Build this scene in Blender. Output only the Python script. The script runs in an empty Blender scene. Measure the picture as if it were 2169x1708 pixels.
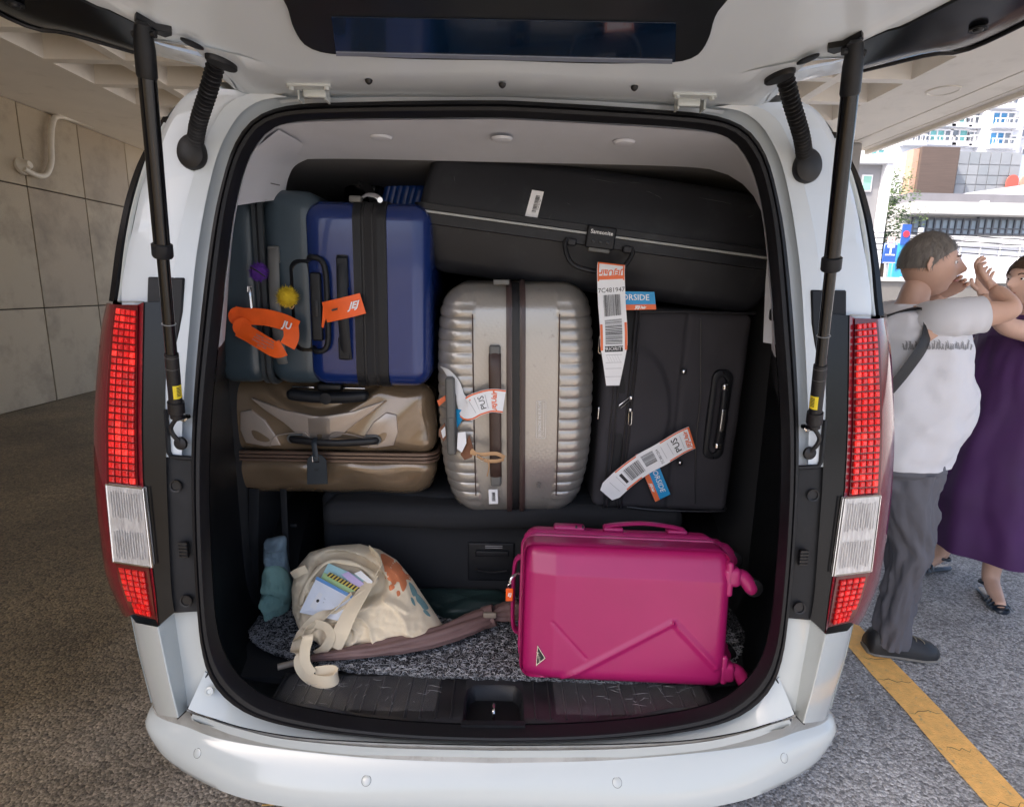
import bpy, bmesh, math, random
from math import sin, cos, pi, radians, sqrt, atan2
from mathutils import Vector, Matrix, noise
random.seed(7)
S = bpy.context.scene
COL = S.collection
# ------------------------------------------------------------------ camera
PITCH, ROLL, YAW = radians(11.4), radians(1.1), radians(.8)
CAM = Vector((.015, -1.40, 1.55))
FWD = Vector((sin(YAW)*cos(PITCH), cos(YAW)*cos(PITCH), -sin(PITCH)))
_r0 = Vector((cos(YAW), -sin(YAW), 0)); _u0 = _r0.cross(FWD)
RGT = _r0*cos(ROLL) + _u0*sin(ROLL); UPV = _u0*cos(ROLL) - _r0*sin(ROLL)
cd = bpy.data.cameras.new('camera'); cam = bpy.data.objects.new('camera', cd); COL.objects.link(cam)
cam.matrix_world = Matrix(((RGT.x, UPV.x, -FWD.x, CAM.x), (RGT.y, UPV.y, -FWD.y, CAM.y), (RGT.z, UPV.z, -FWD.z, CAM.z), (0, 0, 0, 1)))
cd.sensor_width = 36; cd.lens = 36*1214/2169; cd.clip_start = .02; cd.clip_end = 600
S.camera = cam
# ------------------------------------------------------------------ light
SUN_EL, SUN_AZ = radians(52), radians(-118)   # direction towards the sun: azimuth from +Y clockwise
W = bpy.data.worlds.new('World'); S.world = W; W.use_nodes = True
nt = W.node_tree; nt.nodes.clear()
sk = nt.nodes.new('ShaderNodeTexSky'); sk.sky_type = 'NISHITA'; sk.sun_disc = False
sk.sun_elevation = SUN_EL; sk.sun_rotation = SUN_AZ; sk.air_density = .7; sk.dust_density = 4.0; sk.ozone_density = .5
bg = nt.nodes.new('ShaderNodeBackground'); bg.inputs[1].default_value = .15
out = nt.nodes.new('ShaderNodeOutputWorld')
nt.links.new(sk.outputs[0], bg.inputs[0]); nt.links.new(bg.outputs[0], out.inputs[0])
sl = bpy.data.lights.new('sun', 'SUN'); sl.energy = 2.4; sl.angle = radians(.5); sl.color = (1, .95, .87)
so = bpy.data.objects.new('sun', sl); COL.objects.link(so)
sd = Vector((sin(SUN_AZ)*cos(SUN_EL), cos(SUN_AZ)*cos(SUN_EL), sin(SUN_EL)))
so.rotation_euler = sd.to_track_quat('Z', 'Y').to_euler()
S.view_settings.view_transform = 'Standard'; S.view_settings.look = 'None'
S.view_settings.exposure = 1.76; S.view_settings.gamma = 1
try:
    S.view_settings.use_white_balance = True; S.view_settings.white_balance_temperature = 6850; S.view_settings.white_balance_tint = 10
except Exception: pass
try:
    S.view_settings.use_curve_mapping = False
    S.cycles.max_bounces = 10; S.cycles.diffuse_bounces = 6; S.cycles.glossy_bounces = 4
    S.cycles.use_denoising = True; S.cycles.sample_clamp_indirect = 6
except Exception: pass

# ------------------------------------------------------------------ tracing helpers (points of the photo put at real depths)
def ray(x, y): return FWD + RGT*((x-1084.5)/1214) - UPV*((y-854)/1214)
def P(x, y, Y): d = ray(x, y); return CAM + d*((Y-CAM.y)/d.y)
def PZ(x, y, Z): d = ray(x, y); return CAM + d*((Z-CAM.z)/d.z)
def pj(p):
    q = Vector(p)-CAM; z = q.dot(FWD); return 1084.5+1214*q.dot(RGT)/z, 854-1214*q.dot(UPV)/z
RAKE = .13
def Q(x, y, off=0.):      # rear face of the van, leaning forward with height
    d = ray(x, y); return CAM + d*((RAKE*(CAM.z-1.2)+off-CAM.y)/(d.y-RAKE*d.z))
GN = Vector((0, .10, 1.)); GP = Vector((0, .08, 2.0))
def G(x, y, off=0.):      # plane of the raised tailgate's inner face
    d = ray(x, y); return CAM + d*(((GP+Vector((0, 0, off))-CAM).dot(GN))/d.dot(GN))
def gz(Y): return 2.0 - .10*(Y-.08)

# ------------------------------------------------------------------ object helpers
MW = {}
def tag(o, label=None, cat=None, group=None, kind=None):
    if label: o['label'] = label
    if cat: o['category'] = cat
    if group: o['group'] = group
    if kind: o['kind'] = kind
    return o
def empty(name, loc, rot=(0, 0, 0), label=None, cat=None, group=None):
    o = bpy.data.objects.new(name, None); COL.objects.link(o); o.empty_display_size = .1
    o.location = loc; o.rotation_euler = rot
    from mathutils import Euler
    MW[o.name] = Matrix.Translation(Vector(loc)) @ Euler(rot).to_matrix().to_4x4()
    return tag(o, label, cat, group)
def link(name, me, parent, local=True):
    o = bpy.data.objects.new(name, me); COL.objects.link(o)
    if parent is not None:
        o.parent = parent; MW[o.name] = MW[parent.name]
    else: MW[o.name] = Matrix.Identity(4)
    return o
def add(name, vf, mat, parent=None, local=False, smooth=True, mirror=False, mats=None, fmat=None, auto=None):
    """one mesh object; vf = (verts, faces). local: verts already in the thing's own frame"""
    vs, fs = vf
    vs = [Vector(v) for v in vs]
    if mirror: vs = [Vector((-v.x, v.y, v.z)) for v in vs]; fs = [tuple(reversed(f)) for f in fs]
    if not local and parent is not None:
        inv = MW[parent.name].inverted(); vs = [inv @ v for v in vs]
    me = bpy.data.meshes.new(name); me.from_pydata([tuple(v) for v in vs], [], fs); me.update()
    if mats:
        for m in mats: me.materials.append(m)
        if fmat:
            for p, k in zip(me.polygons, fmat): p.material_index = k
    else: me.materials.append(mat)
    if smooth:
        me.polygons.foreach_set('use_smooth', [True]*len(me.polygons))
        me.set_sharp_from_angle(angle=radians(38 if auto is None else auto))
    return link(name, me, parent)
def merge(*parts):
    V, F = [], []
    for vs, fs in parts:
        n = len(V); V += [Vector(v) for v in vs]; F += [tuple(i+n for i in f) for f in fs]
    return V, F
def xf(vf, M): return [M @ Vector(v) for v in vf[0]], vf[1]
def shift(vf, d): d = Vector(d); return [Vector(v)+d for v in vf[0]], vf[1]
def box(x0, x1, y0, y1, z0, z1):
    v = [(x0, y0, z0), (x1, y0, z0), (x1, y1, z0), (x0, y1, z0), (x0, y0, z1), (x1, y0, z1), (x1, y1, z1), (x0, y1, z1)]
    return v, [(0, 3, 2, 1), (4, 5, 6, 7), (0, 1, 5, 4), (1, 2, 6, 5), (2, 3, 7, 6), (3, 0, 4, 7)]
def _samples(h, r, m, k):
    a = [-h + r*(1-sin(pi/2*(1-i/k))) for i in range(k+1)]
    if r <= 0: a = [-h]
    mid = [-(h-r) + 2*(h-r)*i/m for i in range(1, m)]
    a = [-h + r - r*math.tan(pi/4*(1-i/k)) for i in range(k+1)]
    return a + mid + [-x for x in reversed(a)]
def rbox(w, d, h, r, m=(4, 4, 4), k=4, fn=None, cx=0, cy=0, cz=0):
    """rounded box centred on (cx,cy,cz); fn(p, n) may move a vertex p with normal n"""
    H = (w/2, d/2, h/2); r = min(r, min(H)*.98)
    smp = [_samples(H[i], r, m[i], k) for i in range(3)]
    V, F, idx = [], [], {}
    def vid(p):
        c = Vector([max(-(H[i]-r), min(H[i]-r, p[i])) for i in range(3)])
        n = Vector(p)-c
        n = n.normalized() if n.length > 1e-9 else Vector((0, 0, 1))
        q = c + n*r
        key = (round(q.x, 5), round(q.y, 5), round(q.z, 5))
        if key not in idx:
            if fn: q = fn(q.copy(), n)
            idx[key] = len(V); V.append(q + Vector((cx, cy, cz)))
        return idx[key]
    for ax in range(3):
        a, b = [(1, 2), (2, 0), (0, 1)][ax]
        for sgn in (-1, 1):
            for i in range(len(smp[a])-1):
                for j in range(len(smp[b])-1):
                    q = []
                    for (ii, jj) in ((i, j), (i+1, j), (i+1, j+1), (i, j+1)):
                        p = [0, 0, 0]; p[ax] = sgn*H[ax]; p[a] = smp[a][ii]; p[b] = smp[b][jj]; q.append(vid(p))
                    if sgn < 0: q.reverse()
                    q2 = []
                    for t in q:
                        if not q2 or t != q2[-1]: q2.append(t)
                    if q2[0] == q2[-1]: q2.pop()
                    if len(q2) > 2: F.append(tuple(q2))
    return V, F
def cr(pts, n, closed=False):
    """Catmull-Rom through pts, n samples, roughly even in arc length"""
    pts = [Vector(p) for p in pts]; m = len(pts)
    fine = []
    segs = m if closed else m-1
    for i in range(segs):
        if closed: p0, p1, p2, p3 = pts[(i-1) % m], pts[i], pts[(i+1) % m], pts[(i+2) % m]
        else: p0, p1, p2, p3 = pts[max(i-1, 0)], pts[i], pts[i+1], pts[min(i+2, m-1)]
        for j in range(12):
            t = j/12; fine.append(.5*((2*p1)+(p2-p0)*t+(2*p0-5*p1+4*p2-p3)*t*t+(3*p1-p0-3*p2+p3)*t*t*t))
    fine.append(pts[0] if closed else pts[-1])
    L = [0]
    for a, b in zip(fine, fine[1:]): L.append(L[-1]+(b-a).length)
    res = []; k = 0; cnt = n if closed else n-1
    for i in range(n):
        t = L[-1]*i/cnt
        while k < len(L)-2 and L[k+1] < t: k += 1
        dd = L[k+1]-L[k]; res.append(fine[k].lerp(fine[k+1], 0 if dd == 0 else (t-L[k])/dd))
    return res
def lin(pts, n):
    pts = [Vector(p) for p in pts]; L = [0]
    for a, b in zip(pts, pts[1:]): L.append(L[-1]+(b-a).length)
    res = []; k = 0
    for i in range(n):
        t = L[-1]*i/(n-1)
        while k < len(L)-2 and L[k+1] < t: k += 1
        dd = L[k+1]-L[k]; res.append(pts[k].lerp(pts[k+1], 0 if dd == 0 else (t-L[k])/dd))
    return res
def loft(rings, cu=False, cv=False, cap=False):
    n = len(rings[0]); V = [v for r in rings for v in r]; F = []
    R = len(rings)
    for i in range(R if cv else R-1):
        for j in range(n if cu else n-1):
            a = i*n+j; b = i*n+(j+1) % n; c = ((i+1) % R)*n+(j+1) % n; d = ((i+1) % R)*n+j
            F.append((a, b, c, d))
    if cap: F.append(tuple(reversed(range(n)))); F.append(tuple(range((R-1)*n, R*n)))
    return V, F
def tube(path, rad, n=10, cap=True, flat=None):
    path = [Vector(p) for p in path]; R = []
    prev = None
    for i, p in enumerate(path):
        t = (path[min(i+1, len(path)-1)]-path[max(i-1, 0)]).normalized()
        if prev is None:
            a = t.orthogonal().normalized() if flat is None else (Vector(flat)-t*t.dot(Vector(flat))).normalized()
        else: a = (prev - t*prev.dot(t)).normalized()
        prev = a; b = t.cross(a)
        r = rad(i/(len(path)-1)) if callable(rad) else (rad[i] if isinstance(rad, (list, tuple)) else rad)
        ra, rb = r if isinstance(r, (list, tuple)) else (r, r)
        R.append([p + a*ra*cos(2*pi*k/n) + b*rb*sin(2*pi*k/n) for k in range(n)])
    return loft(R, cu=True, cap=cap)
def cyl(p0, p1, r, n=16, r1=None): return tube([p0, p1], [r, r if r1 is None else r1], n)
def disc_stack(c, axis, prof, n=24):
    """lathe: prof = [(dist along axis, radius)]"""
    c = Vector(c); axis = Vector(axis).normalized(); a = axis.orthogonal().normalized(); b = axis.cross(a)
    R = [[c+axis*h+(a*cos(2*pi*k/n)+b*sin(2*pi*k/n))*max(r, 1e-4) for k in range(n)] for h, r in prof]
    return loft(R, cu=True, cap=True)
def prism(outl, dvec):
    """outline (list of points) extruded by dvec"""
    n = len(outl); d = Vector(dvec); V = [Vector(p) for p in outl]+[Vector(p)+d for p in outl]
    F = [tuple(range(n)), tuple(reversed(range(n, 2*n)))]+[(i, i+n, (i+1) % n+n, (i+1) % n) for i in range(n)]
    return V, F
def bevel(vf, w, seg=2, ang=40):
    bm = bmesh.new(); vv = [bm.verts.new(v) for v in vf[0]]
    for f in vf[1]:
        try: bm.faces.new([vv[i] for i in f])
        except ValueError: pass
    bm.normal_update(); bmesh.ops.recalc_face_normals(bm, faces=bm.faces)
    es = [e for e in bm.edges if len(e.link_faces) == 2 and e.calc_face_angle(0) > radians(ang)]
    bmesh.ops.bevel(bm, geom=es, offset=w, segments=seg, affect='EDGES', profile=.5)
    V = [v.co.copy() for v in bm.verts]; bm.verts.index_update(); F = [tuple(v.index for v in f.verts) for f in bm.faces]
    bm.free(); return V, F
def rrect(w, h, r, k=5, cx=0, cz=0):
    """rounded rectangle in x,z (y=0), counter-clockwise seen from -Y"""
    pts = []
    for (sx, sz, a0) in ((1, -1, -90), (1, 1, 0), (-1, 1, 90), (-1, -1, 180)):
        for i in range(k+1):
            a = radians(a0+90*i/k); pts.append(Vector((cx+sx*(w/2-r)+r*cos(a), 0, cz+sz*(h/2-r)+r*sin(a))))
    return pts
def text_vf(body, size, shear=0., align='CENTER', bold=0.):
    cu = bpy.data.curves.new('t', 'FONT'); cu.body = body; cu.size = size; cu.shear = shear
    cu.align_x = align; cu.align_y = 'CENTER'; cu.resolution_u = 2; cu.offset = bold
    o = bpy.data.objects.new('t', cu); COL.objects.link(o)
    dg = bpy.context.evaluated_depsgraph_get(); dg.update()
    me = bpy.data.meshes.new_from_object(o.evaluated_get(dg))
    V = [v.co.copy() for v in me.vertices]; F = [tuple(p.vertices) for p in me.polygons]
    bpy.data.objects.remove(o); bpy.data.curves.remove(cu); bpy.data.meshes.remove(me)
    return V, F
def place_text(vf, o, right, up, off=.0008):
    """put flat text on a plane"""
    o = Vector(o); r = Vector(right).normalized(); u = Vector(up).normalized(); n = r.cross(u)
    return [o + r*v.x + u*v.y + n*off for v in vf[0]], vf[1]
def thicken(vf, t):
    """sheet -> thin closed solid"""
    V, F = [Vector(v) for v in vf[0]], vf[1]
    N = [Vector() for _ in V]
    for f in F:
        n = (V[f[1]]-V[f[0]]).cross(V[f[2]]-V[f[0]])
        if len(f) > 3: n += (V[f[2]]-V[f[0]]).cross(V[f[3]]-V[f[0]])
        for i in f: N[i] += n
    n0 = len(V); V2 = V + [v - (n.normalized() if n.length > 1e-12 else Vector((0, 0, 1)))*t for v, n in zip(V, N)]
    ed = {}
    for f in F:
        for a, b in zip(f, f[1:]+f[:1]): ed[(a, b)] = 1
    F2 = list(F)+[tuple(i+n0 for i in reversed(f)) for f in F]
    for a, b in ed:
        if (b, a) not in ed: F2.append((b, a, a+n0, b+n0))
    return V2, F2

# ------------------------------------------------------------------ materials
MATS = {}
def M(name, col, rough=.5, metal=0., bump=None, var=None, coat=0., emit=0., spec=.5, dirt=None, trans=0., stretch=None, aniso=None, coords='Object'):
    """bump=(scale, strength, dist); var=(scale, amount); dirt=(scale, colour, lo, hi)"""
    if name in MATS: return MATS[name]
    m = bpy.data.materials.new(name); m.use_nodes = True; n = m.node_tree.nodes; l = m.node_tree.links
    b = n['Principled BSDF']; b.inputs['Base Color'].default_value = (*col, 1); b.inputs['Roughness'].default_value = rough
    b.inputs['Metallic'].default_value = metal; b.inputs['Coat Weight'].default_value = coat; b.inputs['Coat Roughness'].default_value = .05
    b.inputs['Specular IOR Level'].default_value = spec; b.inputs['Transmission Weight'].default_value = trans
    if emit: b.inputs['Emission Color'].default_value = (*col, 1); b.inputs['Emission Strength'].default_value = emit
    tc = n.new('ShaderNodeTexCoord'); src = tc.outputs[coords]
    if stretch:
        mp = n.new('ShaderNodeMapping'); mp.inputs['Scale'].default_value = stretch; l.new(src, mp.inputs[0]); src = mp.outputs[0]
    def nz(scale, det=6, rgh=.6):
        t = n.new('ShaderNodeTexNoise'); t.inputs['Scale'].default_value = scale; t.inputs['Detail'].default_value = det
        t.inputs['Roughness'].default_value = rgh; l.new(src, t.inputs['Vector']); return t
    colour = None
    if var:
        t = nz(var[0]); r = n.new('ShaderNodeMapRange'); r.inputs[1].default_value = .3; r.inputs[2].default_value = .7
        r.inputs[3].default_value = 1-var[1]; r.inputs[4].default_value = 1+var[1]; l.new(t.outputs[0], r.inputs[0])
        mx = n.new('ShaderNodeVectorMath'); mx.operation = 'SCALE'; mx.inputs[0].default_value = col; l.new(r.outputs[0], mx.inputs['Scale'])
        colour = mx.outputs[0]
        rr = n.new('ShaderNodeMapRange'); rr.inputs[3].default_value = max(.02, rough-.12*min(1, rough*2)); rr.inputs[4].default_value = min(1, rough+.1); l.new(t.outputs[0], rr.inputs[0])
        l.new(rr.outputs[0], b.inputs['Roughness'])
    if dirt:
        t = nz(dirt[0], 8, .65); r = n.new('ShaderNodeMapRange'); r.inputs[1].default_value = dirt[2]; r.inputs[2].default_value = dirt[3]; r.clamp = True
        l.new(t.outputs[0], r.inputs[0]); mx = n.new('ShaderNodeMix'); mx.data_type = 'RGBA'; l.new(r.outputs[0], mx.inputs[0])
        if colour: l.new(colour, mx.inputs[6])
        else: mx.inputs[6].default_value = (*col, 1)
        mx.inputs[7].default_value = (*dirt[1], 1); colour = mx.outputs[2]
    if colour: l.new(colour, b.inputs['Base Color'])
    if bump:
        t = nz(bump[0], 4); bp = n.new('ShaderNodeBump'); bp.inputs['Strength'].default_value = bump[1]; bp.inputs['Distance'].default_value = bump[2]
        l.new(t.outputs[0], bp.inputs['Height']); l.new(bp.outputs[0], b.inputs['Normal'])
    MATS[name] = m; return m
def weave(m, scale, strength, dist, rot=0., kind='BANDS'):
    """adds a crossed-wave weave relief to a material"""
    n = m.node_tree.nodes; l = m.node_tree.links; b = n['Principled BSDF']; tc = [x for x in n if x.bl_idname == 'ShaderNodeTexCoord'][0]
    mp = n.new('ShaderNodeMapping'); mp.inputs['Rotation'].default_value = (0, rot, 0); l.new(tc.outputs['Object'], mp.inputs[0])
    outs = []
    for d in ('X', 'Z'):
        w = n.new('ShaderNodeTexWave'); w.bands_direction = d; w.inputs['Scale'].default_value = scale; w.inputs['Distortion'].default_value = .6
        l.new(mp.outputs[0], w.inputs[0]); outs.append(w)
    mm = n.new('ShaderNodeMath'); mm.operation = 'MULTIPLY'; l.new(outs[0].outputs['Fac'], mm.inputs[0]); l.new(outs[1].outputs['Fac'], mm.inputs[1])
    bp = n.new('ShaderNodeBump'); bp.inputs['Strength'].default_value = strength; bp.inputs['Distance'].default_value = dist
    l.new(mm.outputs[0], bp.inputs['Height']); l.new(bp.outputs[0], b.inputs['Normal'])
    return m
PAINT = M('white_car_paint', (.53, .57, .565), .17, 0, None, None, coat=.6)
PAINTIN = M('white_inner_paint', (.64, .70, .75), .26, 0, None, None, coat=.4)
DUSTY = M('dusty_white_plastic', (.37, .37, .35), .6, 0, (300, .25, .0006), (9, .12), dirt=(14, (.26, .25, .22), .5, .72))
RUBBER = M('black_rubber', (.008, .008, .010), .5, 0, (180, .1, .0006), (12, .2))
BLACKP = M('black_plastic', (.010, .011, .014), .45, 0, (500, .25, .0004), (10, .25), spec=.3, dirt=(7, (.022, .023, .027), .55, .8))
GLOSSB = M('gloss_black', (.004, .0045, .006), .16, 0, None, (4, .2), coat=.0, spec=.35)
TRIMG = M('grey_interior_trim', (.58, .60, .65), .7, 0, (250, .15, .0006), (5, .05))
HEADL = M('headliner_cloth', (.30, .31, .34), .9, 0, (500, .3, .0006), (6, .05))
STEEL = M('bright_steel', (.62, .62, .63), .22, 1., (80, .1, .0004))
DARKCLOTH = M('black_cloth', (.011, .012, .015), .88, 0, (350, .35, .0008), (7, .25))
WHITEPAPER = M('white_paper', (.80, .81, .83), .55, 0, (40, .25, .001), (12, .04))
ORANGE = M('orange_plastic', (.90, .12, .012), .45, 0, (60, .2, .0006), (20, .08))
ORANGEINK = M('orange_ink', (.80, .16, .05), .5)
BLACKINK = M('black_ink', (.02, .02, .022), .55)
GREYINK = M('grey_ink', (.25, .25, .26), .55)
WHITEINK = M('white_ink', (.82, .82, .82), .5)
CYAN = M('cyan_card', (.01, .30, .62), .4, 0, (60, .1, .0006), (20, .06))
# ================================================================== SETTING
def asphalt():
    m = bpy.data.materials.new('asphalt'); m.use_nodes = True; n = m.node_tree.nodes; l = m.node_tree.links; b = n['Principled BSDF']
    tc = n.new('ShaderNodeTexCoord')
    def N(s, d=6, r=.6):
        t = n.new('ShaderNodeTexNoise'); t.inputs['Scale'].default_value = s; t.inputs['Detail'].default_value = d; t.inputs['Roughness'].default_value = r
        l.new(tc.outputs['Object'], t.inputs['Vector']); return t
    vo = n.new('ShaderNodeTexVoronoi'); vo.inputs['Scale'].default_value = 95; l.new(tc.outputs['Object'], vo.inputs['Vector'])
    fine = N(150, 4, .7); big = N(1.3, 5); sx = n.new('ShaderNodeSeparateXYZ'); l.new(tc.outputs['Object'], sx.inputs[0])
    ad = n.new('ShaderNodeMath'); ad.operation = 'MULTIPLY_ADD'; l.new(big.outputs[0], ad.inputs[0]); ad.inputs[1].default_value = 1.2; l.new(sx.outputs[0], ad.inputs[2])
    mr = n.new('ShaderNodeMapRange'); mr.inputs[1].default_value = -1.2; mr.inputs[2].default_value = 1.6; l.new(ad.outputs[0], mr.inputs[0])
    base = n.new('ShaderNodeMix'); base.data_type = 'RGBA'; base.inputs[6].default_value = (.175, .128, .068, 1); base.inputs[7].default_value = (.34, .34, .345, 1)  # brown towards the left: warm glow and dimmer light put into the colour
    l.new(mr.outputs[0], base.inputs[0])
    st = n.new('ShaderNodeMapRange'); st.inputs[1].default_value = .35; st.inputs[2].default_value = .65; st.inputs[3].default_value = .55; st.inputs[4].default_value = 1.5; l.new(fine.outputs[0], st.inputs[0])
    s2 = n.new('ShaderNodeMapRange'); s2.inputs[1].default_value = .3; s2.inputs[2].default_value = .7; s2.inputs[3].default_value = .62; s2.inputs[4].default_value = 1.2; l.new(big.outputs[0], s2.inputs[0])
    # pale and dark stones
    sp = n.new('ShaderNodeMapRange'); sp.inputs[1].default_value = .0; sp.inputs[2].default_value = 1.; sp.inputs[3].default_value = .55; sp.inputs[4].default_value = 1.6
    sc = n.new('ShaderNodeSeparateColor'); l.new(vo.outputs['Color'], sc.inputs[0]); l.new(sc.outputs[0], sp.inputs[0])
    m1 = n.new('ShaderNodeMath'); m1.operation = 'MULTIPLY'; l.new(st.outputs[0], m1.inputs[0]); l.new(s2.outputs[0], m1.inputs[1])
    m2 = n.new('ShaderNodeMath'); m2.operation = 'MULTIPLY'; l.new(m1.outputs[0], m2.inputs[0]); l.new(sp.outputs[0], m2.inputs[1])
    vm = n.new('ShaderNodeVectorMath'); vm.operation = 'SCALE'; l.new(base.outputs[2], vm.inputs[0]); l.new(m2.outputs[0], vm.inputs['Scale'])
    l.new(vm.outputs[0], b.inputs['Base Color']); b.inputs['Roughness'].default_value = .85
    bp = n.new('ShaderNodeBump'); bp.inputs['Strength'].default_value = .9; bp.inputs['Distance'].default_value = .006; bp.invert = True
    l.new(vo.outputs['Distance'], bp.inputs['Height'])
    b2 = n.new('ShaderNodeBump'); b2.inputs['Strength'].default_value = .5; b2.inputs['Distance'].default_value = .004; l.new(fine.outputs[0], b2.inputs['Height']); l.new(bp.outputs[0], b2.inputs['Normal'])
    l.new(b2.outputs[0], b.inputs['Normal']); return m
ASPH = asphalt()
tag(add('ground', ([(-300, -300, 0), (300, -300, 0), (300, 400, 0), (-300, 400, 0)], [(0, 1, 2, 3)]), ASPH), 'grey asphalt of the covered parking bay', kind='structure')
YEL = M('yellow_road_paint', (.92, .52, .16), .7, 0, (160, .8, .004), (30, .12), dirt=(38, (.42, .32, .20), .60, .70))
def line_strip(pts, w, z=.004, n=60):
    c = cr(pts, n); L = []; R = []
    for i, p in enumerate(c):
        t = (c[min(i+1, n-1)]-c[max(i-1, 0)]).normalized(); s = Vector((t.y, -t.x, 0))
        j = .006
        L.append(p-s*(w/2+random.uniform(-j, j))); R.append(p+s*(w/2+random.uniform(-j, j)))
    for q in L+R: q.z = z
    V, F = loft([R, L]); return V, F
a0 = PZ(1826, 1365, 0); a1 = PZ(2135, 1704, 0)
dr = (a1-a0).normalized()
tag(add('road_marking', line_strip([a0-dr*7, a0-dr*2, a0, a1, a1+dr*4], .14), YEL), 'worn yellow parking line painted beside the van', kind='structure')
rn = random.Random(5); ck = []
ld = (a1-a0).normalized(); ls = Vector((ld.y, -ld.x, 0))
for t, w in ((.12, .10), (.30, .13), (.52, .12), (.74, .09), (1.0, .12)):
    c = a0.lerp(a1, t)+Vector((0, 0, .0045)); q = [c+ls*(w*(k/6-.5)*1.05)+ld*rn.uniform(-.012, .012) for k in range(7)]
    ck.append(tube(q, [.0002, .0008, .0012, .0010, .0013, .0007, .0002], 4))
CRK = M('crack_dark', (.10, .075, .045), .9)
for v in ck: tag(add('crack', v, CRK), 'fine dark crack across the yellow parking line', kind='structure')
tag(add('grass_stalk', tube(cr([PZ(555, 1704, .01), PZ(640, 1700, .012), PZ(700, 1700, .01), PZ(790, 1706, .008)], 24), .0018, 5), M('dry_straw', (.62, .36, .08), .6)),
    'thin dry yellow straw lying on the asphalt under the bumper', 'straw')

# ---- stone-clad wall on the left
STONE = []
for k, c in enumerate([(.40, .325, .225), (.37, .295, .205), (.425, .345, .24)]):  # tan stone tint also carries the warm glow on this wall
    STONE.append(M('stone_cladding_%d' % k, c, .75, 0, (90, .5, .004), (140, .32), dirt=(2.2, (.25, .20, .14), .48, .72)))
GROUT = M('dark_joint', (.055, .045, .035), .9)
wall = tag(add('wall', box(-6.3, -5.835, -7, 10, -.2, 3.6), GROUT), 'wall clad in beige granite panels on the left of the bay', kind='structure')
MW[wall.name] = Matrix.Identity(4)
pw, rows = .98, [(0, .02), (.02, 1.2), (1.2, 2.64), (2.64, 3.6)]
rows = [(.0, 1.19), (1.19, 2.64), (2.64, 3.6)]
meshes = {}
for ri, (za, zb) in enumerate(rows):
    vf = bevel(box(-5.835, -5.80, .0075, pw-.0075, za+.0075, zb-.0075), .004, 1)
    for k in range(3):
        me = bpy.data.meshes.new('panel'); me.from_pydata([tuple(v) for v in vf[0]], [], vf[1]); me.materials.append(STONE[k]); meshes[(ri, k)] = me
y0 = 5.98-pw*10
for ri in range(3):
    for i in range(16):
        o = bpy.data.objects.new('panel', meshes[(ri, random.randrange(3))]); COL.objects.link(o); o.parent = wall
        o.location = (random.uniform(-.001, .0012), y0+pw*i, 0)
# upper building mass above the wall
WPIPE = M('cream_painted_pipe', (.62, .56, .46), .5, 0, (30, .2, .001), (20, .06))
def wp(x, y, d=.07): d_ = ray(x, y); return CAM+d_*((-5.8+d-CAM.x)/d_.x)
pipe = empty('wall_pipe', wp(95, 370), label='cream cable conduit bent down the stone wall below the soffit', cat='conduit')
add('conduit', tube(cr([wp(300, 299), wp(220, 275), wp(160, 255), wp(122, 247), wp(111, 262), wp(108, 300), wp(108, 345), wp(96, 371), wp(74, 370), wp(50, 357)], 60), .033, 12), WPIPE, pipe)
add('pipe_flange', disc_stack(wp(44, 353, .0), (1, 0, .25), [(0, .10), (.03, .10), (.06, .06), (.12, .04)], 20), WPIPE, pipe)

# ---- coffered canopy
CEIL = M('canopy_plaster', (.80, .74, .65), .85, 0, (60, .25, .003), (1.2, .05), dirt=(3, (.66, .60, .51), .55, .8))
ZC, YA, YB = 3.6, -2.3, 7.45
canopy = tag(add('ceiling', merge(box(-6.6, -4.47, YA, 8.8, ZC, ZC+.5), box(3.97, 5.20, YA, YB, ZC, ZC+.5)), CEIL), 'pale coffered canopy over the parking bay', kind='structure')
# raised joints on the flat right-hand strip and drip edge
add('drip_edge', merge(box(5.20, 5.26, YA, YB, ZC-.05, ZC+.55), box(5.09, 5.11, YA, YB, ZC-.008, ZC), box(4.755, 4.775, YA, YB, ZC-.007, ZC)), CEIL, canopy)
CX, CY = .7673, .69
coff_v, coff_f = [], []
t, dp, rb = .085, .34, .055
o_ = [(rb, rb), (CX-rb, rb), (CX-rb, CY-rb), (rb, CY-rb)]
i_ = [(rb+t, rb+t), (CX-rb-t, rb+t), (CX-rb-t, CY-rb-t), (rb+t, CY-rb-t)]
e_ = [(0, 0), (CX, 0), (CX, CY), (0, CY)]
vv = [(x, y, 0) for x, y in e_]+[(x, y, 0) for x, y in o_]+[(x, y, dp) for x, y in i_]+[(x, y, .5) for x, y in e_]
ff = []
for k in range(4):
    j = (k+1) % 4
    ff += [(k, k+4, j+4, j), (k+4, k+8, j+8, j+4), (k, j, j+12, k+12)]
ff += [(8, 11, 10, 9), (12, 13, 14, 15)]
cme = bpy.data.meshes.new('coffer'); cme.from_pydata(vv, [], ff); cme.materials.append(CEIL)
for i in range(11):
    for j in range(14):
        if -4.47+CX*i < -1.5 or -4.47+CX*i > 1.2 or True:
            o = bpy.data.objects.new('coffer', cme); COL.objects.link(o); o.parent = canopy
            o.location = (-4.47+CX*i, YA+.09+CY*j, ZC)
add('access_cover', disc_stack((4.43, 4.9, ZC+.002), (0, 0, -1), [(0, .15), (.012, .15), (.016, .135), (.008, .13)], 28), CEIL, canopy)
col = tag(add('column', bevel(box(4.55, 4.90, 7.0, 7.4, 0, 3.595), .02), M('column_grey', (.33, .31, .29), .8, 0, (80, .3, .002), (5, .1))), 'grey column at the far corner of the canopy', kind='structure')

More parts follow.
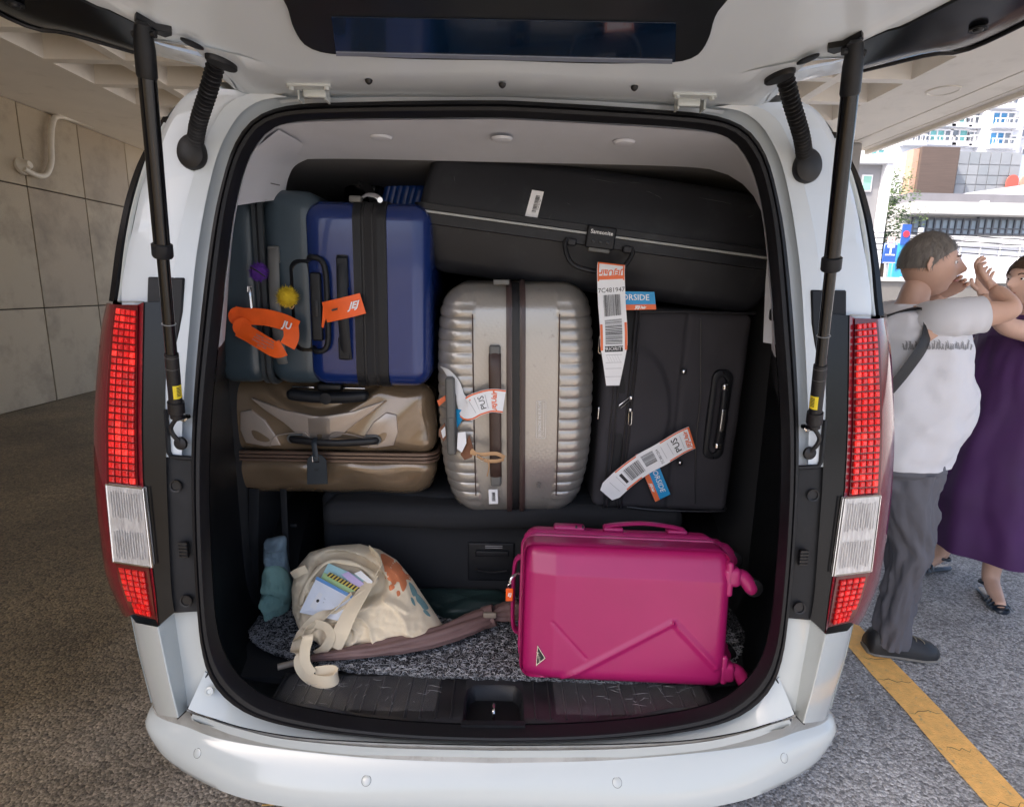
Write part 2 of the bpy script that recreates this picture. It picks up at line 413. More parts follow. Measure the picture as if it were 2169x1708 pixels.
# ================================================================== STREET BEYOND (to the right)
def c5(x, y, Y): return P((2380+x/2.848)/1.318, (250+y/2.848)/1.318, Y)
APW = M('apartment_white', (.62, .64, .69), .8, 0, None, (.3, .03))
APG = M('apartment_grey', (.52, .54, .60), .8, 0, None, (.3, .03))
WGLA = M('window_blue_glass', (.06, .22, .42), .12, 0, None, (.8, .3)); WGLT = M('window_teal_glass', (.16, .42, .42), .15, 0, None, (.8, .3)); WGLD = M('window_grey_glass', (.20, .23, .27), .15, 0, None, (.8, .3))
WFR = M('window_frame_white', (.72, .72, .75), .5)
def qpts(pts, Y): return [c5(x, y, Y) for x, y in pts]
YAp = 62.
def world_rect(x0, y0, x1, y1, Y):
    a = c5(x0, y0, Y); b = c5(x1, y1, Y); return a.x, b.x, b.z, a.z
ax0, ax1, az0, az1 = world_rect(40, -400, 2300, 560, YAp)
ap = empty('apartment_building', (ax0, YAp, 0), label='tall white apartment block with blue and teal windows behind the low buildings', cat='building')
add('wall', merge(box(ax0, ax1, YAp, YAp+14, 0, 46), box(*world_rect(1040, 0, 1330, 10, YAp)[:2], YAp-1.2, YAp, 0, 46), box(*world_rect(385, 0, 560, 10, YAp)[:2], YAp-.8, YAp, 0, 46)), APW, ap, smooth=False)
def win(x0, y0, x1, y1, Yw, glass, cols, rail, parent=ap, fr=.16):
    a, b, z0, z1 = world_rect(x0, y0, x1, y1, Yw)
    ws = (b-a)/cols
    bars = [box(a-fr/2, b+fr/2, Yw-.14, Yw-.01, z1-fr/2, z1+fr/2), box(a-fr/2, b+fr/2, Yw-.14, Yw-.01, z0-fr/2, z0+fr/2)]
    for i in range(cols+1): bars.append(box(a+ws*i-fr/2.4, a+ws*i+fr/2.4, Yw-.12, Yw-.02, z0+fr/2, z1-fr/2))
    w = add('window', merge(*bars), WFR, parent, smooth=False)
    MW[w.name] = MW[parent.name]
    for i in range(cols):
        g = glass[i % len(glass)]
        add('pane', box(a+ws*i+fr/2, a+ws*(i+1)-fr/2, Yw-.05, Yw-.03, z0+fr/2, z1-fr/2), g, w, smooth=False)
    if rail:
        zr = z0+(z1-z0)*rail; k = max(3, int((b-a)/.45)); rr = [box(a-.1, b+.1, Yw-.62, Yw-.54, zr-.05, zr+.05), box(a-.1, b+.1, Yw-.62, Yw-.54, z0, z0+.1)]
        for i in range(k+1):
            xx = a+(b-a)*i/k; rr.append(box(xx-.035, xx+.035, Yw-.6, Yw-.56, z0+.1, zr-.05))
        add('railing', merge(*rr), WFR, parent, smooth=False)
        add('balcony_slab', box(a-.15, b+.15, Yw-.7, Yw-.01, z0-.35, z0-.08), APW, parent, smooth=False)
Yb = YAp-1.2
for dy in (-624, -468, -312, -156, 0):
    win(1118, 180+dy, 1275, 288+dy, Yb, [WGLA, WGLA, WGLD], 3, .42)
win(1092, 338, 1244, 450, Yb, [WGLA, WGLA, WGLD], 3, .42)
for dy in (-444, -296, -148, 0):
    win(556, 318+dy, 775, 425+dy, YAp, [WGLD, WGLT, WGLT, WGLD], 4, .42); win(782, 318+dy, 900, 430+dy, YAp, [WGLD, WGLT], 2, .42)
    win(915, 332+dy, 1000, 438+dy, YAp, [WGLD], 2, .6); win(395, 360+dy, 545, 425+dy, YAp-.8, [WGLD], 4, .9)
win(90, 470, 245, 545, YAp, [WGLD, WGLT, WGLT], 3, .2)
for dy in (-310, -155, 0): win(1283, 215+dy, 1311, 320+dy, Yb, [WGLD], 1, 0); win(1252, 370+dy, 1284, 478+dy, Yb, [WGLD], 1, 0) if dy == 0 else None
for dy in (-310, -155, 0): win(1345, 470+dy, 1500, 540+dy, YAp, [WGLD], 3, 0)

BRN = M('brown_brick_cladding', (.095, .070, .062), .8, 0, (20, .5, .02), (3, .15), stretch=(.2, .2, 6)); ORB = M('orange_brick', (.42, .27, .21), .8, 0, None, (3, .1))
YB1 = 40.
bb = empty('brick_building', c5(650, 820, YB1) * 1, label='white hall with a tall brown brick tower at its corner', cat='building')
MW[bb.name] = Matrix.Translation(bb.location)
x0, x1, z0, z1 = world_rect(560, 452, 740, 990, YB1); add('brick_tower', box(x0, x1+.3, YB1, YB1+5, 0, z1), BRN, bb, smooth=False)
q0 = world_rect(512, 452, 556, 990, YB1); add('orange_return', box(q0[0], x0-.01, YB1+.25, YB1+5, 0, z1-.1), ORB, bb, smooth=False)
w0 = world_rect(210, 500, 512, 990, YB1+.8); add('wall', box(w0[0], q0[0]-.01, YB1+.9, YB1+9, 0, w0[3]), APW, bb, smooth=False)
for (xa, ya, xb, yb) in ((385, 680, 420, 700), (425, 676, 495, 698), (380, 728, 410, 745), (416, 725, 455, 743), (462, 720, 492, 738)):
    a, b, c, d = world_rect(xa, ya, xb, yb, YB1+.9); wd = add('window', box(a, b, YB1+.84, YB1+.9, c, d), WFR, bb, smooth=False); add('pane', box(a+.06, b-.06, YB1+.82, YB1+.84, c+.06, d-.06), WGLD, wd, smooth=False)
PANG = [M('zinc_panel_%d' % k, c, .5, .1, None, (1.5, .05)) for k, c in enumerate([(.25, .27, .30), (.28, .30, .33), (.235, .26, .29)])]
YB2 = 41.
gx0, gx1, gz0, gz1 = world_rect(768, 488, 1262, 990, YB2)
gb = empty('panel_clad_building', ((gx0+gx1)/2, YB2, 0), label='flat grey block clad in tall zinc panels right of the brown brick tower', cat='building')
add('wall', box(gx0, gx1, YB2, YB2+12, 0, gz1), M('zinc_dark', (.28, .29, .31), .6), gb, smooth=False)
nc = 7; hrow = [gz1, gz1-(gz1-world_rect(0, 0, 1, 575, YB2)[2]), 0]
zs = [gz1, world_rect(0, 0, 1, 575, YB2)[2], world_rect(0, 0, 1, 660, YB2)[2], world_rect(0, 0, 1, 735, YB2)[2], world_rect(0, 0, 1, 840, YB2)[2], 0]
for i in range(nc):
    for r in range(5):
        a = gx0+(gx1-gx0)*i/nc; b = gx0+(gx1-gx0)*(i+1)/nc
        add('panel', box(a+.03, b-.03, YB2-.06, YB2-.005, zs[r+1]+.03, zs[r]-.03), random.choice(PANG), gb, smooth=False)
lb = world_rect(1266, 515, 2400, 990, YB2+2)
pb = empty('pale_blue_hall', ((lb[0]+lb[1])/2, YB2+2, 0), label='pale blue hall with a red arched mural at the right edge', cat='building')
add('wall', box(lb[0], lb[1], YB2+2, YB2+12, 0, lb[3]), M('pale_blue_wall', (.38, .45, .56), .7), pb, smooth=False)
RED = M('mural_red', (.55, .10, .08), .7)
mz = world_rect(1225, 680, 1290, 775, YB2-.2)
for k in range(5):
    a = mz[0]+k*.95; arc = [Vector((a+.45+.42*cos(t), YB2-.3, mz[2]+.35+.45*max(0, sin(t)))) for t in [pi*i/12 for i in range(13)]]
    add('arched_panel', prism([Vector((a+.87, YB2-.3, mz[2]-.5))]+arc+[Vector((a+.03, YB2-.3, mz[2]-.5))], (0, .1, 0)), [RED, ORB][k % 2], pb, smooth=False)
YB3 = 30.
px0, px1, pz0, pz1 = world_rect(462, 818, 2400, 935, YB3)
GREYC = M('grey_render', (.19, .19, .215), .85, 0, (30, .2, .003), (1.5, .08)); LEDGE = M('pale_concrete', (.46, .46, .46), .8, 0, None, (2, .06))
ob = empty('low_office_building', ((px0+px1)/2, YB3, 0), label='low grey building with a wide parapet and two rows of dark glazed bays', cat='building')
add('parapet', box(px0, px1, YB3, YB3+9, pz0, pz1), GREYC, ob, smooth=False)
lz = world_rect(440, 935, 460, 990, YB3); add('ledge', box(lz[0], px1, YB3-.45, YB3+9, lz[2], pz0-.003), LEDGE, ob, smooth=False)
add('wall', box(px0, px1, YB3+.5, YB3+9, 0, lz[2]-.003), LEDGE, ob, smooth=False)
for (xa, xb, nn) in ((482, 968, 9), (1002, 1490, 9), (1520, 2010, 9)):
    a, b, c, d = world_rect(xa, 1015, xb, 1165, YB3+.45)
    wf = add('window', merge(*([box(a, b, YB3+.36, YB3+.5, d-.12, d), box(a, b, YB3+.36, YB3+.5, c, c+.1), box(a, b, YB3+.36, YB3+.5, c+(d-c)*.32, c+(d-c)*.40)]+[box(a+(b-a)*i/nn-.04, a+(b-a)*i/nn+.04, YB3+.33, YB3+.5, c, d) for i in range(nn+1)])), M('dark_mullion', (.10, .11, .13), .5), ob, smooth=False)
    for i in range(nn): add('pane', box(a+(b-a)*i/nn+.05, a+(b-a)*(i+1)/nn-.05, YB3+.42, YB3+.44, c+.1, d-.12), M('office_glass', (.26, .32, .38), .18, 0, None, (.7, .25)), wf, smooth=False)
l0 = c5(1040, 903, YB3-.1); add('wall_lamp', merge(box(l0.x-.15, l0.x+.15, YB3-.3, YB3-.01, l0.z-.12, l0.z+.1), box(l0.x-.25, l0.x, YB3-.35, YB3-.2, l0.z-.16, l0.z-.05)), WFR, ob, smooth=False)
# white sloping roof on top of the low building
rz = [c5(925, 818, YB3+4), c5(1364, 757, YB3+4), c5(2400, 640, YB3+4), c5(2400, 850, YB3+4), c5(925, 835, YB3+4)]
add('canvas_roof', prism(rz, (0, 3, 0)), APW, ob, smooth=False)
# left grey hall with a white corner post
YB4 = 24.
hb = empty('grey_hall', c5(150, 1400, YB4), label='grey rendered hall with a white corner post and small green window by the pavement', cat='building')
MW[hb.name] = Matrix.Translation(hb.location)
a = world_rect(-200, 590, 238, 600, YB4); add('wall', box(a[0], a[1], YB4, YB4+6, 0, a[3]), M('hall_grey', (.24, .24, .255), .85, 0, None, (1, .06)), hb, smooth=False)
b_ = world_rect(242, 560, 292, 600, YB4); add('corner_post', box(a[1]+.003, b_[1], YB4-.3, YB4+1, 0, b_[3]), APW, hb, smooth=False)
c_ = world_rect(-200, 548, 300, 588, YB4); add('roof_edge', box(c_[0], c_[1], YB4-.35, YB4+6, a[3]+.003, c_[3]), APW, hb, smooth=False)
d_ = world_rect(85, 690, 130, 800, YB4); wd = add('window', box(d_[0]-.06, d_[1]+.06, YB4-.06, YB4-.002, d_[2]-.06, d_[3]+.06), WFR, hb, smooth=False); add('pane', box(d_[0], d_[1], YB4-.08, YB4-.061, d_[2], d_[3]), M('green_glass', (.25, .5, .42), .2), wd, smooth=False)
# small tree
LEAF = [M('leaf_green_%d' % k, c, .6, 0, None, (3, .2)) for k, c in enumerate([(.05, .095, .03), (.085, .13, .045)])]
tc_ = c5(288, 985, 26.); tb = Vector((tc_.x, 26, 0))
tree = empty('street_tree', tb, label='small dark green tree between the grey hall and the white hall', cat='tree')
add('trunk', tube(cr([tb, tb+Vector((.05, 0, tc_.z*.5)), tb+Vector((-.05, .1, tc_.z))], 12), lambda t: .11*(1-t)+.03, 8), M('bark', (.10, .075, .055), .9), tree)
def leaves(c, rx, rz, n, s, seed):
    rnd = random.Random(seed); V, F = [], []
    cl = [Vector((rnd.gauss(0, .5)*rx, rnd.gauss(0, .5)*rx, rnd.gauss(0, .5)*rz)) for _ in range(22)]
    for i in range(n):
        p = c+rnd.choice(cl)+Vector((rnd.gauss(0, .16)*rx, rnd.gauss(0, .16)*rx, rnd.gauss(0, .14)*rz))
        a = Vector((rnd.gauss(0, 1), rnd.gauss(0, 1), rnd.gauss(0, .6))).normalized()*s*rnd.uniform(.6, 1.3); b = a.orthogonal().normalized()*a.length*.5
        k = len(V); V += [p-a, p+b, p+a, p-b]; F.append((k, k+1, k+2, k+3))
    return V, F
add('crown', leaves(tc_, .8, 1.6, 1800, .07, 3), LEAF[0], tree, smooth=False); add('crown', leaves(tc_+Vector((.1, -.1, .1)), .85, 1.6, 900, .07, 5), LEAF[1], tree, smooth=False)
# signs by the street
BLUE = M('sign_blue', (.03, .10, .38), .4); LBLUE = M('sign_light_blue', (.05, .36, .70), .4); SRED = M('sign_red', (.70, .04, .07), .4); POST = M('galvanised', (.5, .51, .53), .4, .6)
YS = 18.
s0 = world_rect(258, 1220, 340, 1383, YS)
sg = empty('blue_direction_sign', ((s0[0]+s0[1])/2, YS, 0), label='square blue sign with a white T on a post beyond the van', cat='sign')
add('board', bevel(box(s0[0], s0[1], YS, YS+.06, s0[2], s0[3]), .02, 1), BLUE, sg); add('post', cyl(((s0[0]+s0[1])/2, YS+.09, 0), ((s0[0]+s0[1])/2, YS+.09, s0[3]), .04), POST, sg)
add('border', merge(box(s0[0]+.02, s0[1]-.02, YS-.006, YS-.001, s0[3]-.04, s0[3]-.02), box(s0[0]+.02, s0[1]-.02, YS-.006, YS-.001, s0[2]+.02, s0[2]+.04)), WHITEINK, sg, smooth=False)
cx_ = (s0[0]+s0[1])/2; hz = s0[3]-s0[2]
add('lettering', place_text(text_vf('T', hz*.62, bold=.01), (cx_, YS-.004, s0[3]-hz*.38), (1, 0, 0), (0, 0, 1), .002), WHITEINK, sg, smooth=False)
add('emblem', merge(box(cx_-.16, cx_+.16, YS-.006, YS-.001, s0[2]+hz*.40, s0[2]+hz*.46), box(cx_-.12, cx_+.12, YS-.006, YS-.001, s0[3]-hz*.12, s0[3]-hz*.07)), WHITEINK, sg, smooth=False)
s1 = world_rect(352, 1220, 402, 1472, YS+.8)
s1b = world_rect(318, 1220, 352, 1472, YS+.8)
st_ = empty('tall_blue_pylon_sign', ((s1b[0]+s1[1])/2, YS+.8, 0), label='tall light blue pylon sign with a red emblem beside the white T sign', cat='sign')
add('board', bevel(box(s1b[0]+.1, s1[1], YS+.8, YS+1.0, .1, s1[3]), .03, 1), LBLUE, st_); add('plinth', box(s1b[0]+.1, s1[1], YS+.8, YS+1., 0, .097), POST, st_)
add('header', box(s1b[0]+.25, s1[1]+.02, YS+.76, YS+.79, s1[3]-.05, s1[3]+.62), BLUE, st_, smooth=False)
add('emblem', disc_stack(((s1b[0]+.27+s1[1])/2, YS+.755, s1[3]+.3), (0, -1, 0), [(0, .11), (.01, .11), (.012, .07)], 20), SRED, st_)
add('stripe', merge(*[box(s1[1]-.10-.0*i, s1[1]-.05, YS+.785, YS+.798, .3+i*.42, .5+i*.42) for i in range(5)]), WHITEINK, st_, smooth=False)
s2 = world_rect(292, 1168, 336, 1216, YS+1.6); sr = empty('small_pink_sign', ((s2[0]+s2[1])/2, YS+1.6, 0), label='small white and pink square sign above the blue T sign', cat='sign')
add('board', box(s2[0], s2[1], YS+1.6, YS+1.66, s2[2], s2[3]), M('pale_pink', (.75, .55, .55), .5), sr, smooth=False); add('post', cyl((s2[1]-.05, YS+1.7, 0), (s2[1]-.05, YS+1.7, s2[3]), .03), POST, sr)
add('emblem', box(s2[0]+.1, s2[1]-.1, YS+1.585, YS+1.597, s2[2]+.12, s2[3]-.12), SRED, sr, smooth=False)
# railing on the upper deck and low boundary wall
r0 = world_rect(405, 1160, 1500, 1250, 27.); rl = empty('deck_railing', ((r0[0]+r0[1])/2, 27, 0), label='white horizontal bar railing in front of the low grey building', cat='railing')
for i in range(5):
    z = r0[2]+(r0[3]-r0[2])*i/4; add('bar', cyl((r0[0], 27, z), (r0[1], 27, z), .03, 8), WFR, rl)
for i in range(8): x = r0[0]+(r0[1]-r0[0])*i/7; add('post', cyl((x, 27.05, 0), (x, 27.05, r0[3]), .04, 8), WFR, rl)
add('base_wall', box(r0[0], r0[1], 27.15, 27.4, 0, r0[2]), APW, rl, smooth=False)
lw = world_rect(150, 1488, 2600, 1500, 13.); zz = lw[3]
bw = empty('boundary_wall', ((lw[0]+lw[1])/2, 13, 0), label='low grey boundary wall with a pale coping behind the two people', cat='wall')
add('wall', box(lw[0]-1, lw[1]+3, 13, 13.3, 0, zz-.1), M('boundary_grey', (.16, .155, .15), .85, 0, None, (2, .1)), bw, smooth=False); add('coping', box(lw[0]-1, lw[1]+3, 12.95, 13.35, zz-.097, zz), LEDGE, bw, smooth=False)
pp = c5(548, 1100, 22.); up = empty('utility_pole', (pp.x, 22, 0), label='short white utility pole carrying wires in front of the glazed bays', cat='pole')
add('pole', cyl((pp.x, 22, 0), (pp.x, 22, pp.z), .13, 12, .1), APW, up); add('crossarm', box(pp.x-.1, pp.x+1.3, 21.9, 22, pp.z-.75, pp.z-.65), POST, up, smooth=False)
add('insulator', merge(*[disc_stack((pp.x+.2+.35*i, 21.95, pp.z-.65), (0, 0, 1), [(0, .06), (.1, .08), (.2, .04)], 10) for i in range(4)]), WFR, up)
for i in range(4):
    za = pp.z-.2-.22*i; tag(add('wire', tube(cr([(pp.x-11, 21.8, za+.35-.1*i), (pp.x-5, 21.8, za-.05), (pp.x, 21.8, za), (pp.x+6, 21.8, za-.2), (pp.x+14, 21.8, za+.3)], 30), .018, 5), BLACKP), 'thin dark overhead wire, %s of four, running to the utility pole' % ['highest', 'second highest', 'third highest', 'lowest'][i], 'wire')
# ================================================================== THE VAN
van = empty('minivan', (0, 2.4, 0), label='white minivan seen from behind with its tailgate raised and its boot packed with luggage', cat='minivan')
OUT = [(1050,213),(900,214),(750,217),(640,221),(580,232),(540,252),(512,282),(490,325),(472,385),(455,460),(440,560),(426,680),(415,800),(409,900),(407,1000),(409,1100),(413,1200),(420,1300),(428,1370),(445,1430),(478,1475),(535,1512),(630,1538),(760,1554),(900,1563),(1050,1567)]
INN = [(1050,249),(900,250),(750,252),(650,256),(600,264),(566,282),(543,310),(525,345),(508,400),(494,470),(481,570),(468,690),(456,800),(448,900),(445,1000),(446,1100),(450,1200),(456,1290),(466,1350),(486,1400),(525,1445),(580,1478),(680,1503),(800,1520),(920,1529),(1050,1533)]
NH = 90
def half(pts, off): 
    c = cr([Q(x, y, off) for x, y in pts], NH); c[0].x = 0; c[-1].x = 0; return c
def closed(h): return h + [Vector((-p.x, p.y, p.z)) for p in reversed(h[1:-1])]
h_out, h_in = half(OUT, 0), half(INN, .03)
def mixr(t, dy): return closed([a.lerp(b, t)+Vector((0, dy, 0)) for a, b in zip(h_out, h_in)])
SEAL = M('seal_rubber', (.007, .007, .009), .45, 0, (140, .12, .0005), (8, .2), spec=.35, dirt=(30, (.018, .018, .02), .6, .8))
prof = [(0, .035), (0, .004), (.03, -.006), (.12, -.010), (.36, -.012), (.40, -.008), (.44, -.006), (.48, -.010), (.60, -.016), (.85, -.014), (.95, -.004), (1, .026)]
add('door_seal', loft([mixr(t, d-.03*t) for t, d in prof], cu=True), SEAL, van)
# ---- rear pillars
def row(pts, off, n=50): return cr([Q(x, y, off) for x, y in pts], n)
L0 = [(640,221),(580,232),(540,252),(512,282),(490,325),(472,385),(455,460),(440,560),(426,680),(415,800),(409,900),(408,967)]
L1 = [(610,205),(555,212),(515,235),(488,270),(464,318),(446,380),(430,456),(414,556),(402,680),(392,800),(386,900),(385,967)]
L2a = [(560,196),(520,200),(480,222),(452,262),(428,318),(408,380),(390,450),(372,550),(360,680),(352,800),(346,900),(345,967)]
L2b = [(450,186),(425,192),(392,222),(362,262),(335,330),(313,400),(297,470),(283,545),(276,640),(300,800),(320,900),(325,967)]
L3 = [(446,184),(418,187),(382,212),(350,262),(320,335),(297,410),(282,480),(268,545),(258,640),(285,800),(300,900),(310,967)]
for mir in (False, True):
    add('rear_pillar', loft([row(L0, .034), row(L0, .030), row(L1, .036), row(L1, .006), row(L2a, -.002), row(L2a, .004), row(L2b, .004), row(L3, .016), row(L3, .10)]), PAINTIN, van, mirror=mir, auto=28)
BS = [(446,186),(418,190),(382,214),(350,252),(304,336),(280,400),(265,460),(252,531),(243,600),(239,640),(226,700),(212,800),(205,865),(205,900),(207,1000),(215,1100),(230,1200),(244,1240),(266,1282),(276,1302),(290,1370),(305,1430),(320,1488)]
def bsrow(off): return cr([Q(x, y, off) for x, y in BS], 96)
side0 = bsrow(.10)
def srow(Y, k=1.): return [Vector((p.x*k, max(p.y, Y), p.z)) for p in side0]
rings = [side0, [p+Vector((.0, .12, 0)) for p in side0], srow(.8), srow(2), srow(3.2), srow(4.2, .97), [Vector((p.x*.9, 5.0, min(p.z, 1.35))) for p in side0]]
V, F = loft(rings)
fm = []
for f in F:
    c = sum((V[i] for i in f), Vector())/len(f); fm.append(1 if (c.z > 1.23 and c.z < 1.86 and c.y < 4.1) else 0)
for mir in (False, True):
    add('body_side', (V, F), None, van, mirror=mir, mats=[PAINT, GLOSSB], fmat=fm)
    # black edge of the quarter glass, standing proud of the body
    e = cr([Q(x, y, .10) for x, y in [(352,249),(304,336),(280,400),(265,460),(252,531),(243,600),(238,637)]], 40)
    add('window_edge', thicken(loft([[p+Vector((.012, -.012, 0)) for p in e], [p+Vector((-.004, -.008, 0)) for p in e], [p+Vector((-.004, .05, 0)) for p in e]]), -.008), GLOSSB, van, mirror=mir)
    e2 = cr([Q(x, y, .085) for x, y in [(352,262),(318,330),(295,400),(280,460),(268,531),(260,600),(254,640)]], 40)
    add('body_gutter', tube(e2, .006, 6), PAINT, van, mirror=mir)
# roof
rc = [[Vector((p.x, p.y, p.z))] for p in ()]
r0 = []
for i in range(41):
    x = side0[0].x*(1-2*i/40); r0.append(Vector((x, 0, side0[0].z+.035*(1-(x/side0[0].x)**2))))
ring = lambda y, dz=0, k=1: [Vector((p.x*k, y, p.z+dz)) for p in r0]
add('roof', loft([ring(.17, 0), ring(.2, .006), ring(1.5, .02), ring(3.0, .0), ring(4.0, -.12, .95), ring(4.6, -.55, .92), ring(5.0, -.72, .85)]), PAINT, van)
# header strip above the opening, with its fold
hd = [(1050,213),(900,214),(750,217),(640,221),(600,226)]
hA = row(hd, .034, 24); hB = row([(1050,204),(900,205),(750,207),(640,210),(590,212)], .03, 24); hC = row([(1050,196),(900,197),(750,199),(640,202),(560,200)], .045, 24); hD = row([(1050,188),(900,189),(750,191),(640,193),(540,192)], .10, 24)
for q in (hA, hB, hC, hD): q[0].x = 0
for mir in (False, True): add('header_panel', loft([hA, hB, hC, hD]), PAINTIN, van, mirror=mir)
# ---- interior shell
def inner_ring(Y, hx, zt, zb, nt_, nb, N=96):
    r = []; zc = 1.18
    for p in closed(h_in):
        a = atan2(p.z-zc, p.x); c, s = cos(a), sin(a)
        hz_, n = (zt-zc, nt_) if s > 0 else (zc-zb, nb)
        d = (abs(c/hx)**n+abs(s/hz_)**n)**(-1/n); r.append(Vector((d*c, Y, zc+d*s)))
    return r
i0 = mixr(1, .0); i1 = [p*1 for p in i0]
ra = [Vector((p.x*1.03, p.y+.012, 1.18+(p.z-1.18)*(1.0 if p.z > 1.18 else 1.0))) for p in i0]
rb_ = inner_ring(.12, .835, 1.945, .375, 5.2, 12); rc_ = inner_ring(.28, .87, 1.935, .375, 7, 14); rd_ = inner_ring(.46, .885, 1.925, .375, 8, 14)
def blend(r1, r2, t): return [a.lerp(b, t) for a, b in zip(r1, r2)]
def upper(r, kx, kz, dz=0):      # above the belt line the lining follows the seal, flaring gently inwards
    out_ = []
    for s_, q in zip(i0, r):
        t = max(0, min(1, (s_.z-1.18)/.12)); t = t*t*(3-2*t)
        out_.append(Vector((q.x*(1-t)+s_.x*kx*t, q.y, q.z*(1-t)+(1.18+(s_.z-1.18)*kz)*t)))
    return out_
ra = upper(ra, 1.004, 1.0); rb_ = upper(rb_, 1.035, .992); rc_ = upper(rc_, 1.13, .985)
for p in ra:
    if p.z < .62: p.z -= .035*min(1, (.62-p.z)/.12)
rab = blend(ra, rb_, .5)
V, F = loft([i0, ra, rab, rb_, rc_, rd_], cu=True); fm = []
for f in F:
    c = sum((V[i] for i in f), Vector())/len(f); fm.append(0 if c.z > 1.40 else 1)
INBLK = M('interior_black_plastic', (.007, .008, .010), .5, 0, (260, .35, .0006), (6, .25), spec=.3, dirt=(9, (.016, .018, .021), .58, .8))
add('interior_trim', (V, F), None, van, mats=[TRIMG, INBLK], fmat=fm, auto=60)
re_ = inner_ring(.90, .885, 1.90, .375, 8, 14); rf_ = inner_ring(4.0, .84, 1.86, .405, 3.3, 9)
CAB = M('dark_cabin', (.02, .021, .024), .8)
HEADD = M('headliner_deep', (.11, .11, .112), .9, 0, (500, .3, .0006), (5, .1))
V, F = loft([rd_, re_, blend(re_, rf_, .3), rf_], cu=True); fm = []
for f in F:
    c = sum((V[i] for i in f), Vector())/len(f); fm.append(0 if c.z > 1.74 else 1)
V.append(Vector((0, 4.0, 1.2))); k = len(V)-1; n3 = len(rf_)*3
for j in range(len(rf_)): F.append((n3+j, n3+(j+1) % len(rf_), k)); fm.append(1)
add('cabin_lining', (V, F), None, van, mats=[HEADD, CAB, TRIMG], fmat=fm, auto=60)
for x, y in ((808, 293), (1063, 296), (1322, 303)):
    c = P(x, y, .17); c.z = 1.94; c = CAM+(c-CAM)
    zt = 1.937; pz = PZ(x, y, zt); add('roof_clip', disc_stack(pz+Vector((0, 0, .004)), (0, 0, -1), [(0, .030), (.006, .026), (.009, .014)], 24), TRIMG, van)
po = cr([P(590,275,.12), P(540,318,.13), P(512,375,.13), P(503,410,.13), P(496,436,.13)], 30); pi_ = cr([P(660,318,.40), P(612,340,.40), P(595,368,.40), P(588,400,.40), P(581,424,.40)], 30)
pt_ = add('pillar_trim', loft([po, [a.lerp(b, .5)+Vector((.006, -.01, 0)) for a, b in zip(po, pi_)], pi_, [p+Vector((.0, .06, 0)) for p in pi_]]), TRIMG, van, auto=50)
add('trim_joint', tube([P(508, 372, .125), P(550, 383, .26), P(592, 392, .395)], .0016, 5), M('joint_line', (.10, .10, .11), .8), pt_)
# grey belt slot panel on the right with a hook
gp = [P(1622,724,.22), P(1627,600,.22), P(1631,546,.22), P(1643,546,.20), P(1655,730,.20)]
bm_ = thicken(([Vector(p) for p in gp], [(0, 1, 2, 3, 4)]), .01); add('belt_panel', bm_, TRIMG, van, smooth=False)
hk = P(1636, 665, .215); add('coat_hook', rbox(.025, .02, .035, .008, (1, 1, 1), 2, cx=hk.x-.004, cy=hk.y-.02, cz=hk.z), BLACKP, van)
# ---- quarter panels below the lamps
for mir in (False, True):
    qa = row([(276,1302),(290,1370),(305,1430),(324,1497)], .12, 24); qb = row([(333,1327),(345,1385),(358,1445),(376,1519)], -.022, 24)
    qc = row([(369,1296),(378,1360),(388,1425),(398,1499)], .030, 24); qd = row([(417,1294),(421,1350),(428,1385),(440,1427)], .034, 24)
    qe = row([(430,1294),(435,1350),(445,1390),(455,1432)], .04, 24)
    add('quarter_panel', loft([qa, [a.lerp(b, .5)+Vector((-.012, -.01, 0)) for a, b in zip(qa, qb)], qb, [p+Vector((.002, .002, 0)) for p in qb], qc, qd, qe]), PAINT, van, mirror=mir, auto=25)
    add('panel_gap', tube(row([(440,1426),(398,1499),(376,1521)], .028, 6), .0022, 5), M('gap_line', (.03, .03, .03), .8), van, mirror=mir)
# flange under the seal
FL = [(428,1370),(445,1430),(478,1475),(535,1512),(630,1538),(760,1554),(900,1563),(1050,1567)]
K1 = [(398,1500),(418,1509),(450,1519),(520,1540),(630,1559),(760,1568),(900,1573),(1050,1576)]
def rowc(pts, off, n=60): 
    c = lin([Q(x, y, off) for x, y in pts], n) if False else cr([Q(x, y, off) for x, y in pts], n); c[-1].x = 0; return c
def mirfull(c): return c + [Vector((-p.x, p.y, p.z)) for p in reversed(c[:-1])]
fA = mirfull(rowc([(436,1415)]+FL[1:], .04)); fA2 = mirfull(rowc([(434,1422)]+FL[1:], .03)); fB = mirfull(rowc(K1, -.002))
add('sill_flange', loft([fA, fA2, [a.lerp(b, .5) for a, b in zip(fA2, fB)], fB]), PAINT, van)
# ---- bumper
K2 = [(410,1511),(440,1520),(500,1540),(600,1563),(760,1579),(900,1585),(1050,1588)]
K3 = [(405,1517),(440,1529),(500,1551),(600,1574),(760,1591),(900,1597),(1050,1600)]
K4p = [(324,1507),(400,1543),(469,1567),(590,1587),(800,1608),(1050,1618)]
def zrow(pts, z, d=(0, 0, 0), ext=True, n=70):
    c = [PZ(x, y, z)+Vector(d) for x, y in pts]; c[-1].x = 0
    if ext: c = [Vector((c[0].x-.03, .5, z)), Vector((c[0].x-.02, .2, z))]+c
    r = cr(c, n); r[-1].x = 0; return mirfull(r)
b1 = mirfull(rowc([(395,1498)]+K1[1:], .004, 70)); b1 = [p+Vector((0, 0, -.004)) for p in b1]
b2 = mirfull(rowc(K2, -.006, 70)); b3 = mirfull(rowc(K3, -.004, 70))
k4 = zrow(K4p, .338); k4i = [p+Vector((0, .003, .001)) for p in k4]
add('bumper_step', loft([b1, [p+Vector((0, -.001, -.005)) for p in b1], b2]), DUSTY, van, auto=20)
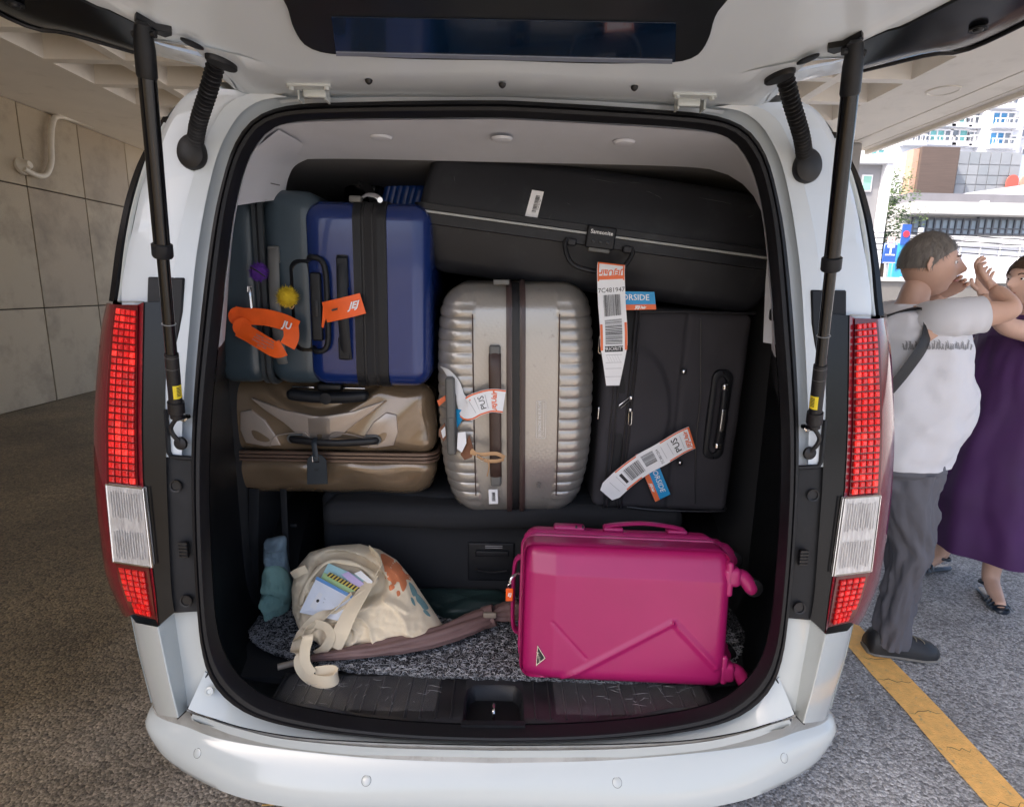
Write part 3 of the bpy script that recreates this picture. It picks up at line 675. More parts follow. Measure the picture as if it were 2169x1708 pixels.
add('bumper_ridge', loft([[p+Vector((0, .001, -.004)) for p in b2], [p+Vector((0, -.003, .002)) for p in b2], b3, [p+Vector((0, .002, -.012)) for p in b3]]), PAINT, van, auto=50)
k6 = zrow([(322,1520),(330,1560),(345,1600),(400,1640),(500,1685),(640,1712),(820,1722),(1050,1726)], .225)
def off2(r, o, dz): 
    R = []
    for i, p in enumerate(r):
        t = (r[min(i+1, len(r)-1)]-r[max(i-1, 0)]); nn = Vector((t.y, -t.x, 0)).normalized(); R.append(p+nn*o+Vector((0, 0, dz)))
    return R
stepo = [Vector((-.97, .30, .385))]+[p for p in b3 if True]+[Vector((.97, .30, .385))]
st = cr([Vector((-.95, .45, .40)), Vector((-.94, .2, .405)), Vector((-.865, .05, .43))]+[Vector(p)+Vector((0, .002, -.005)) for p in b3[::6]]+[Vector((.865, .05, .43)), Vector((.94, .2, .405)), Vector((.95, .45, .40))], len(k4))
add('bumper_tread', loft([st, [a.lerp(b, .5) for a, b in zip(st, k4)], k4i]), DUSTY, van, auto=60)
bf = [k4i, [p+Vector((0, 0, -.003)) for p in k4], off2(k4, .012, -.010), off2(k4, .022, -.030), off2([a.lerp(b, .5) for a, b in zip(k4, k6)], .020, 0), off2([a.lerp(b, .85) for a, b in zip(k4, k6)], .008, 0), k6, off2(k6, -.03, -.02), off2(k6, -.10, -.03)]
bump = add('bumper', loft(bf), PAINT, van, auto=50)
from mathutils.bvhtree import BVHTree
_bb = BVHTree.FromPolygons([MW[van.name] @ v.co for v in bump.data.vertices], [tuple(p.vertices) for p in bump.data.polygons])
for x, y, Y in ((418,1594,-.135), (776,1652,-.215)):
    for mir in (False, True):
        hit = _bb.ray_cast(CAM, ray(x, y).normalized()); c, nrm = hit[0], hit[1]
        if nrm.y > 0: nrm = -nrm
        s = add('parking_sensor', disc_stack(c-nrm*.012, nrm, [(0, .0118), (.0125, .0118), (.0132, .0108)], 24), PAINT, van, mirror=mir)
        add('sensor_ring', disc_stack(c-nrm*.012, nrm, [(0, .0127), (.0123, .0127)], 24), M('gap_line', (.03,)*3, .8), s, mirror=mir)
add('underbody', box(-.86, .86, .1, 4.6, .14, .24), CAB, van, smooth=False)
add('bumper_dirt_smudge', disc_stack(Q(420, 1459, .0)+Vector((0, -.004, 0)), (0, -1, .3), [(0, .008), (.002, .008), (.003, .003)], 16), PAINT, van) if False else None
plug = Q(444, 1463, .008); add('flange_plug', disc_stack(plug, Vector((0, -1, .5)), [(0, .011), (.003, .011), (.004, .007), (.002, .005)], 20), PAINT, van)
# wheels
def wheel(c, name='wheel'):
    w = add(name, disc_stack(c, (1, 0, 0), [(-.11, .20), (-.11, .30), (-.09, .335), (.09, .335), (.11, .30), (.11, .20), (.06, .19)], 36), RUBBER, van)
    add('rim', merge(disc_stack(c, (1, 0, 0), [(-.10, .06), (-.112, .05), (.112, .05), (.10, .06)], 20), *[tube([c+Vector((.09*(1 if c.x > 0 else -1), .04*cos(a), .04*sin(a))), c+Vector((.10*(1 if c.x > 0 else -1), .20*cos(a), .20*sin(a)))], .018, 6) for a in [2*pi*i/8 for i in range(8)]]), STEEL, w)
for x in (-.86, .86):
    for y in (.95, 4.1): wheel(Vector((x, y, .335)))

# ---- tail lamps
OUTL = [(238,637),(222,700),(210,800),(203,900),(205,1000),(213,1100),(228,1200),(240,1235),(262,1278),(276,1302)]
GL = [(243,645),(236,700),(229,800),(225,900),(226,1000),(227,1026),(234,1100),(244,1190),(256,1240),(274,1290),(282,1300)]
GR = [(292,645),(291,700),(290,800),(289,900),(291,1000),(293,1028),(304,1100),(314,1195),(320,1240),(328,1300),(331,1312)]
INL = [(304,640),(303,700),(301,800),(300,900),(302,1000),(304,1030),(312,1100),(322,1200),(328,1250),(334,1310),(335,1324)]
def xat(c, y):
    for (x0, y0), (x1, y1) in zip(c, c[1:]):
        if y <= y1 or (x1, y1) == c[-1]: return x0+(x1-x0)*(y-y0)/(y1-y0)
LENSR = M('lamp_red_lens', (.16, .008, .016), .08, 0, None, None, coat=.8)
LENSD = M('lamp_dark_base', (.10, .004, .006), .2, 0, None, None, coat=.5)
def cellmat(k, c, e): return M('lamp_red_cell_%d' % k, c, .25, 0, (420, .9, .002), (60, .25), coat=.8, emit=e)  # faint emission added to stand in for the cells' bright retroreflection
CELL = [cellmat(0, (.80, .007, .007), .08), cellmat(1, (.92, .03, .022), .22), cellmat(2, (.66, .005, .006), .04)]
CLEAR = M('clear_lamp_lens', (.55, .54, .54), .12, .25, (60, .8, .006), (40, .25), coat=1., stretch=(3, 3, .4)); CHROME = M('chrome_edge', (.75, .75, .76), .12, 1.)
for mir in (False, True):
    lamp = add('tail_lamp', loft([row(OUTL, .26, 60), row(OUTL, .12, 60), [a.lerp(b, .5)+Vector((-.010, -.012, 0)) for a, b in zip(row(OUTL, .12, 60), row(GL, .012, 60))], row(GL, .010, 60), row(GR, -.008, 60), row(INL, -.018, 60), row(INL, .03, 60)]), LENSR, van, mirror=mir, auto=40)
    add('lamp_back', loft([row(GL, -.001+.006, 60), row(GR, -.014, 60)]), LENSD, lamp, mirror=mir)
    cap_a = [Q(238, 637, .12), Q(243, 637, .01), Q(304, 638, -.018), Q(304, 640, .08), Q(238, 639, .2)]
    add('lamp_top', (cap_a, [(0, 1, 2, 3, 4)]), LENSR, lamp, mirror=mir, smooth=False)
    def cell_at(y, y2, c, nc=4, xa=0., xb=1.):
        pts = []
        for (yy, fr) in ((y, c+.12), (y, c+.87), (y2, c+.87), (y2, c+.12)):
            f = xa+(xb-xa)*fr/nc; xl = xat(GL, yy)+5; xr = xat(GR, yy)-3; x = xl+(xr-xl)*f
            yt = yy+(f*6 if yy < 1100 else f*11); pts.append(Q(x, yt, .006+(-.020)*f))
        return pts
    def put_cell(pts, mat):
        ctr = sum(pts, Vector())/4; o = Vector((0, -.004, 0)); inn = [ctr+(p-ctr)*.72+Vector((0, -.0065, 0)) for p in pts]
        add('lamp_cell', (pts+[p+o for p in pts]+inn, [(4+i, 4+(i+1) % 4, (i+1) % 4, i) for i in range(4)]+[(8+i, 8+(i+1) % 4, 4+(i+1) % 4, 4+i) for i in range(4)]+[(11, 10, 9, 8)]), mat, lamp, mirror=mir, smooth=False)
    N1 = 25
    for r in range(N1):
        y = 652+(1022-652)*r/N1; y2 = y+(1022-652)/N1*.76
        for c in range(4):
            k = 1 if (r in (6, 7, 17) and c == 3) or random.random() < .06 else (2 if random.random() < .3 or r > 22 else 0)
            put_cell(cell_at(y, y2, c), CELL[k])
    for r in range(8):
        y = 1200+(1296-1200)*r/8; y2 = y+12*.80
        for c in range(4):
            put_cell(cell_at(y, y2, c, 4, .15 if r > 5 else .0, .93), CELL[2 if random.random() < .6 else 0])
    # clear reversing lamp
    ca = [Q(xat(GL, 1027)-3, 1025, -.006), Q(xat(GR, 1033)+8, 1034, -.028), Q(xat(GR, 1195)+6, 1201, -.028), Q(xat(GL, 1188)-4, 1189, -.006)]
    fr_ = add('reverse_lens', bevel(prism(ca, (0, .02, 0)), .002, 1), CLEAR, lamp, mirror=mir, smooth=False)
    ctr = sum(ca, Vector())/4; mid_l = ca[0].lerp(ca[3], .5); mid_r = ca[1].lerp(ca[2], .5)
    add('lens_rim', merge(*[tube([ca[i], ca[(i+1) % 4]], .0022, 6) for i in range(4)]+[tube([ca[1]+Vector((.006*(1), -.001, 0)), ca[2]+Vector((.006, -.001, 0))], .002, 5)]), CHROME, fr_, mirror=mir)
    fac = []
    for h_, (pa, pb, pc, pd) in enumerate(((ca[0], ca[1], mid_r, mid_l), (mid_l, mid_r, ca[2], ca[3]))):
        for i in range(12):
            t = .12+.76*i/11; a = pa.lerp(pb, t); b = pd.lerp(pc, t); q1 = a.lerp(b, .12+.06*random.random()); q2 = a.lerp(b, .88-.1*random.random())
            fac.append(tube([q1+Vector((0, -.003, 0)), q2+Vector((0, -.003, 0))], .0014, 4))
    add('lens_facets', merge(*fac), CLEAR, fr_, mirror=mir, smooth=False)
    # gloss-black housing and matt panel
    H1 = [(304,640),(303,700),(301,800),(300,900),(302,1000),(304,1030),(312,1100),(322,1200),(328,1250),(334,1310),(336,1323)]
    H2 = [(352,638),(351,700),(350,800),(350,870),(352,980),(353,1030),(356,1100),(360,1200),(363,1250),(368,1290),(370,1296)]
    add('lamp_housing', loft([row(H1, .02, 40), row(H1, -.014, 40), row(H2, -.004, 40), row(H2, .05, 40)]), GLOSSB, van, mirror=mir, auto=30)
    add('housing_cap', ([Q(300, 640, -.016), Q(352, 638, -.006), Q(352, 636, .06), Q(300, 638, .06)], [(0, 1, 2, 3)]), BLACKP, van, mirror=mir, smooth=False)
    H3 = [(350,968),(353,1030),(356,1100),(360,1200),(363,1250),(369,1297)]; H4 = [(410,972),(411,1030),(412,1100),(415,1200),(418,1250),(421,1294)]
    mp_ = add('pillar_panel', loft([row(H3, .0, 30), row(H3, .006, 30), row(H4, .020, 30), row(H4, .05, 30)]), BLACKP, van, mirror=mir, auto=30)
    add('window_frame_strip', merge(tube(row([(352,866),(357,945),(360,964),(378,968),(408,970)], -.002, 14), [(.006, .006)]*14, 6)), BLACKP, mp_, mirror=mir)
    for (x, y) in ((372, 1029), (394, 1272)):
        c = Q(x, y, .006); s = add('screw', disc_stack(c, (0, -1, .1), [(-.002, .016), (.002, .016), (.001, .012), (-.006, .010)], 20), RUBBER, mp_, mirror=mir)
        if not mir: pass
        add('screw_head', disc_stack(c+Vector((.002, -.002, 0)), (0, -1, .1), [(0, .007), (.005, .006), (.006, .003)], 12), GLOSSB, s, mirror=mir) if False else None
    c = Q(391, 1163, .004); add('grip_tab', merge(rbox(.020, .012, .045, .005, (1, 1, 3), 2, cx=c.x, cy=c.y, cz=c.z), *[box(c.x-.011, c.x+.011, c.y-.009, c.y-.004, c.z-.018+.009*i, c.z-.014+.009*i) for i in range(5)]), RUBBER, mp_, mirror=mir)
    # black cover plate behind the strut
    pl = [Q(312, 586, -.004), Q(389, 588, -.004), Q(385, 660, -.002), Q(374, 730, .0), Q(350, 735, .0), Q(310, 660, .0)]
    add('pillar_cover', bevel(prism(list(reversed(pl)), (0, .02, 0)), .003, 1), BLACKP, van, mirror=mir)
    if mir is False: pass

# ---- cargo sill plate, latch pocket and ribs
ZF = .415
PLATE = M('sill_plate_plastic', (.020, .020, .023), .33, 0, (220, .3, .0006), (9, .3), dirt=(22, (.065, .065, .07), .62, .8))
def fl(x, y, z=ZF): return PZ(x, y, z)
def hinv(xa, xb, n=30):   # front edge of the plate follows the seal
    pts = []
    for p in h_in:
        if p.z < .55: pts.append(Vector((p.x, p.y+.028, 0)))
    return pts
ed = sorted([Vector((p.x, p.y, 0)) for p in closed(h_in) if p.z < .62], key=lambda p: p.x)
def edge_y(x):
    for a, b in zip(ed, ed[1:]):
        if a.x <= x <= b.x: return a.y+(b.y-a.y)*(x-a.x)/max(b.x-a.x, 1e-6)
    return .05
def edge_z(x):
    ez = sorted([p for p in closed(h_in) if p.z < .62], key=lambda p: p.x)
    for a, b in zip(ez, ez[1:]):
        if a.x <= x <= b.x: return a.z+(b.z-a.z)*(x-a.x)/max(b.x-a.x, 1e-6)
    return .6
pkx = .083
def plate(x0, x1, yb, n=50):
    R = []
    for i in range(n+1):
        x = x0+(x1-x0)*i/n; zf = min(edge_z(x), ZF+.035); yf = edge_y(x)
        zz = max(0, zf-ZF-.01)
        R.append([Vector((x, yf+.004, zf-.002)), Vector((x, yf+.012, max(ZF, zf-.004)+zz*.3)), Vector((x, yf+.026, ZF+zz*.15)), Vector((x, yb, ZF)), Vector((x, yb+.02, ZF-.02))])
    return loft(R)
sp = add('sill_plate', merge(plate(-.62, -pkx, .12), plate(pkx, .62, .12)), PLATE, van, auto=50)
for sgn in (-1, 1):
    for i in range(13):
        x = sgn*(.115+.0415*i); ya, yb = edge_y(x)+.014, .105
        add('rib', tube([(x, ya, ZF-.001+max(0, (edge_z(x)-ZF-.01))*.3), (x, (ya+yb)/2, ZF), (x, yb, ZF-.001)], .0042, 6), PLATE, sp)
pk = []
def pocket_ring(s, z, dy=0): return [Vector((x*s, y+dy, z)) for x, y in pts_pk]
pts_pk = [(-.083, -.075), (-.083, .02), (-.078, .055), (-.06, .075), (0, .078), (.06, .075), (.078, .055), (.083, .02), (.083, -.075)]
add('latch_pocket', merge(loft([[Vector((x*1.0, y, ZF)) for x, y in pts_pk], [Vector((x*.93, y-.006, ZF-.006)) for x, y in pts_pk], [Vector((x*.88, y*.9-.012, ZF-.05)) for x, y in pts_pk]]), ([Vector((x*.9, y*.9-.012, ZF-.048)) for x, y in pts_pk], [tuple(range(9))])), BLACKP, sp)
add('pocket_surround', ([Vector((-.083, .12, ZF)), Vector((.083, .12, ZF))]+[Vector((x, y, ZF)) for x, y in reversed(pts_pk)][1:-1], [tuple(range(9))]), PLATE, sp, smooth=False)
add('pocket_front', merge(box(-.085, .085, -.085, -.068, ZF-.05, ZF+.004)), BLACKP, sp, smooth=False)
add('latch_striker', merge(tube(cr([(.0, -.035, ZF-.05), (.0, -.035, ZF-.005), (.0, -.02, ZF+.006), (.0, .0, ZF-.005), (.0, .005, ZF-.05)], 20), .0045, 8)), STEEL, sp)
add('floor_pan', box(-.9, .9, .12, 4.0, .37, .40), CAB, van, smooth=False)

# ---- third-row seat folded behind the cargo area
seat = add('folded_seat', rbox(1.30, .30, .42, .035, (8, 4, 6), 4, cx=.01, cy=.70, cz=.61), DARKCLOTH, van)
def seatf(p, n): p.z += .006*sin(p.x*9); return p
add('seat_cushion', rbox(1.26, 1.2, .09, .04, (10, 6, 1), 4, seatf, cx=.02, cy=1.06, cz=.765), DARKCLOTH, seat)
add('seat_handle_panel', merge(xf(rbox(.17, .014, .15, .006, (2, 1, 2), 2), Matrix.Translation(P(1040, 1188, .548)))), BLACKP, seat)
pc = P(1042, 1193, .535)
add('pull_handle', merge(*[tube(cr([pc+Vector((sx*.055, -.002, -.028)), pc+Vector((0, -.004, -.034)), pc+Vector((-sx*.055, -.002, -.028))], 10), .005, 6) for sx in (1,)], xf(rbox(.12, .01, .022, .004, (1, 1, 1), 2), Matrix.Translation(pc+Vector((0, 0, .04))))), BLACKP, seat)
lb_ = P(1046, 1158, .524)
add('warning_label', merge(*[box(lb_.x-.031+.0, lb_.x+.031, lb_.y-.001, lb_.y, lb_.z-.004+.007*i, lb_.z-.001+.007*i) for i in range(2)]), GREYINK, seat, smooth=False)
for (xa, xb, w) in ((538, 538, .035), (600, 612, .022)):
    a = P(xa, 1035, .52); b = P(xb, 1250, .52)
    add('seat_strap', tube([a, a.lerp(b, .5)+Vector((0, -.006, 0)), b], [(w/2, .002)]*3, 8, flat=(1, 0, 0)), DARKCLOTH, seat)
bk = P(622, 1112, .515); add('strap_buckle', rbox(.022, .006, .012, .002, (1, 1, 1), 1, cx=bk.x, cy=bk.y, cz=bk.z), BLACKP, seat)
for x in (-.35, .4): add('headrest', rbox(.26, .12, .2, .05, (3, 2, 3), 4, cx=x, cy=2.2, cz=1.45), CAB, van)
add('side_window_glass', merge(box(-.855, -.85, .6, 1.4, 1.5, 1.8)), GLOSSB, van, smooth=False)

# ---- raised tailgate
gate = add('tailgate', ([Vector((-.8, .1, 2.1)), Vector((.8, .1, 2.1)), Vector((.8, .1, 2.105))], [(0, 1, 2)]), PAINT, van)
bpy.data.objects.remove(gate)
def grow(pts, off, n): return cr([G(x, y, off) for x, y in pts], n)
def gw(x, y, off=0): return Vector((x, y, gz(y)+off))
# left half rows from the hinge edge towards the viewer
gr = []
E0 = [(1050,205),(900,206),(750,208),(640,211),(560,214),(516,214),(504,200),(486,165)]
E1 = [(1050,192),(900,193),(750,195),(640,198),(570,201),(525,201),(508,188),(480,158)]
E2 = [(1050,187),(900,188),(750,190),(640,192),(575,193),(530,190),(505,176),(462,149)]
E3 = [(1050,162),(900,163),(750,164),(640,165),(575,160),(530,150),(490,138),(436,126)]
E4 = [(1050,150),(900,151),(750,150),(640,146),(575,136),(525,122),(470,108),(400,92)]
E5 = [(1050,133),(900,131),(750,125),(660,118),(600,100),(550,80),(480,56),(390,30)]
def gfull(pts, off, n=40):
    c = grow(pts, off, n); c[0].x = 0; return list(reversed(c[1:])) + [Vector((-p.x, p.y, p.z)) for p in c]
side = [(-.66, -.02), (-.72, -.13), (-.80, -.26), (-.90, -.50), (-.96, -.80), (-.94, -1.15)]
rows_ = [gfull(E0, .012), gfull(E1, .0), gfull(E2, -.010), gfull(E3, -.020), gfull(E4, -.019)]
N_ = len(rows_[0])
def wrow(x, y, off, bow=0):   # straight row across the gate at depth y
    return [Vector((-x+2*x*i/(N_-1), y+bow*(1-(2*i/(N_-1)-1)**2), gz(y)+off)) for i in range(N_)]
rows_ += [wrow(.76, -.16, -.012, .03), wrow(.84, -.36, -.01), wrow(.92, -.62, -.01), wrow(.95, -.95, -.03), wrow(.93, -1.2, -.06)]
gate = add('tailgate', loft(rows_), PAINTIN, van, auto=50)
# outer skin above
add('outer_skin', loft([[p+Vector((0, .02 if i == 0 else 0, .055)) for p in r] for i, r in enumerate(rows_)]+[rows_[-1]]), PAINT, gate, auto=60)
# side flange, folded edge towards the lamps
S1 = [(486,165),(448,142),(400,127),(325,105),(262,70),(180,38),(60,-10)]; S2 = [(516,214),(470,160),(430,142),(330,118),(290,104),(240,86),(60,28)]
for mir in (False, True):
    s1 = grow(S1, -.004, 40); s2 = grow(S2, .014, 40); s1b = grow([(x+8, y-12) for x, y in S1], -.012, 40)
    add('gate_flange', loft([s1b, s1, s2, [p+Vector((-.004, .004, .03)) for p in s2]]), PAINTIN, gate, mirror=mir, auto=30)
    # black side moulding: traced start, then following the gate in plan
    t1 = [G(300, 56, -.012), G(230, 24, -.014), G(168, 0, -.016)]; t2 = [G(283, 94, .01), G(140, 52, .01), G(0, 12, .01)]
    t1 += [Vector((t1[-1].x-.06, -.50, gz(-.50)-.016)), Vector((t1[-1].x-.08, -.9, gz(-.9)-.02))]
    t2 += [Vector((t2[-1].x-.06, -.62, gz(-.62)+.01)), Vector((t2[-1].x-.05, -1.0, gz(-1.0)+.01))]
    c1, c2 = cr(t1, 40), cr(t2, 40); cm = [a.lerp(b, .5)+Vector((0, 0, -.020)) for a, b in zip(c1, c2)]
    cm1 = [a.lerp(b, .78)+Vector((0, 0, -.020)) for a, b in zip(c1, c2)]
    sm = add('side_moulding', loft([[p+Vector((0, 0, .02)) for p in c1], c1, cm, cm1, [p+Vector((0, 0, -.012)) for p in c2], c2, [p+Vector((0, 0, .03)) for p in c2]]), GLOSSB, gate, mirror=mir, auto=25)
    ln = [p+Vector((.002, 0, -.016)) for p in c2]
    add('moulding_edge', tube(ln, .0035, 6), RUBBER, sm, mirror=mir)
    for t in (9, 17):
        c = cm[t]+Vector((0, 0, -.002)); add('moulding_screw', disc_stack(c, (0, 0, -1), [(0, .014), (.003, .014), (.002, .009), (.006, .007)], 18), BLACKP, sm, mirror=mir)
    cb = cm1[19]; add('bump_stop', disc_stack(cb, (.1, .0, -1), [(0, .022), (.03, .020), (.055, .016), (.06, .010)], 18), BLACKP, sm, mirror=mir)
    # slotted hole cover
    so_ = [G(402, 88+2, -.017)+Vector((0, 0, 0))]
    def oval(cx, cy, ang, a_, b_, off, th, nm, mt, par):
        c = G(cx, cy, off); d1 = (G(cx+cos(ang)*10, cy+sin(ang)*10, off)-c).normalized(); nn = GN.normalized(); d2 = nn.cross(d1).normalized()
        def rg(s, h): return [c+d1*(a_*s*cos(t))+d2*(b_*s*sin(t))-nn*h for t in [2*pi*k/28 for k in range(28)]]
        return add(nm, loft([rg(1, 0), rg(1, th*.7), rg(.9, th), rg(.5, th)], cu=True, cap=True), mt, par, mirror=mir)
    oval(407, 92, radians(27), .024, .010, -.020, .003, 'slot_cover', BLACKP, gate)
# rubber plugs
for x, y in ((781, 170), (1064, 178), (1344, 184)):
    add('rubber_plug', disc_stack(G(x, y, -.021), -GN, [(0, .0085), (.004, .0075), (.007, .005), (.009, .002)], 16), RUBBER, gate)
# window in the gate
FR = [(1050,128),(900,126),(800,122),(720,116),(680,111),(645,95),(622,60),(610,20),(600,0)]
f0 = grow(FR, -.018, 30); f0[0].x = 0
back = [Vector((f0[-1].x-.02, -.55, gz(-.55)-.018)), Vector((f0[-1].x+.02, -.85, gz(-.85)-.018)), Vector((-.2, -.93, gz(-.93)-.018)), Vector((0, -.93, gz(-.93)-.018))]
hf = f0+cr([f0[-1]]+back, 20)[1:]
outl = hf+[Vector((-p.x, p.y, p.z)) for p in reversed(hf[1:-1])]
FRIT = M('black_glass_border', (.012, .014, .017), .35, 0, (400, .2, .0003), (3, .2))
wn = add('rear_window', prism(list(reversed(outl)), (0, 0, .03)), FRIT, gate, smooth=False)
GLB = M('tinted_rear_glass', (.003, .014, .040), .10, 0, None, (3, .4), coat=1.)
g_ = [G(712, 116, -.021), G(1430, 132, -.021), G(1432, 50, -.021), G(702, 37, -.021)]
add('tinted_pane', prism(g_, (0, 0, .002)), GLB, wn, smooth=False)
add('pane_edge', prism([G(712, 119, -.0225), G(1424, 136, -.0225), G(1424, 128, -.0225), G(712, 111, -.0225)], (0, 0, .002)), M('pane_edge_grey', (.22, .25, .32), .25, 0, None, None, coat=.5), wn, smooth=False)
# hinges
for mir in (False, True):
    o = G(655, 182, -.004)
    def gl_(x, y, off=-.016): return G(x, y, off)
    hp = [gl_(607, 176), gl_(700, 178), gl_(702, 186), gl_(607, 184)]
    hg = add('hinge', merge(bevel(prism([p+Vector((0, 0, -.004)) for p in hp], (0, 0, .008)), .001, 1), tube([gl_(636, 202, .006), gl_(690, 203, .006)], .007, 10),
        thicken(([gl_(640, 186, -.018), gl_(688, 187, -.018), gl_(688, 204, .0), gl_(640, 203, .0)], [(3, 2, 1, 0)]), .004), box(*sorted((gl_(634, 200).x, gl_(638, 200).x)), gl_(636, 200).y-.012, gl_(636, 200).y+.02, 1.970, 1.995), box(*sorted((gl_(690, 200).x, gl_(694, 200).x)), gl_(690, 200).y-.012, gl_(690, 200).y+.02, 1.970, 1.995)), PAINT, van, mirror=mir)
    ha0, ha1 = gl_(640, 190).x, gl_(688, 190).x; hy = gl_(664, 196).y
    add('hinge_plate', bevel(box(min(ha0, ha1), max(ha0, ha1), hy-.010, hy+.004, 1.974, 1.992), .003, 2), PAINT, hg, mirror=mir)
    for x in (617, 692):
        add('bolt', merge(disc_stack(gl_(x, 183, -.018), -GN, [(0, .0085), (.002, .0085), (.0025, .006), (.009, .006)], 6), disc_stack(gl_(x, 183, -.017), -GN, [(0, .0105), (.002, .0105)], 20)), PAINT, hg, mirror=mir)
# gas struts
TUBEB = M('strut_black_tube', (.004, .004, .005), .14, 0, None, None, coat=.1, spec=.45)
YLAB = M('yellow_label', (.80, .62, .03), .5)
for mir in (False, True):
    top = G(303, 62, -.035); bot = Q(375, 884, -.03); d = (bot-top); L = d.length; dn = d.normalized()
    def sp_(t): return top+d*t
    stt = add('gas_strut', tube([sp_(.055), sp_(.50)], .0158, 24), TUBEB, van, mirror=mir)
    add('strut_rod', tube([sp_(.5), sp_(.80)], .0122, 20), TUBEB, stt, mirror=mir)
    add('strut_cap', merge(disc_stack(sp_(-.0), dn, [(-.012, .008), (-.006, .014), (.03, .0178), (.075, .0178), (.08, .016)], 20)), BLACKP, stt, mirror=mir)
    add('strut_collar', merge(disc_stack(sp_(.495), dn, [(-.014, .0180), (-.012, .0205), (.012, .0205), (.016, .0180)], 24)), BLACKP, stt, mirror=mir)
    add('strut_sleeve', merge(disc_stack(sp_(.79), dn, [(-.0, .0138), (.0, .0148), (.17, .0148), (.17, .0138)], 20), disc_stack(sp_(.945), dn, [(0, .015), (.0, .0185), (.03, .0185), (.035, .014), (.05, .008)], 20)), RUBBER, stt, mirror=mir)
    add('strut_ring', merge(*[disc_stack(sp_(t), dn, [(-.0008, .0140), (0, .0152), (.0008, .0140)], 20) for t in (.70, .80, .835)]), M('ring_grey', (.3, .3, .3), .4), stt, mirror=mir)
    yl = sp_(.905); fx = Vector((1, 0, 0)) if not mir else Vector((1, 0, 0))
    side_ = (CAM-Vector((-yl.x, yl.y, yl.z)) if mir else CAM-yl); side_ = Vector((-side_.x if mir else side_.x, side_.y, side_.z)); side_ = (side_-dn*side_.dot(dn)).normalized(); sd2 = dn.cross(side_)
    def arc(t, a0, a1, r=.0152, n=8): return [sp_(t)+side_*r*cos(a0+(a1-a0)*i/n)+sd2*r*sin(a0+(a1-a0)*i/n) for i in range(n+1)]
    for mname, rr, ta, tb, a0, a1, mt in (('yellow_label', .0154, .885, .928, -1.2, .25, YLAB), ('label_print', .0157, .89, .922, -.9, -.25, BLACKINK)):
        if mname == 'label_print':
            add(mname, merge(*[loft([arc(ta+(tb-ta)*k/7, a0, a1, rr), arc(ta+(tb-ta)*(k+.55)/7, a0, a1, rr)]) for k in range(7)]), mt, stt, mirror=mir)
        else: add(mname, loft([arc(ta, a0, a1, rr), arc(tb, a0, a1, rr)]), mt, stt, mirror=mir)
    add('strut_bracket', merge(thicken(([G(288, 38, -.022), G(330, 62, -.022), G(362, 68, -.020), G(364, 76, -.020), G(350, 80, -.02), G(300, 62, -.022), G(284, 44, -.022)], [tuple(range(7))]), -.01), tube([G(325, 66, -.02), sp_(.005)], .008, 10), disc_stack(sp_(.01), (1, 0, 0), [(-.02, .006), (.022, .006)], 12)), BLACKP, gate, mirror=mir)
    bb_ = Q(383, 884, .0); add('ball_stud', merge(cyl(bot+dn*.0, bb_+Vector((.01, .015, 0)), .007, 12), disc_stack(bb_+Vector((.006, .006, 0)), (-.2, -1, 0), [(0, .012), (.006, .012), (.008, .008)], 6)), STEEL, stt, mirror=mir)
    add('strut_cable', tube(cr([bot+dn*.0, Q(362, 905, -.02), Q(368, 922, -.012), Q(382, 936, .0)], 18), .0055, 8), RUBBER, stt, mirror=mir)
    add('cable_grommet', disc_stack(Q(384, 938, .006), (-.1, -1, 0), [(0, .017), (.006, .016), (.010, .009)], 20), RUBBER, stt, mirror=mir)
    # corrugated cable boots
    a = G(458, 133, -.012); b = Q(412, 312, .0); m1 = a.lerp(b, .35)+Vector((.012, -.03, -.0)); path = cr([a, a.lerp(b, .3)+Vector((.006, -.012, 0)), a.lerp(b, .7)+Vector((.004, -.016, 0)), b], 200)
    bt = add('cable_boot', tube(path, [(.0150+.0042*sin(2*pi*i/199*24)*(1 if i < 190 else .3)) for i in range(200)], 14), RUBBER, van, mirror=mir)
    oval(469, 129, radians(27), .036, .017, -.020, .010, 'boot_flange', RUBBER, bt)
    pe = Q(410, 328, -.002)
    def rgb(s, h): return [pe+Vector((.034*s*cos(t), -h, (.036 if sin(t) < 0 else .045)*s*sin(t))) for t in [2*pi*k/28 for k in range(28)]]
    add('boot_end', loft([rgb(1, 0), rgb(1, .010), rgb(.90, .018), rgb(.62, .023), rgb(.2, .025)], cu=True, cap=True), RUBBER, bt, mirror=mir)
# ================================================================== LUGGAGE
def fit(xl, xr, yt, yb, Y, tilt=0.):
    """frame of a case whose visible outline spans those pixels at depth Y: returns base centre, width, height"""
    a = P((xl+xr)/2, yb, Y); b = P((xl+xr)/2, yt, Y); c = P(xl, (yt+yb)/2, Y); d = P(xr, (yt+yb)/2, Y)
    return Vector(((c.x+d.x)/2, Y, a.z)), d.x-c.x, b.z-a.z
def case(name, base, rot, label, cat='suitcase', group=None):
    return empty(name, base, rot, label, cat, group)
def A_(name, vf, mat, par, **k): return add(name, vf, mat, par, local=True, **k)
def plate_box(w, h, t, r, cx, cy, cz, m=(2, 1, 2), k=3, fn=None): return rbox(w, t, h, r, m, k, fn, cx, cy, cz)
def bar_handle(x0, z0, x1, z1, y, out, rad, n=16):
    """bail handle standing out from a front face (towards -y)"""
    a = Vector((x0, y, z0)); b = Vector((x1, y, z1)); d = b-a
    return tube(cr([a, a+d*.04+Vector((0, -out, 0)), a+d*.5+Vector((0, -out*1.15, 0)), b-d*.04+Vector((0, -out, 0)), b], n+8), [rad]*(n+8), 10, flat=(0, 1, 0))
def local(o, p): return MW[o.name].inverted() @ Vector(p)
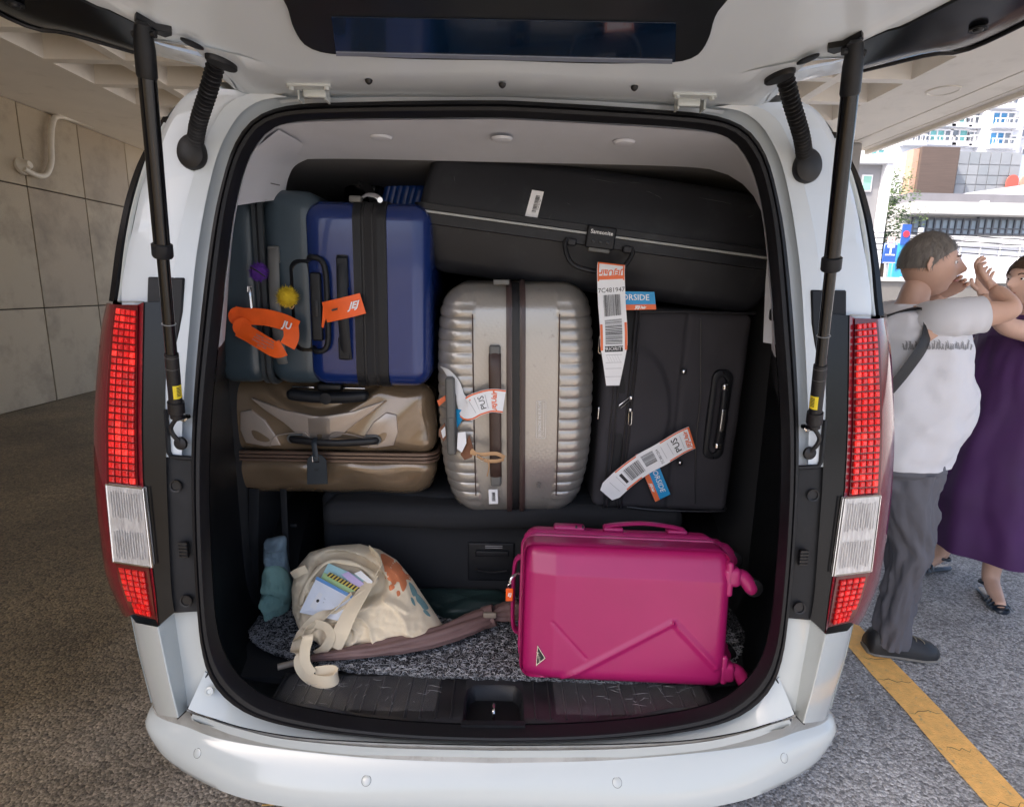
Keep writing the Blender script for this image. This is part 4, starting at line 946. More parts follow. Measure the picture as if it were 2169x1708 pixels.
def LP(o, x, y, ylocal):
    """local point of thing o seen at pixel (x,y) on its local plane y=ylocal"""
    Mi = MW[o.name].inverted(); c = Mi @ CAM; d = Mi.to_3x3() @ ray(x, y); return c + d*((ylocal-c.y)/d.y)
def barcode(par, c, w, h, right, up, off, n=26, seed=1, name='barcode', mat=None):
    rnd = random.Random(seed); right = Vector(right).normalized(); up = Vector(up).normalized(); nn = right.cross(up); V, F = [], []
    x = -w/2
    while x < w/2-.0006:
        bw = rnd.choice([.5, .5, .9, 1.4])*w/n*.55; k = len(V)
        for sx, sz in ((x, -h/2), (min(x+bw, w/2), -h/2), (min(x+bw, w/2), h/2), (x, h/2)): V.append(Vector(c)+right*sx+up*sz+nn*off)
        F.append((k, k+1, k+2, k+3)); x += bw+rnd.choice([.4, .7, 1.1])*w/n*.6
    return A_(name, (V, F), mat or BLACKINK, par, smooth=False)
def sticker(par, c, w, h, right, up, name='barcode_sticker', seed=1):
    """small printed sticker lying on a face of a case: local coordinates"""
    r = Vector(right).normalized(); u = Vector(up).normalized(); nn = r.cross(u); c = Vector(c)
    pts = [c+r*x+u*z+nn*.0012 for x, z in ((-w/2, -h/2), (w/2, -h/2), (w/2, h/2), (-w/2, h/2))]
    st = A_(name, prism(list(reversed(pts)), nn*-.0012), WHITEPAPER, par, smooth=False)
    bc = barcode(st, c+r*w*.04, w*.40, h*.62, r, u, .0016, seed=seed)
    # bars run across: rotate code so that bars stack along the sticker
    return st
def text_on(par, body, size, c, right, up, mat, shear=0., off=.0012, name='lettering', bold=0.):
    return A_(name, place_text(text_vf(body, size, shear, bold=bold), c, right, up, off), mat, par, smooth=False)
X_, Z_ = Vector((1, 0, 0)), Vector((0, 0, 1))

# ---- paper strips (airline tags) that follow a curved path
class Strip:
    def __init__(s, path, side, w, n=60):
        s.c = cr(path, n); s.n = n; s.w = w; s.side = [Vector(q) for q in side] if isinstance(side, list) else [Vector(side)]*2
        s.L = [0]
        for a, b in zip(s.c, s.c[1:]): s.L.append(s.L[-1]+(b-a).length)
        s.len = s.L[-1]
    def at(s, u, v, off=0.):      # u 0..1 along, v -1..1 across
        t = max(0, min(.99999, u))*(s.n-1); i = int(t); f = t-i; p = s.c[i].lerp(s.c[i+1], f)
        tg = (s.c[min(i+2, s.n-1)]-s.c[max(i-1, 0)]).normalized()
        k = u*(len(s.side)-1); j = min(int(k), len(s.side)-2); sd = s.side[j].lerp(s.side[j+1], k-j); sd = (sd-tg*sd.dot(tg)).normalized()
        return p+sd*(v*s.w/2)+tg.cross(sd)*off
    def patch(s, u0, u1, v0, v1, off, nu=None, nv=1):
        nu = nu or max(1, int((u1-u0)*s.n)); return loft([[s.at(u0+(u1-u0)*i/nu, v0+(v1-v0)*j/nv, off) for i in range(nu+1)] for j in range(nv+1)])
    def text(s, body, size, u, v, mode='along', shear=0., off=.0008, bold=0.):
        V, F = text_vf(body, size, shear, bold=bold); R = []
        for q in V:
            if mode == 'along': R.append(s.at(u+q.x/s.len, v-q.y/(s.w/2), off) if False else s.at(u+q.x/s.len, v+q.y/(s.w/2), off))
            elif mode == 'back': R.append(s.at(u-q.x/s.len, v-q.y/(s.w/2), off))
            elif mode == 'down': R.append(s.at(u-q.y/s.len, v+q.x/(s.w/2), off))
            else: R.append(s.at(u+q.y/s.len, v-q.x/(s.w/2), off))
        return R, F
def luggage_tag(name, label, strip, prints, group=None, mat=None, cat='luggage tag', front=1, taper=None):
    """prints: list of (partname, vf, mat)"""
    V, F = strip.patch(0, 1, -1, 1, 0, nv=4)
    if taper:
        nv = 5; nu = len(V)//nv
        for j in range(nv):
            for i in range(nu):
                u = i/(nu-1)
                k = taper(u); V[j*nu+i] = strip.at(u, (-1+2*j/4)*k, 0)
    V, F = thicken((V, F), .0006*front)
    e = add(name, (V, F), mat or WHITEPAPER, None); tag(e, label, cat, group); MW[e.name] = Matrix.Identity(4)
    for nm, vf, mt in prints:
        for w_ in (vf if isinstance(vf, list) else [vf]): add(nm, w_, mt, e, smooth=False)
    return e

# ================= pink cabin case standing on its long side =================
PINK = M('pink_shell', (.38, .011, .112), .36, 0, (900, .25, .0003), (5, .05), coat=.12, dirt=(60, (.60, .12, .28), .72, .8))
PINKD = M('pink_hardware', (.43, .020, .138), .38, 0, None, (8, .05), coat=.2)
pinkw, pinkh, pinkd = .590, .40, .22
pb0 = Vector((.368, .152, ZF+.016))
pink = case('pink_suitcase', pb0, (radians(-7), radians(.6), radians(-2.5)), 'bright pink hard shell cabin suitcase lying on its long side on the cargo mat')
def rz(p): return p
def pink_fn(p, n):
    # raised outer frame, panel set back, and chevron crease lines on the face
    if n.y < -.5:
        x, z = p.x, p.z; e = min(pinkw/2-abs(x), pinkh/2-abs(z))
        band = .0
        if z > .115: band = (z-.115)/(.085)*.030            # the top of the face slopes back
        p.y += band if z < .2 else .03
        if x < -.20: p.y += (-.20-x)/.09*.022
        def crease(x0, z0, x1, z1, wd, dp):
            dx, dz = x1-x0, z1-z0; L = sqrt(dx*dx+dz*dz); t = ((x-x0)*dx+(z-z0)*dz)/(L*L); dist = abs((x-x0)*dz-(z-z0)*dx)/L
            return dp*max(0, 1-dist/wd) if -.01 < t < 1.01 else 0
        p.y -= crease(-.17, -.19, .135, -.005, .013, .006)+crease(.135, -.005, .265, -.135, .015, .006)-crease(-.205, -.02, -.105, -.125, .006, .003)
    return p
A_('shell', rbox(pinkw, .125, pinkh, .038, (130, 2, 90), 5, pink_fn, 0, -.055, pinkh/2), PINK, pink, auto=30)
A_('back_shell', rbox(pinkw, .095, pinkh, .05, (10, 2, 8), 5, None, 0, .062, pinkh/2), PINK, pink)
for dy in (.003, .017): A_('zip_band', rbox(pinkw+.008, .009, pinkh+.008, .0045, (12, 1, 10), 2, None, 0, dy, pinkh/2) if False else loft([[Vector((q.x*(1+k*0)+0, dy+yy, q.z)) for q in rrect(pinkw+2*o, pinkh+2*o, .055, 8, 0, pinkh/2)] for yy, o in ((-.006, -.004), (-.005, .004), (0, .006), (.005, .004), (.006, -.004))], cu=True), PINKD, pink)
A_('shell_rim', loft([[Vector((q.x, -.012+yy, q.z)) for q in rrect(pinkw+2*o, pinkh+2*o, .05, 8, 0, pinkh/2)] for yy, o in ((-.014, -.003), (-.012, .0035), (-.004, .0035), (-.003, -.003))], cu=True), PINKD, pink)
# top side: lock and carry handle
A_('combination_lock', rbox(.095, .04, .018, .008, (3, 2, 1), 3, None, -.155, .045, pinkh+.007), PINKD, pink)
A_('lock_dial', merge(*[box(-.135+.02*i-.003, -.135+.02*i+.003, .022, .036, pinkh+.012, pinkh+.0175) for i in range(2)]), BLACKINK, pink, smooth=False)
A_('carry_handle', merge(tube(cr([(-.045, .055, pinkh+.012), (.0, .055, pinkh+.020), (.075, .055, pinkh+.026), (.15, .055, pinkh+.020), (.195, .055, pinkh+.012)], 24), [(.016, .006)]*24, 10, flat=(0, 1, 0)), rbox(.06, .042, .014, .006, (2, 1, 1), 3, None, -.02, .055, pinkh+.006), rbox(.06, .042, .014, .006, (2, 1, 1), 3, None, .175, .055, pinkh+.006)), PINKD, pink)
# left end: retracted trolley handle with its gap
A_('trolley_handle', merge(tube(cr([(-pinkw/2-.004, .045, .07), (-pinkw/2-.022, .045, .09), (-pinkw/2-.026, .045, .19), (-pinkw/2-.022, .045, .29), (-pinkw/2-.004, .045, .31)], 24), [(.022, .007)]*24, 10, flat=(0, 1, 0))), PINKD, pink)
A_('zip_puller', tube(cr([(-pinkw/2-.008, .008, .27), (-pinkw/2-.03, -.004, .262), (-pinkw/2-.038, -.006, .245)], 10), [(.004, .0018)]*10, 6), STEEL, pink)
def caster(x, z, y, parent):
    c = Vector((x, y, z)); w = A_('caster_wheel', merge(rbox(.05, .05, .055, .014, (1, 1, 1), 3, None, x+.006, y, z), tube(cr([c+Vector((.02, 0, .0)), c+Vector((.042, 0, -.004)), c+Vector((.062, -.004, -.028)), c+Vector((.068, -.004, -.046))], 14), [(.020, .020), (.021, .021), (.021, .021), (.021, .021), (.022, .021), (.022, .02), (.022, .02), (.022, .02), (.022, .02), (.022, .019), (.022, .019), (.021, .018), (.019, .016), (.014, .012)], 12)), PINKD, parent)
    A_('tyre', disc_stack(c+Vector((.070, -.016, -.030)), (0, 1, .0), [(0, .018), (.003, .025), (.028, .025), (.031, .018)], 24), RUBBER, w)
for x, z, y in ((pinkw/2-.004, pinkh-.075, -.085), (pinkw/2-.004, .045, -.085), (pinkw/2-.004, pinkh-.05, .075), (pinkw/2-.004, .045, .075)): caster(x, z, y, pink)
A_('corner_guard', rbox(.02, .09, .10, .009, (1, 1, 1), 3, None, pinkw/2-.006, -.065, pinkh-.08), PINKD, pink); A_('corner_guard', rbox(.02, .09, .085, .009, (1, 1, 1), 3, None, pinkw/2-.006, -.065, .055), PINKD, pink)
# triangular badge: bottom left of the face
bx, bz = -.238, .075
fy = -.055-.0625+.0105
tri = [Vector((bx-.008, fy, bz-.030)), Vector((bx+.018, fy-.006, bz-.003)), Vector((bx-.006, fy, bz+.032))]
bd = A_('badge', prism(tri, (0, -.004, 0)), CHROME, pink, smooth=False)
ct = sum(tri, Vector())/3; t2 = [ct+(p-ct)*.78+Vector((0, -.0046, 0)) for p in tri]
A_('badge_inlay', prism(t2, (0, -.0006, 0)), BLACKINK, bd, smooth=False)
text_on(bd, 'Airline', .011, ct+Vector((-.002, -.0054, 0)), Vector((.35, -.1, -1)), Vector((1, -.2, .35)), CHROME, off=.001)
# small orange tag on the zip puller
op = MW[pink.name] @ Vector((-pinkw/2-.036, -.012, .215))
ot = add('orange_tag', bevel(box(op.x-.011, op.x+.011, op.y-.004, op.y, op.z-.026, op.z+.016), .002, 1), ORANGE, None); tag(ot, 'small orange tag hanging from the zip of the pink suitcase', 'luggage tag', 'orange airline tags'); MW[ot.name] = Matrix.Identity(4)
add('lettering', place_text(text_vf('EJ', .015, .2, bold=.0005), (op.x, op.y-.004, op.z-.004), (1, 0, 0), (0, 0, 1)), WHITEINK, ot, smooth=False)
add('tag_wire', tube(cr([op+Vector((0, -.002, .014)), op+Vector((-.006, -.004, .026)), op+Vector((.006, -.002, .034))], 10), .0012, 5), STEEL, ot)

# ================= silver-champagne ribbed case =================
SILV = weave(M('champagne_shell', (.40, .375, .345), .30, .55, None, (4, .06), coat=.35, dirt=(40, (.30, .28, .26), .62, .75)), 24, .18, .0010, radians(35))
BROWNT = M('brown_seam_band', (.055, .032, .030), .35, 0, None, (10, .1), coat=.2); GREYP = M('grey_handle_plastic', (.115, .115, .11), .45, 0, (300, .2, .0004), (8, .06))
sb, sw, sh = fit(942, 1250, 612, 1094, .56)
sb = Vector((sb.x, .42, .772)); sh = 1.565-.772
silver = case('silver_suitcase', sb, (radians(3.0), radians(-1.2), 0), 'large champagne silver ribbed suitcase standing upright under the long black hard case')
sd_ = .50
def silv_side(sgn=0):
    w_ = sw
    def fn(p, n):
        X = p.x; ax = abs(X)
        # barrel shape: narrower to both ends
        z = p.z/(sh/2); k = 1-(.26 if z < 0 else .12)*abs(z)**3; q = p.copy(); gx = (X*k)
        q.x = gx
        flat = .135
        if ax > flat and n.y < .6 and abs(p.z) < sh/2-.06:
            s = abs(sin(pi*(p.z/.0365))); a = .0062*(s**.4)-.003
            q += Vector((n.x, n.y, 0))*a*min(1, (ax-flat)/.004)
        elif ax > flat and n.y < .6: q += Vector((n.x, n.y, 0))*.003
        q.y += .10*abs(z)**3*(1 if n.y < 0 else -.3)*.35
        return q
    return rbox(w_, sd_, sh, .085, (60, 6, 190), 8, fn, 0, sd_/2, sh/2)
A_('shell', silv_side(), SILV, silver, auto=50)
def seam_ring(x0, x1, r, grow_, mat, nm='seam_band'):
    R = []
    for x, o in ((x0, -.006), (x0+.001, grow_), ((x0+x1)/2, grow_+.002), (x1-.001, grow_), (x1, -.006)):
        R.append([Vector((x, sd_/2+q.x, q.z)) for q in rrect(sd_+2*o, sh+2*o, r+.035, 8, 0, sh/2)])
    rr = []
    for ring_ in [lin(q_+[q_[0]], 241)[:-1] for q_ in R]:
        rr.append([Vector((q.x, q.y+.035*abs((q.z-sh/2)/(sh/2))**3*(1 if q.y < sd_/2 else 0), q.z)) for q in ring_])
    # densify straight sides
    return A_(nm, loft([lin(ring_+[ring_[0]], 241)[:-1] for ring_ in rr], cu=True), mat, silver)
seam_ring(-.031, -.012, .05, .006, BROWNT); seam_ring(.012, .031, .05, .006, BROWNT); seam_ring(-.013, .013, .05, .001, RUBBER, 'seam_groove')
for zc in (.575, .165):
    c = Vector((-.066, -.012, zc)); A_('handle_mount', rbox(.036, .022, .062 if zc > .3 else .05, .008, (1, 1, 2), 3, None, *c), GREYP, silver)
for sx in (-1, 1): A_('shell_seam', tube([(sx*.134, -.0015, .10), (sx*.135, -.0035, .3), (sx*.135, -.0035, .5), (sx*.134, -.001, .70)], .0022, 6), BROWNT, silver)
sh_ = A_('side_handle', tube(cr([(-.066, -.018, .58), (-.066, -.034, .53), (-.066, -.036, .37), (-.066, -.034, .23), (-.066, -.018, .175)], 30), [(.019, .006)]*30, 12, flat=(1, 0, 0)), M('brown_handle', (.05, .028, .022), .4, 0, (200, .3, .0005), (15, .2), dirt=(30, (.4, .38, .35), .74, .76)), silver)
A_('top_latch', rbox(.05, .02, .016, .004, (1, 1, 1), 2, None, -.045, .03, sh+.002), GREYP, silver)
# grey retracted trolley handle on the left side
c0 = LP(silver, 957, 880, -.015)
th = A_('trolley_handle', rbox(.030, .05, .255, .010, (2, 2, 8), 3, lambda p, n: p+Vector((.010*(p.z/.12)**2*0, 0, 0)), c0.x-.002, -.012, c0.z), GREYP, silver)
A_('release_button', rbox(.018, .006, .040, .003, (1, 1, 1), 2, None, c0.x, -.040, c0.z-.02), GREYP, th)
# moulded text panel
tc0 = LP(silver, 1146, 888, 0.); yy = -.0025
fr = rrect(.030, .125, .004, 3, tc0.x, tc0.z)
A_('embossed_frame', tube([Vector((p.x, yy, p.z)) for p in fr]+[Vector((fr[0].x, yy, fr[0].z))], .0006, 4), WHITEINK, silver)
text_on(silver, 'MADE IN EUROPE', .0125, (tc0.x-.004, yy, tc0.z+.014), (0, 0, 1), (-1, 0, 0), WHITEINK); text_on(silver, 'EU', .013, (tc0.x-.003, yy, tc0.z-.048), (0, 0, 1), (-1, 0, 0), WHITEINK)
text_on(silver, 'Designed and tested for the European market', .0052, (tc0.x+.008, yy, tc0.z+.008), (0, 0, 1), (-1, 0, 0), WHITEINK)
A_('star_ring', merge(*[disc_stack((tc0.x-.003+.011*cos(a), yy-.0006, tc0.z-.048+.011*sin(a)), (0, -1, 0), [(0, .0011), (.0004, .0011)], 6) for a in [2*pi*i/12 for i in range(12)]]), WHITEINK, silver, smooth=False)
em = LP(silver, 1141, 1026, 0.); rnd = random.Random(4)
A_('embossed_emblem', merge(*[tube(cr([Vector((em.x+rnd.uniform(-.008, .008), -.0022, em.z+rnd.uniform(-.012, .012))) for _ in range(3)], 8), .0008, 4) for _ in range(9)]), M('emblem_grey', (.16, .15, .14), .4), silver)
sk_ = LP(silver, 1045, 1053, 0.); sticker(silver, (sk_.x, -.0055, sk_.z+.006), .030, .055, (1, 0, .02), (-.02, -.12, 1), seed=5)

# ================= black soft case =================
SOFT = M('charcoal_fabric', (.030, .028, .034), .82, 0, (420, .45, .0009), (6, .15)); SOFTB = M('black_fabric', (.012, .012, .014), .8, 0, (420, .45, .0009), (6, .2))
PIPING = M('black_piping', (.02, .02, .024), .35)
kb, kw, kh = fit(1262, 1556, 652, 1075, .50)
kb = Vector((kb.x, .475, .800)); kh = 1.49-.80
soft = case('black_fabric_suitcase', kb, (radians(1.5), radians(1.6), 0), 'black fabric suitcase standing upright at the right below the long hard case')
def soft_fn(p, n):
    if n.y < -.3:
        x, z = p.x+kw/2, p.z+kh/2
        if x > .10:
            d = sqrt(((x-.095)/.135)**2+((z-.335)/.225)**2); p.y -= .012*max(0, min(1, (1.06-d)/.12))
        p.y += .004*sin(x*31+z*9)*sin(z*23)
        p.y += .007*math.exp(-((x-.262)**2)/.00005) if x > .2 else 0
    return p
A_('body', rbox(kw, .30, kh, .028, (70, 4, 80), 4, soft_fn, 0, .15, kh/2), SOFT, soft, auto=60)
def soft_ring(x, nm, mat, r=.0045, gy=.0):
    pts = [(x, -.004-gy, kh-.02), (x, .01, kh+.004), (x, .15, kh+.006), (x, .28, kh+.002)]
    lo = [(x, -.004-gy, .02), (x, .012, -.0)]
    return A_(nm, tube(cr(list(reversed(lo))+[(x, -.004-gy, .2), (x, -.006-gy, .5)]+pts, 60), r, 8), mat, soft)
A_('zip_gusset', rbox(.060, .305, kh+.004, .022, (2, 3, 10), 4, None, -kw/2+.068, .1525, kh/2), SOFTB, soft)
for x in (-kw/2+.038, -kw/2+.052, -kw/2+.088, -kw/2+.100): soft_ring(x, 'piping', PIPING, .0028)
A_('top_piping', tube(cr([(-kw/2+.10, -.005, kh-.010), (0, -.008, kh-.004), (kw/2-.02, -.006, kh+.0), (kw/2-.002, .02, kh+.004)], 30), .0035, 8), PIPING, soft)
A_('bottom_piping', tube(cr([(-kw/2+.12, -.005, .012), (0, -.008, .006), (kw/2-.03, -.006, .010), (kw/2-.004, .02, .02)], 30), .0035, 8), PIPING, soft)
A_('panel_seam', tube(cr([LP(soft, 1484, 675, -.004), LP(soft, 1484, 780, -.004), LP(soft, 1483, 850, -.007), LP(soft, 1474, 940, -.004), LP(soft, 1473, 1065, -.004)], 30), .0022, 6), PIPING, soft)
for (x, y) in ((1448, 786), (1440, 979)):
    c = LP(soft, x, y, -.006); sn = A_('snap_button', disc_stack(c, (0, -1, 0), [(0, .0105), (.004, .010), (.005, .007)], 20), BLACKP, soft); A_('snap_cap', disc_stack(c+Vector((0, -.004, 0)), (0, -1, 0), [(0, .006), (.003, .005), (.004, .002)], 16), CHROME, sn)
# side handle with chrome ends
hc = LP(soft, 1524, 880, -.012); hh = .165
A_('handle_surround', merge(loft([[Vector((q.x, -.001-dy, q.z)) for q in rrect(.062+2*o, .30+2*o, .028, 7, hc.x-.004, hc.z)] for o, dy in ((.004, -.006), (.002, .010), (-.006, .014), (-.014, .012), (-.016, .0))], cu=True)), BLACKP, soft)
hd_ = A_('side_handle', rbox(.024, .024, .225, .010, (1, 1, 8), 4, lambda p, n: p-Vector((0, .012*(1-(p.z/.12)**2), 0)), hc.x+.002, -.018, hc.z), GREYP if False else BLACKP, soft)
for z in (-.10, .10): A_('handle_cap', rbox(.0255, .027, .026, .009, (1, 1, 1), 3, None, hc.x+.002, -.017-.006, hc.z+z), CHROME, hd_)
A_('handle_inlay', rbox(.014, .004, .075, .001, (1, 1, 1), 1, None, hc.x+.001, -.0435, hc.z-.008), STEEL, hd_)
def zip_pull(par, x, y, ang, ln=.045):
    c = LP(par, x, y, -.012); d = Vector((sin(ang), -.06, -cos(ang))).normalized(); s = Vector((cos(ang), 0, sin(ang)))
    zp = A_('zip_slider', merge(rbox(.010, .008, .014, .003, (1, 1, 1), 2, None, *c)), STEEL, par)
    a = c+d*.004; b = c+d*ln
    A_('pull_tab', merge(tube([a+s*.005+Vector((0, -.005, 0)), b+s*.005+Vector((0, -.005, 0)), b+d*.005+Vector((0, -.005, 0)), b-s*.005+Vector((0, -.005, 0)), a-s*.005+Vector((0, -.005, 0)), a+s*.005+Vector((0, -.005, 0))], .0017, 6), ), STEEL, zp)
for (x, y, a) in ((1336, 842, -.85), (1335, 868, .03), (1272, 715, .02)): zip_pull(soft, x, y, a)
# brass-less side buckle glinting at the edge
c = LP(soft, 1254, 875, -.0); A_('side_buckle', rbox(.004, .01, .042, .0015, (1, 1, 1), 1, None, -kw/2-.004, .01, c.z), STEEL, soft)

# ================= long black hard case on top =================
HARD = M('black_pebbled_shell', (.013, .014, .018), .46, 0, (500, .45, .0006), (5, .2), spec=.35, dirt=(11, (.030, .033, .037), .56, .78)); GREYL = M('grey_rim_line', (.34, .36, .36), .45)
hb0, hw, hh_ = fit(898, 1634, 350, 630, .60)
tilt = radians(6.6); cc = P(1278, 499, .42)
HW, HD = 1.015*hw, .60
hard = case('black_hard_suitcase', cc, (radians(2), tilt, radians(-2.0)), 'long black hard shell suitcase with a grey rim line lying on top of the luggage')
LT, LB_ = .185, .170     # lid and base heights about the rim
def lid_fn(p, n):
    t = (p.z+LT/2)/LT   # 0 at rim
    k = 1-.045*max(0, t)**1.3; p.x *= k
    p.y += .040*max(0, t)**1.6*(1 if p.y < 0 else -1)
    if n.z > .2: p.z += .012*(1-(p.x/(HW/2))**2)-.006
    return p
def base_fn(p, n):
    t = (LB_/2-p.z)/LB_
    p.x *= 1-.085*max(0, t)**1.5; p.y += .05*max(0, t)**1.5*(1 if p.y < 0 else -1)
    return p
lid_o = A_('lid', rbox(HW-.03, HD, LT+.02, .04, (30, 8, 8), 6, lid_fn, 0, HD/2, LT/2-.004), HARD, hard)
base_o = A_('base_shell', rbox(HW-.03, HD, LB_+.02, .045, (30, 8, 8), 6, base_fn, 0, HD/2, -LB_/2+.004), HARD, hard)
def rimring(z0, z1, o, mat, nm, r=.045):
    R = []
    for z, oo in ((z0, o-.012), (z0+.002, o), (z1-.002, o), (z1, o-.012)):
        R.append([Vector((q.x, HD/2+q.z, z)) for q in rrect(HW-.006+2*oo, HD+.024+2*oo, r, 8)])
    return A_(nm, loft(R, cu=True), mat, hard, auto=50)
rimring(-.036, -.004, .0, HARD, 'lower_rim'); rimring(.004, .026, .0, HARD, 'upper_rim'); rimring(-.005, .005, .0035, GREYL, 'rim_line')
lx = LP(hard, 1272, 510, -.03).x
lk = A_('lock_plate', rbox(.088, .022, .066, .006, (3, 1, 2), 3, None, lx, -.020, -.008), BLACKP, hard)
text_on(lk, 'Samsonite', .0165, (lx, -.0312, .006), X_, Z_, WHITEINK, bold=.0002)
for i in (-1, 0, 1): A_('lock_dial', disc_stack((lx+.022*i, -.030, -.021), (0, -1, 0), [(0, .0055), (.003, .005), (.0035, .002)], 14), GLOSSB, lk)
A_('lock_button', rbox(.064, .014, .012, .003, (2, 1, 1), 2, None, lx, -.024, -.046), GREYP, hard)
for s in (-1, 1): A_('handle_pivot', rbox(.028, .024, .022, .006, (1, 1, 1), 3, None, lx+s*.085, -.022, -.032), HARD, hard)
A_('carry_handle', tube(cr([(lx-.098, -.024, -.026), (lx-.104, -.032, -.046), (lx-.082, -.046, -.090), (lx-.04, -.050, -.106), (lx+.03, -.050, -.106), (lx+.078, -.046, -.084), (lx+.100, -.032, -.046), (lx+.096, -.024, -.026)], 50), [(.0085, .0075)]*50, 10), RUBBER, hard)
from mathutils.bvhtree import BVHTree
def surf(o, obj):      # looks up points of a part's surface under a pixel
    bv = BVHTree.FromPolygons([v.co.copy() for v in obj.data.vertices], [tuple(p.vertices) for p in obj.data.polygons]); Mi = MW[o.name].inverted(); c = Mi @ CAM
    def f(x, y):
        d = (Mi.to_3x3() @ ray(x, y)).normalized(); h = bv.ray_cast(c, d)
        return (h[0]-d*.0016 if h[0] else LP(o, x, y, 0)), (h[1] if h[0] else Vector((0, -1, 0)))
    return f
lidf = surf(hard, lid_o); basf = surf(hard, base_o)
q4 = [lidf(x, y)[0] for x, y in ((1127, 402), (1152, 406), (1138, 462), (1112, 457))]
stk = A_('barcode_sticker', (q4, [(3, 2, 1, 0)]), WHITEPAPER, hard, smooth=False)
ctr4 = sum(q4, Vector())/4; up4 = (q4[0]-q4[3]).normalized(); rt4 = (q4[1]-q4[0]).normalized(); n4 = rt4.cross(up4)
barcode(stk, ctr4+rt4*.004, .052, .013, up4, -rt4, .0012, 24, 3, name='barcode')
A_('lettering', place_text(text_vf('TW781947', .0075), ctr4+rt4*.0145, up4, -rt4, .0014), BLACKINK, stk, smooth=False)
SCR = M('scratch_grey', (.10, .105, .11), .6)
rn = random.Random(21)
for i, (x, y, dx, dy) in enumerate(((1160, 470, 8, -18), (1370, 405, 14, 6), (1386, 411, 16, 10), (1035, 492, 10, -3), (1030, 488, 6, 7), (1330, 385, 25, 3), (1585, 460, 12, -5), (962, 372, 2, 14), (1250, 378, 60, 9), (1480, 418, 70, 14), (1200, 430, 9, 4), (1490, 520, 12, 3))):
    f_ = lidf if y < 486 else basf
    pt = [f_(x+dx*t/4+rn.uniform(-1, 1), y+dy*t/4+rn.uniform(-1, 1))[0] for t in range(5)]
    A_('scratch', tube(pt, [.0002, .0005, .0006, .0004, .0002], 3), SCR, hard)

# ================= dark teal case =================
TEAL = M('dark_teal_shell', (.042, .064, .082), .30, 0, (700, .3, .0004), (5, .12), coat=.15); TEALF = M('teal_frame', (.045, .052, .058), .35, 0, None, (8, .1))
tb_, tw, thh = fit(448, 664, 412, 806, .47)
tb_ = Vector((tb_.x+.02, .40, P(580, 806, .46).z)); thh = P(580, 428, .62).z-tb_.z
teal = case('teal_suitcase', tb_, (radians(1), radians(.6), radians(2)), 'dark teal hard shell suitcase with an orange tag standing at the upper left')
xs = LP(teal, 551, 600, -.01).x
def wavy(p, n):
    if n.x < -.5: p.x -= .004*sin(p.z*36)
    return p
lw_ = xs+tw/2; rw_ = tw/2-xs
TD = .50
A_('shell', rbox(lw_, TD, thh, .055, (3, 6, 20), 6, wavy, -tw/2+lw_/2, TD/2, thh/2-.004), TEAL, teal); A_('shell', rbox(rw_+.03, TD+.01, thh+.016, .062, (4, 6, 14), 6, None, xs+(rw_+.03)/2, TD/2, thh/2+.004), TEAL, teal)
def frame_band(par, x0, x1, D, H, r, o, mat, nm='frame_band', cz=0.):
    R = [[Vector((x, D/2+q.x, q.z+cz)) for q in rrect(D+2*oo, H+2*oo, r, 8, 0, H/2)] for x, oo in ((x0, -.004), (x0+.001, o), (x1-.001, o), (x1, -.004))]
    return A_(nm, loft(R, cu=True), mat, par, auto=40)
frame_band(teal, xs-.016, xs-.003, TD, thh, .055, .006, TEALF); frame_band(teal, xs+.003, xs+.018, TD, thh+.006, .058, .008, TEALF); frame_band(teal, xs-.004, xs+.004, TD, thh, .055, .002, RUBBER, 'zip_tape')
p1 = LP(teal, 579, 530, -.02); p2 = LP(teal, 593, 770, -.02); hx = (p1.x+p2.x)/2; z1, z2 = p1.z, p2.z
A_('side_handle', merge(tube(cr([(hx-.004, -.004, z1+.01), (hx-.003, -.016, z1-.02), (hx, -.030, (z1+z2)/2), (hx+.003, -.016, z2+.03), (hx+.004, -.004, z2)], 30), [(.0165, .006)]*30, 10, flat=(1, 0, 0)), rbox(.034, .014, .05, .005, (1, 1, 2), 3, None, hx-.004, -.007, z1-.012)), GREYP, teal)
# recessed cup and bail of the trolley handle
q1 = LP(teal, 612, 548, -.005); q2 = LP(teal, 700, 745, -.005)
cup = rrect(q2.x-q1.x, q1.z-q2.z, .035, 8, (q1.x+q2.x)/2, (q1.z+q2.z)/2)
A_('handle_cup', loft([[Vector((q.x, y, q.z)) for q in rrect((q2.x-q1.x)+2*o, (q1.z-q2.z)+2*o, .03, 8, (q1.x+q2.x)/2, (q1.z+q2.z)/2)] for o, y in ((.002, .002), (0, -.006), (-.008, -.007), (-.012, -.003), (-.04, -.002))], cu=True, cap=True), GLOSSB, teal, auto=30)
yh = -.035
l1, l2 = LP(teal, 652, 544, yh), LP(teal, 697, 744, yh)
A_('trolley_handle', merge(tube(cr([Vector((l1.x-.005, -.005, l1.z-.005)), Vector((l1.x+.01, yh, l1.z)), Vector((l2.x-.012, yh-.004, l1.z-.008)), Vector((l2.x, yh-.004, l1.z-.045)), Vector((l2.x+.001, yh-.004, (l1.z+l2.z)/2)), Vector((l2.x, yh-.004, l2.z+.04)), Vector((l2.x-.012, yh-.004, l2.z+.006)), Vector((l1.x+.012, yh, l2.z)), Vector((l1.x+.0, -.005, l2.z+.008))], 70), [(.0085, .0085)]*70, 10)), BLACKP, teal)
lg = LP(teal, 672, 650, yh); A_('handle_grip', rbox(.033, .016, .205, .007, (1, 1, 6), 3, None, lg.x-.003, yh+.004, lg.z), BLACKP, teal)
A_('release_button', rbox(.014, .004, .05, .0015, (1, 1, 1), 1, None, lg.x-.002, yh-.0055, lg.z-.004), RUBBER, teal)

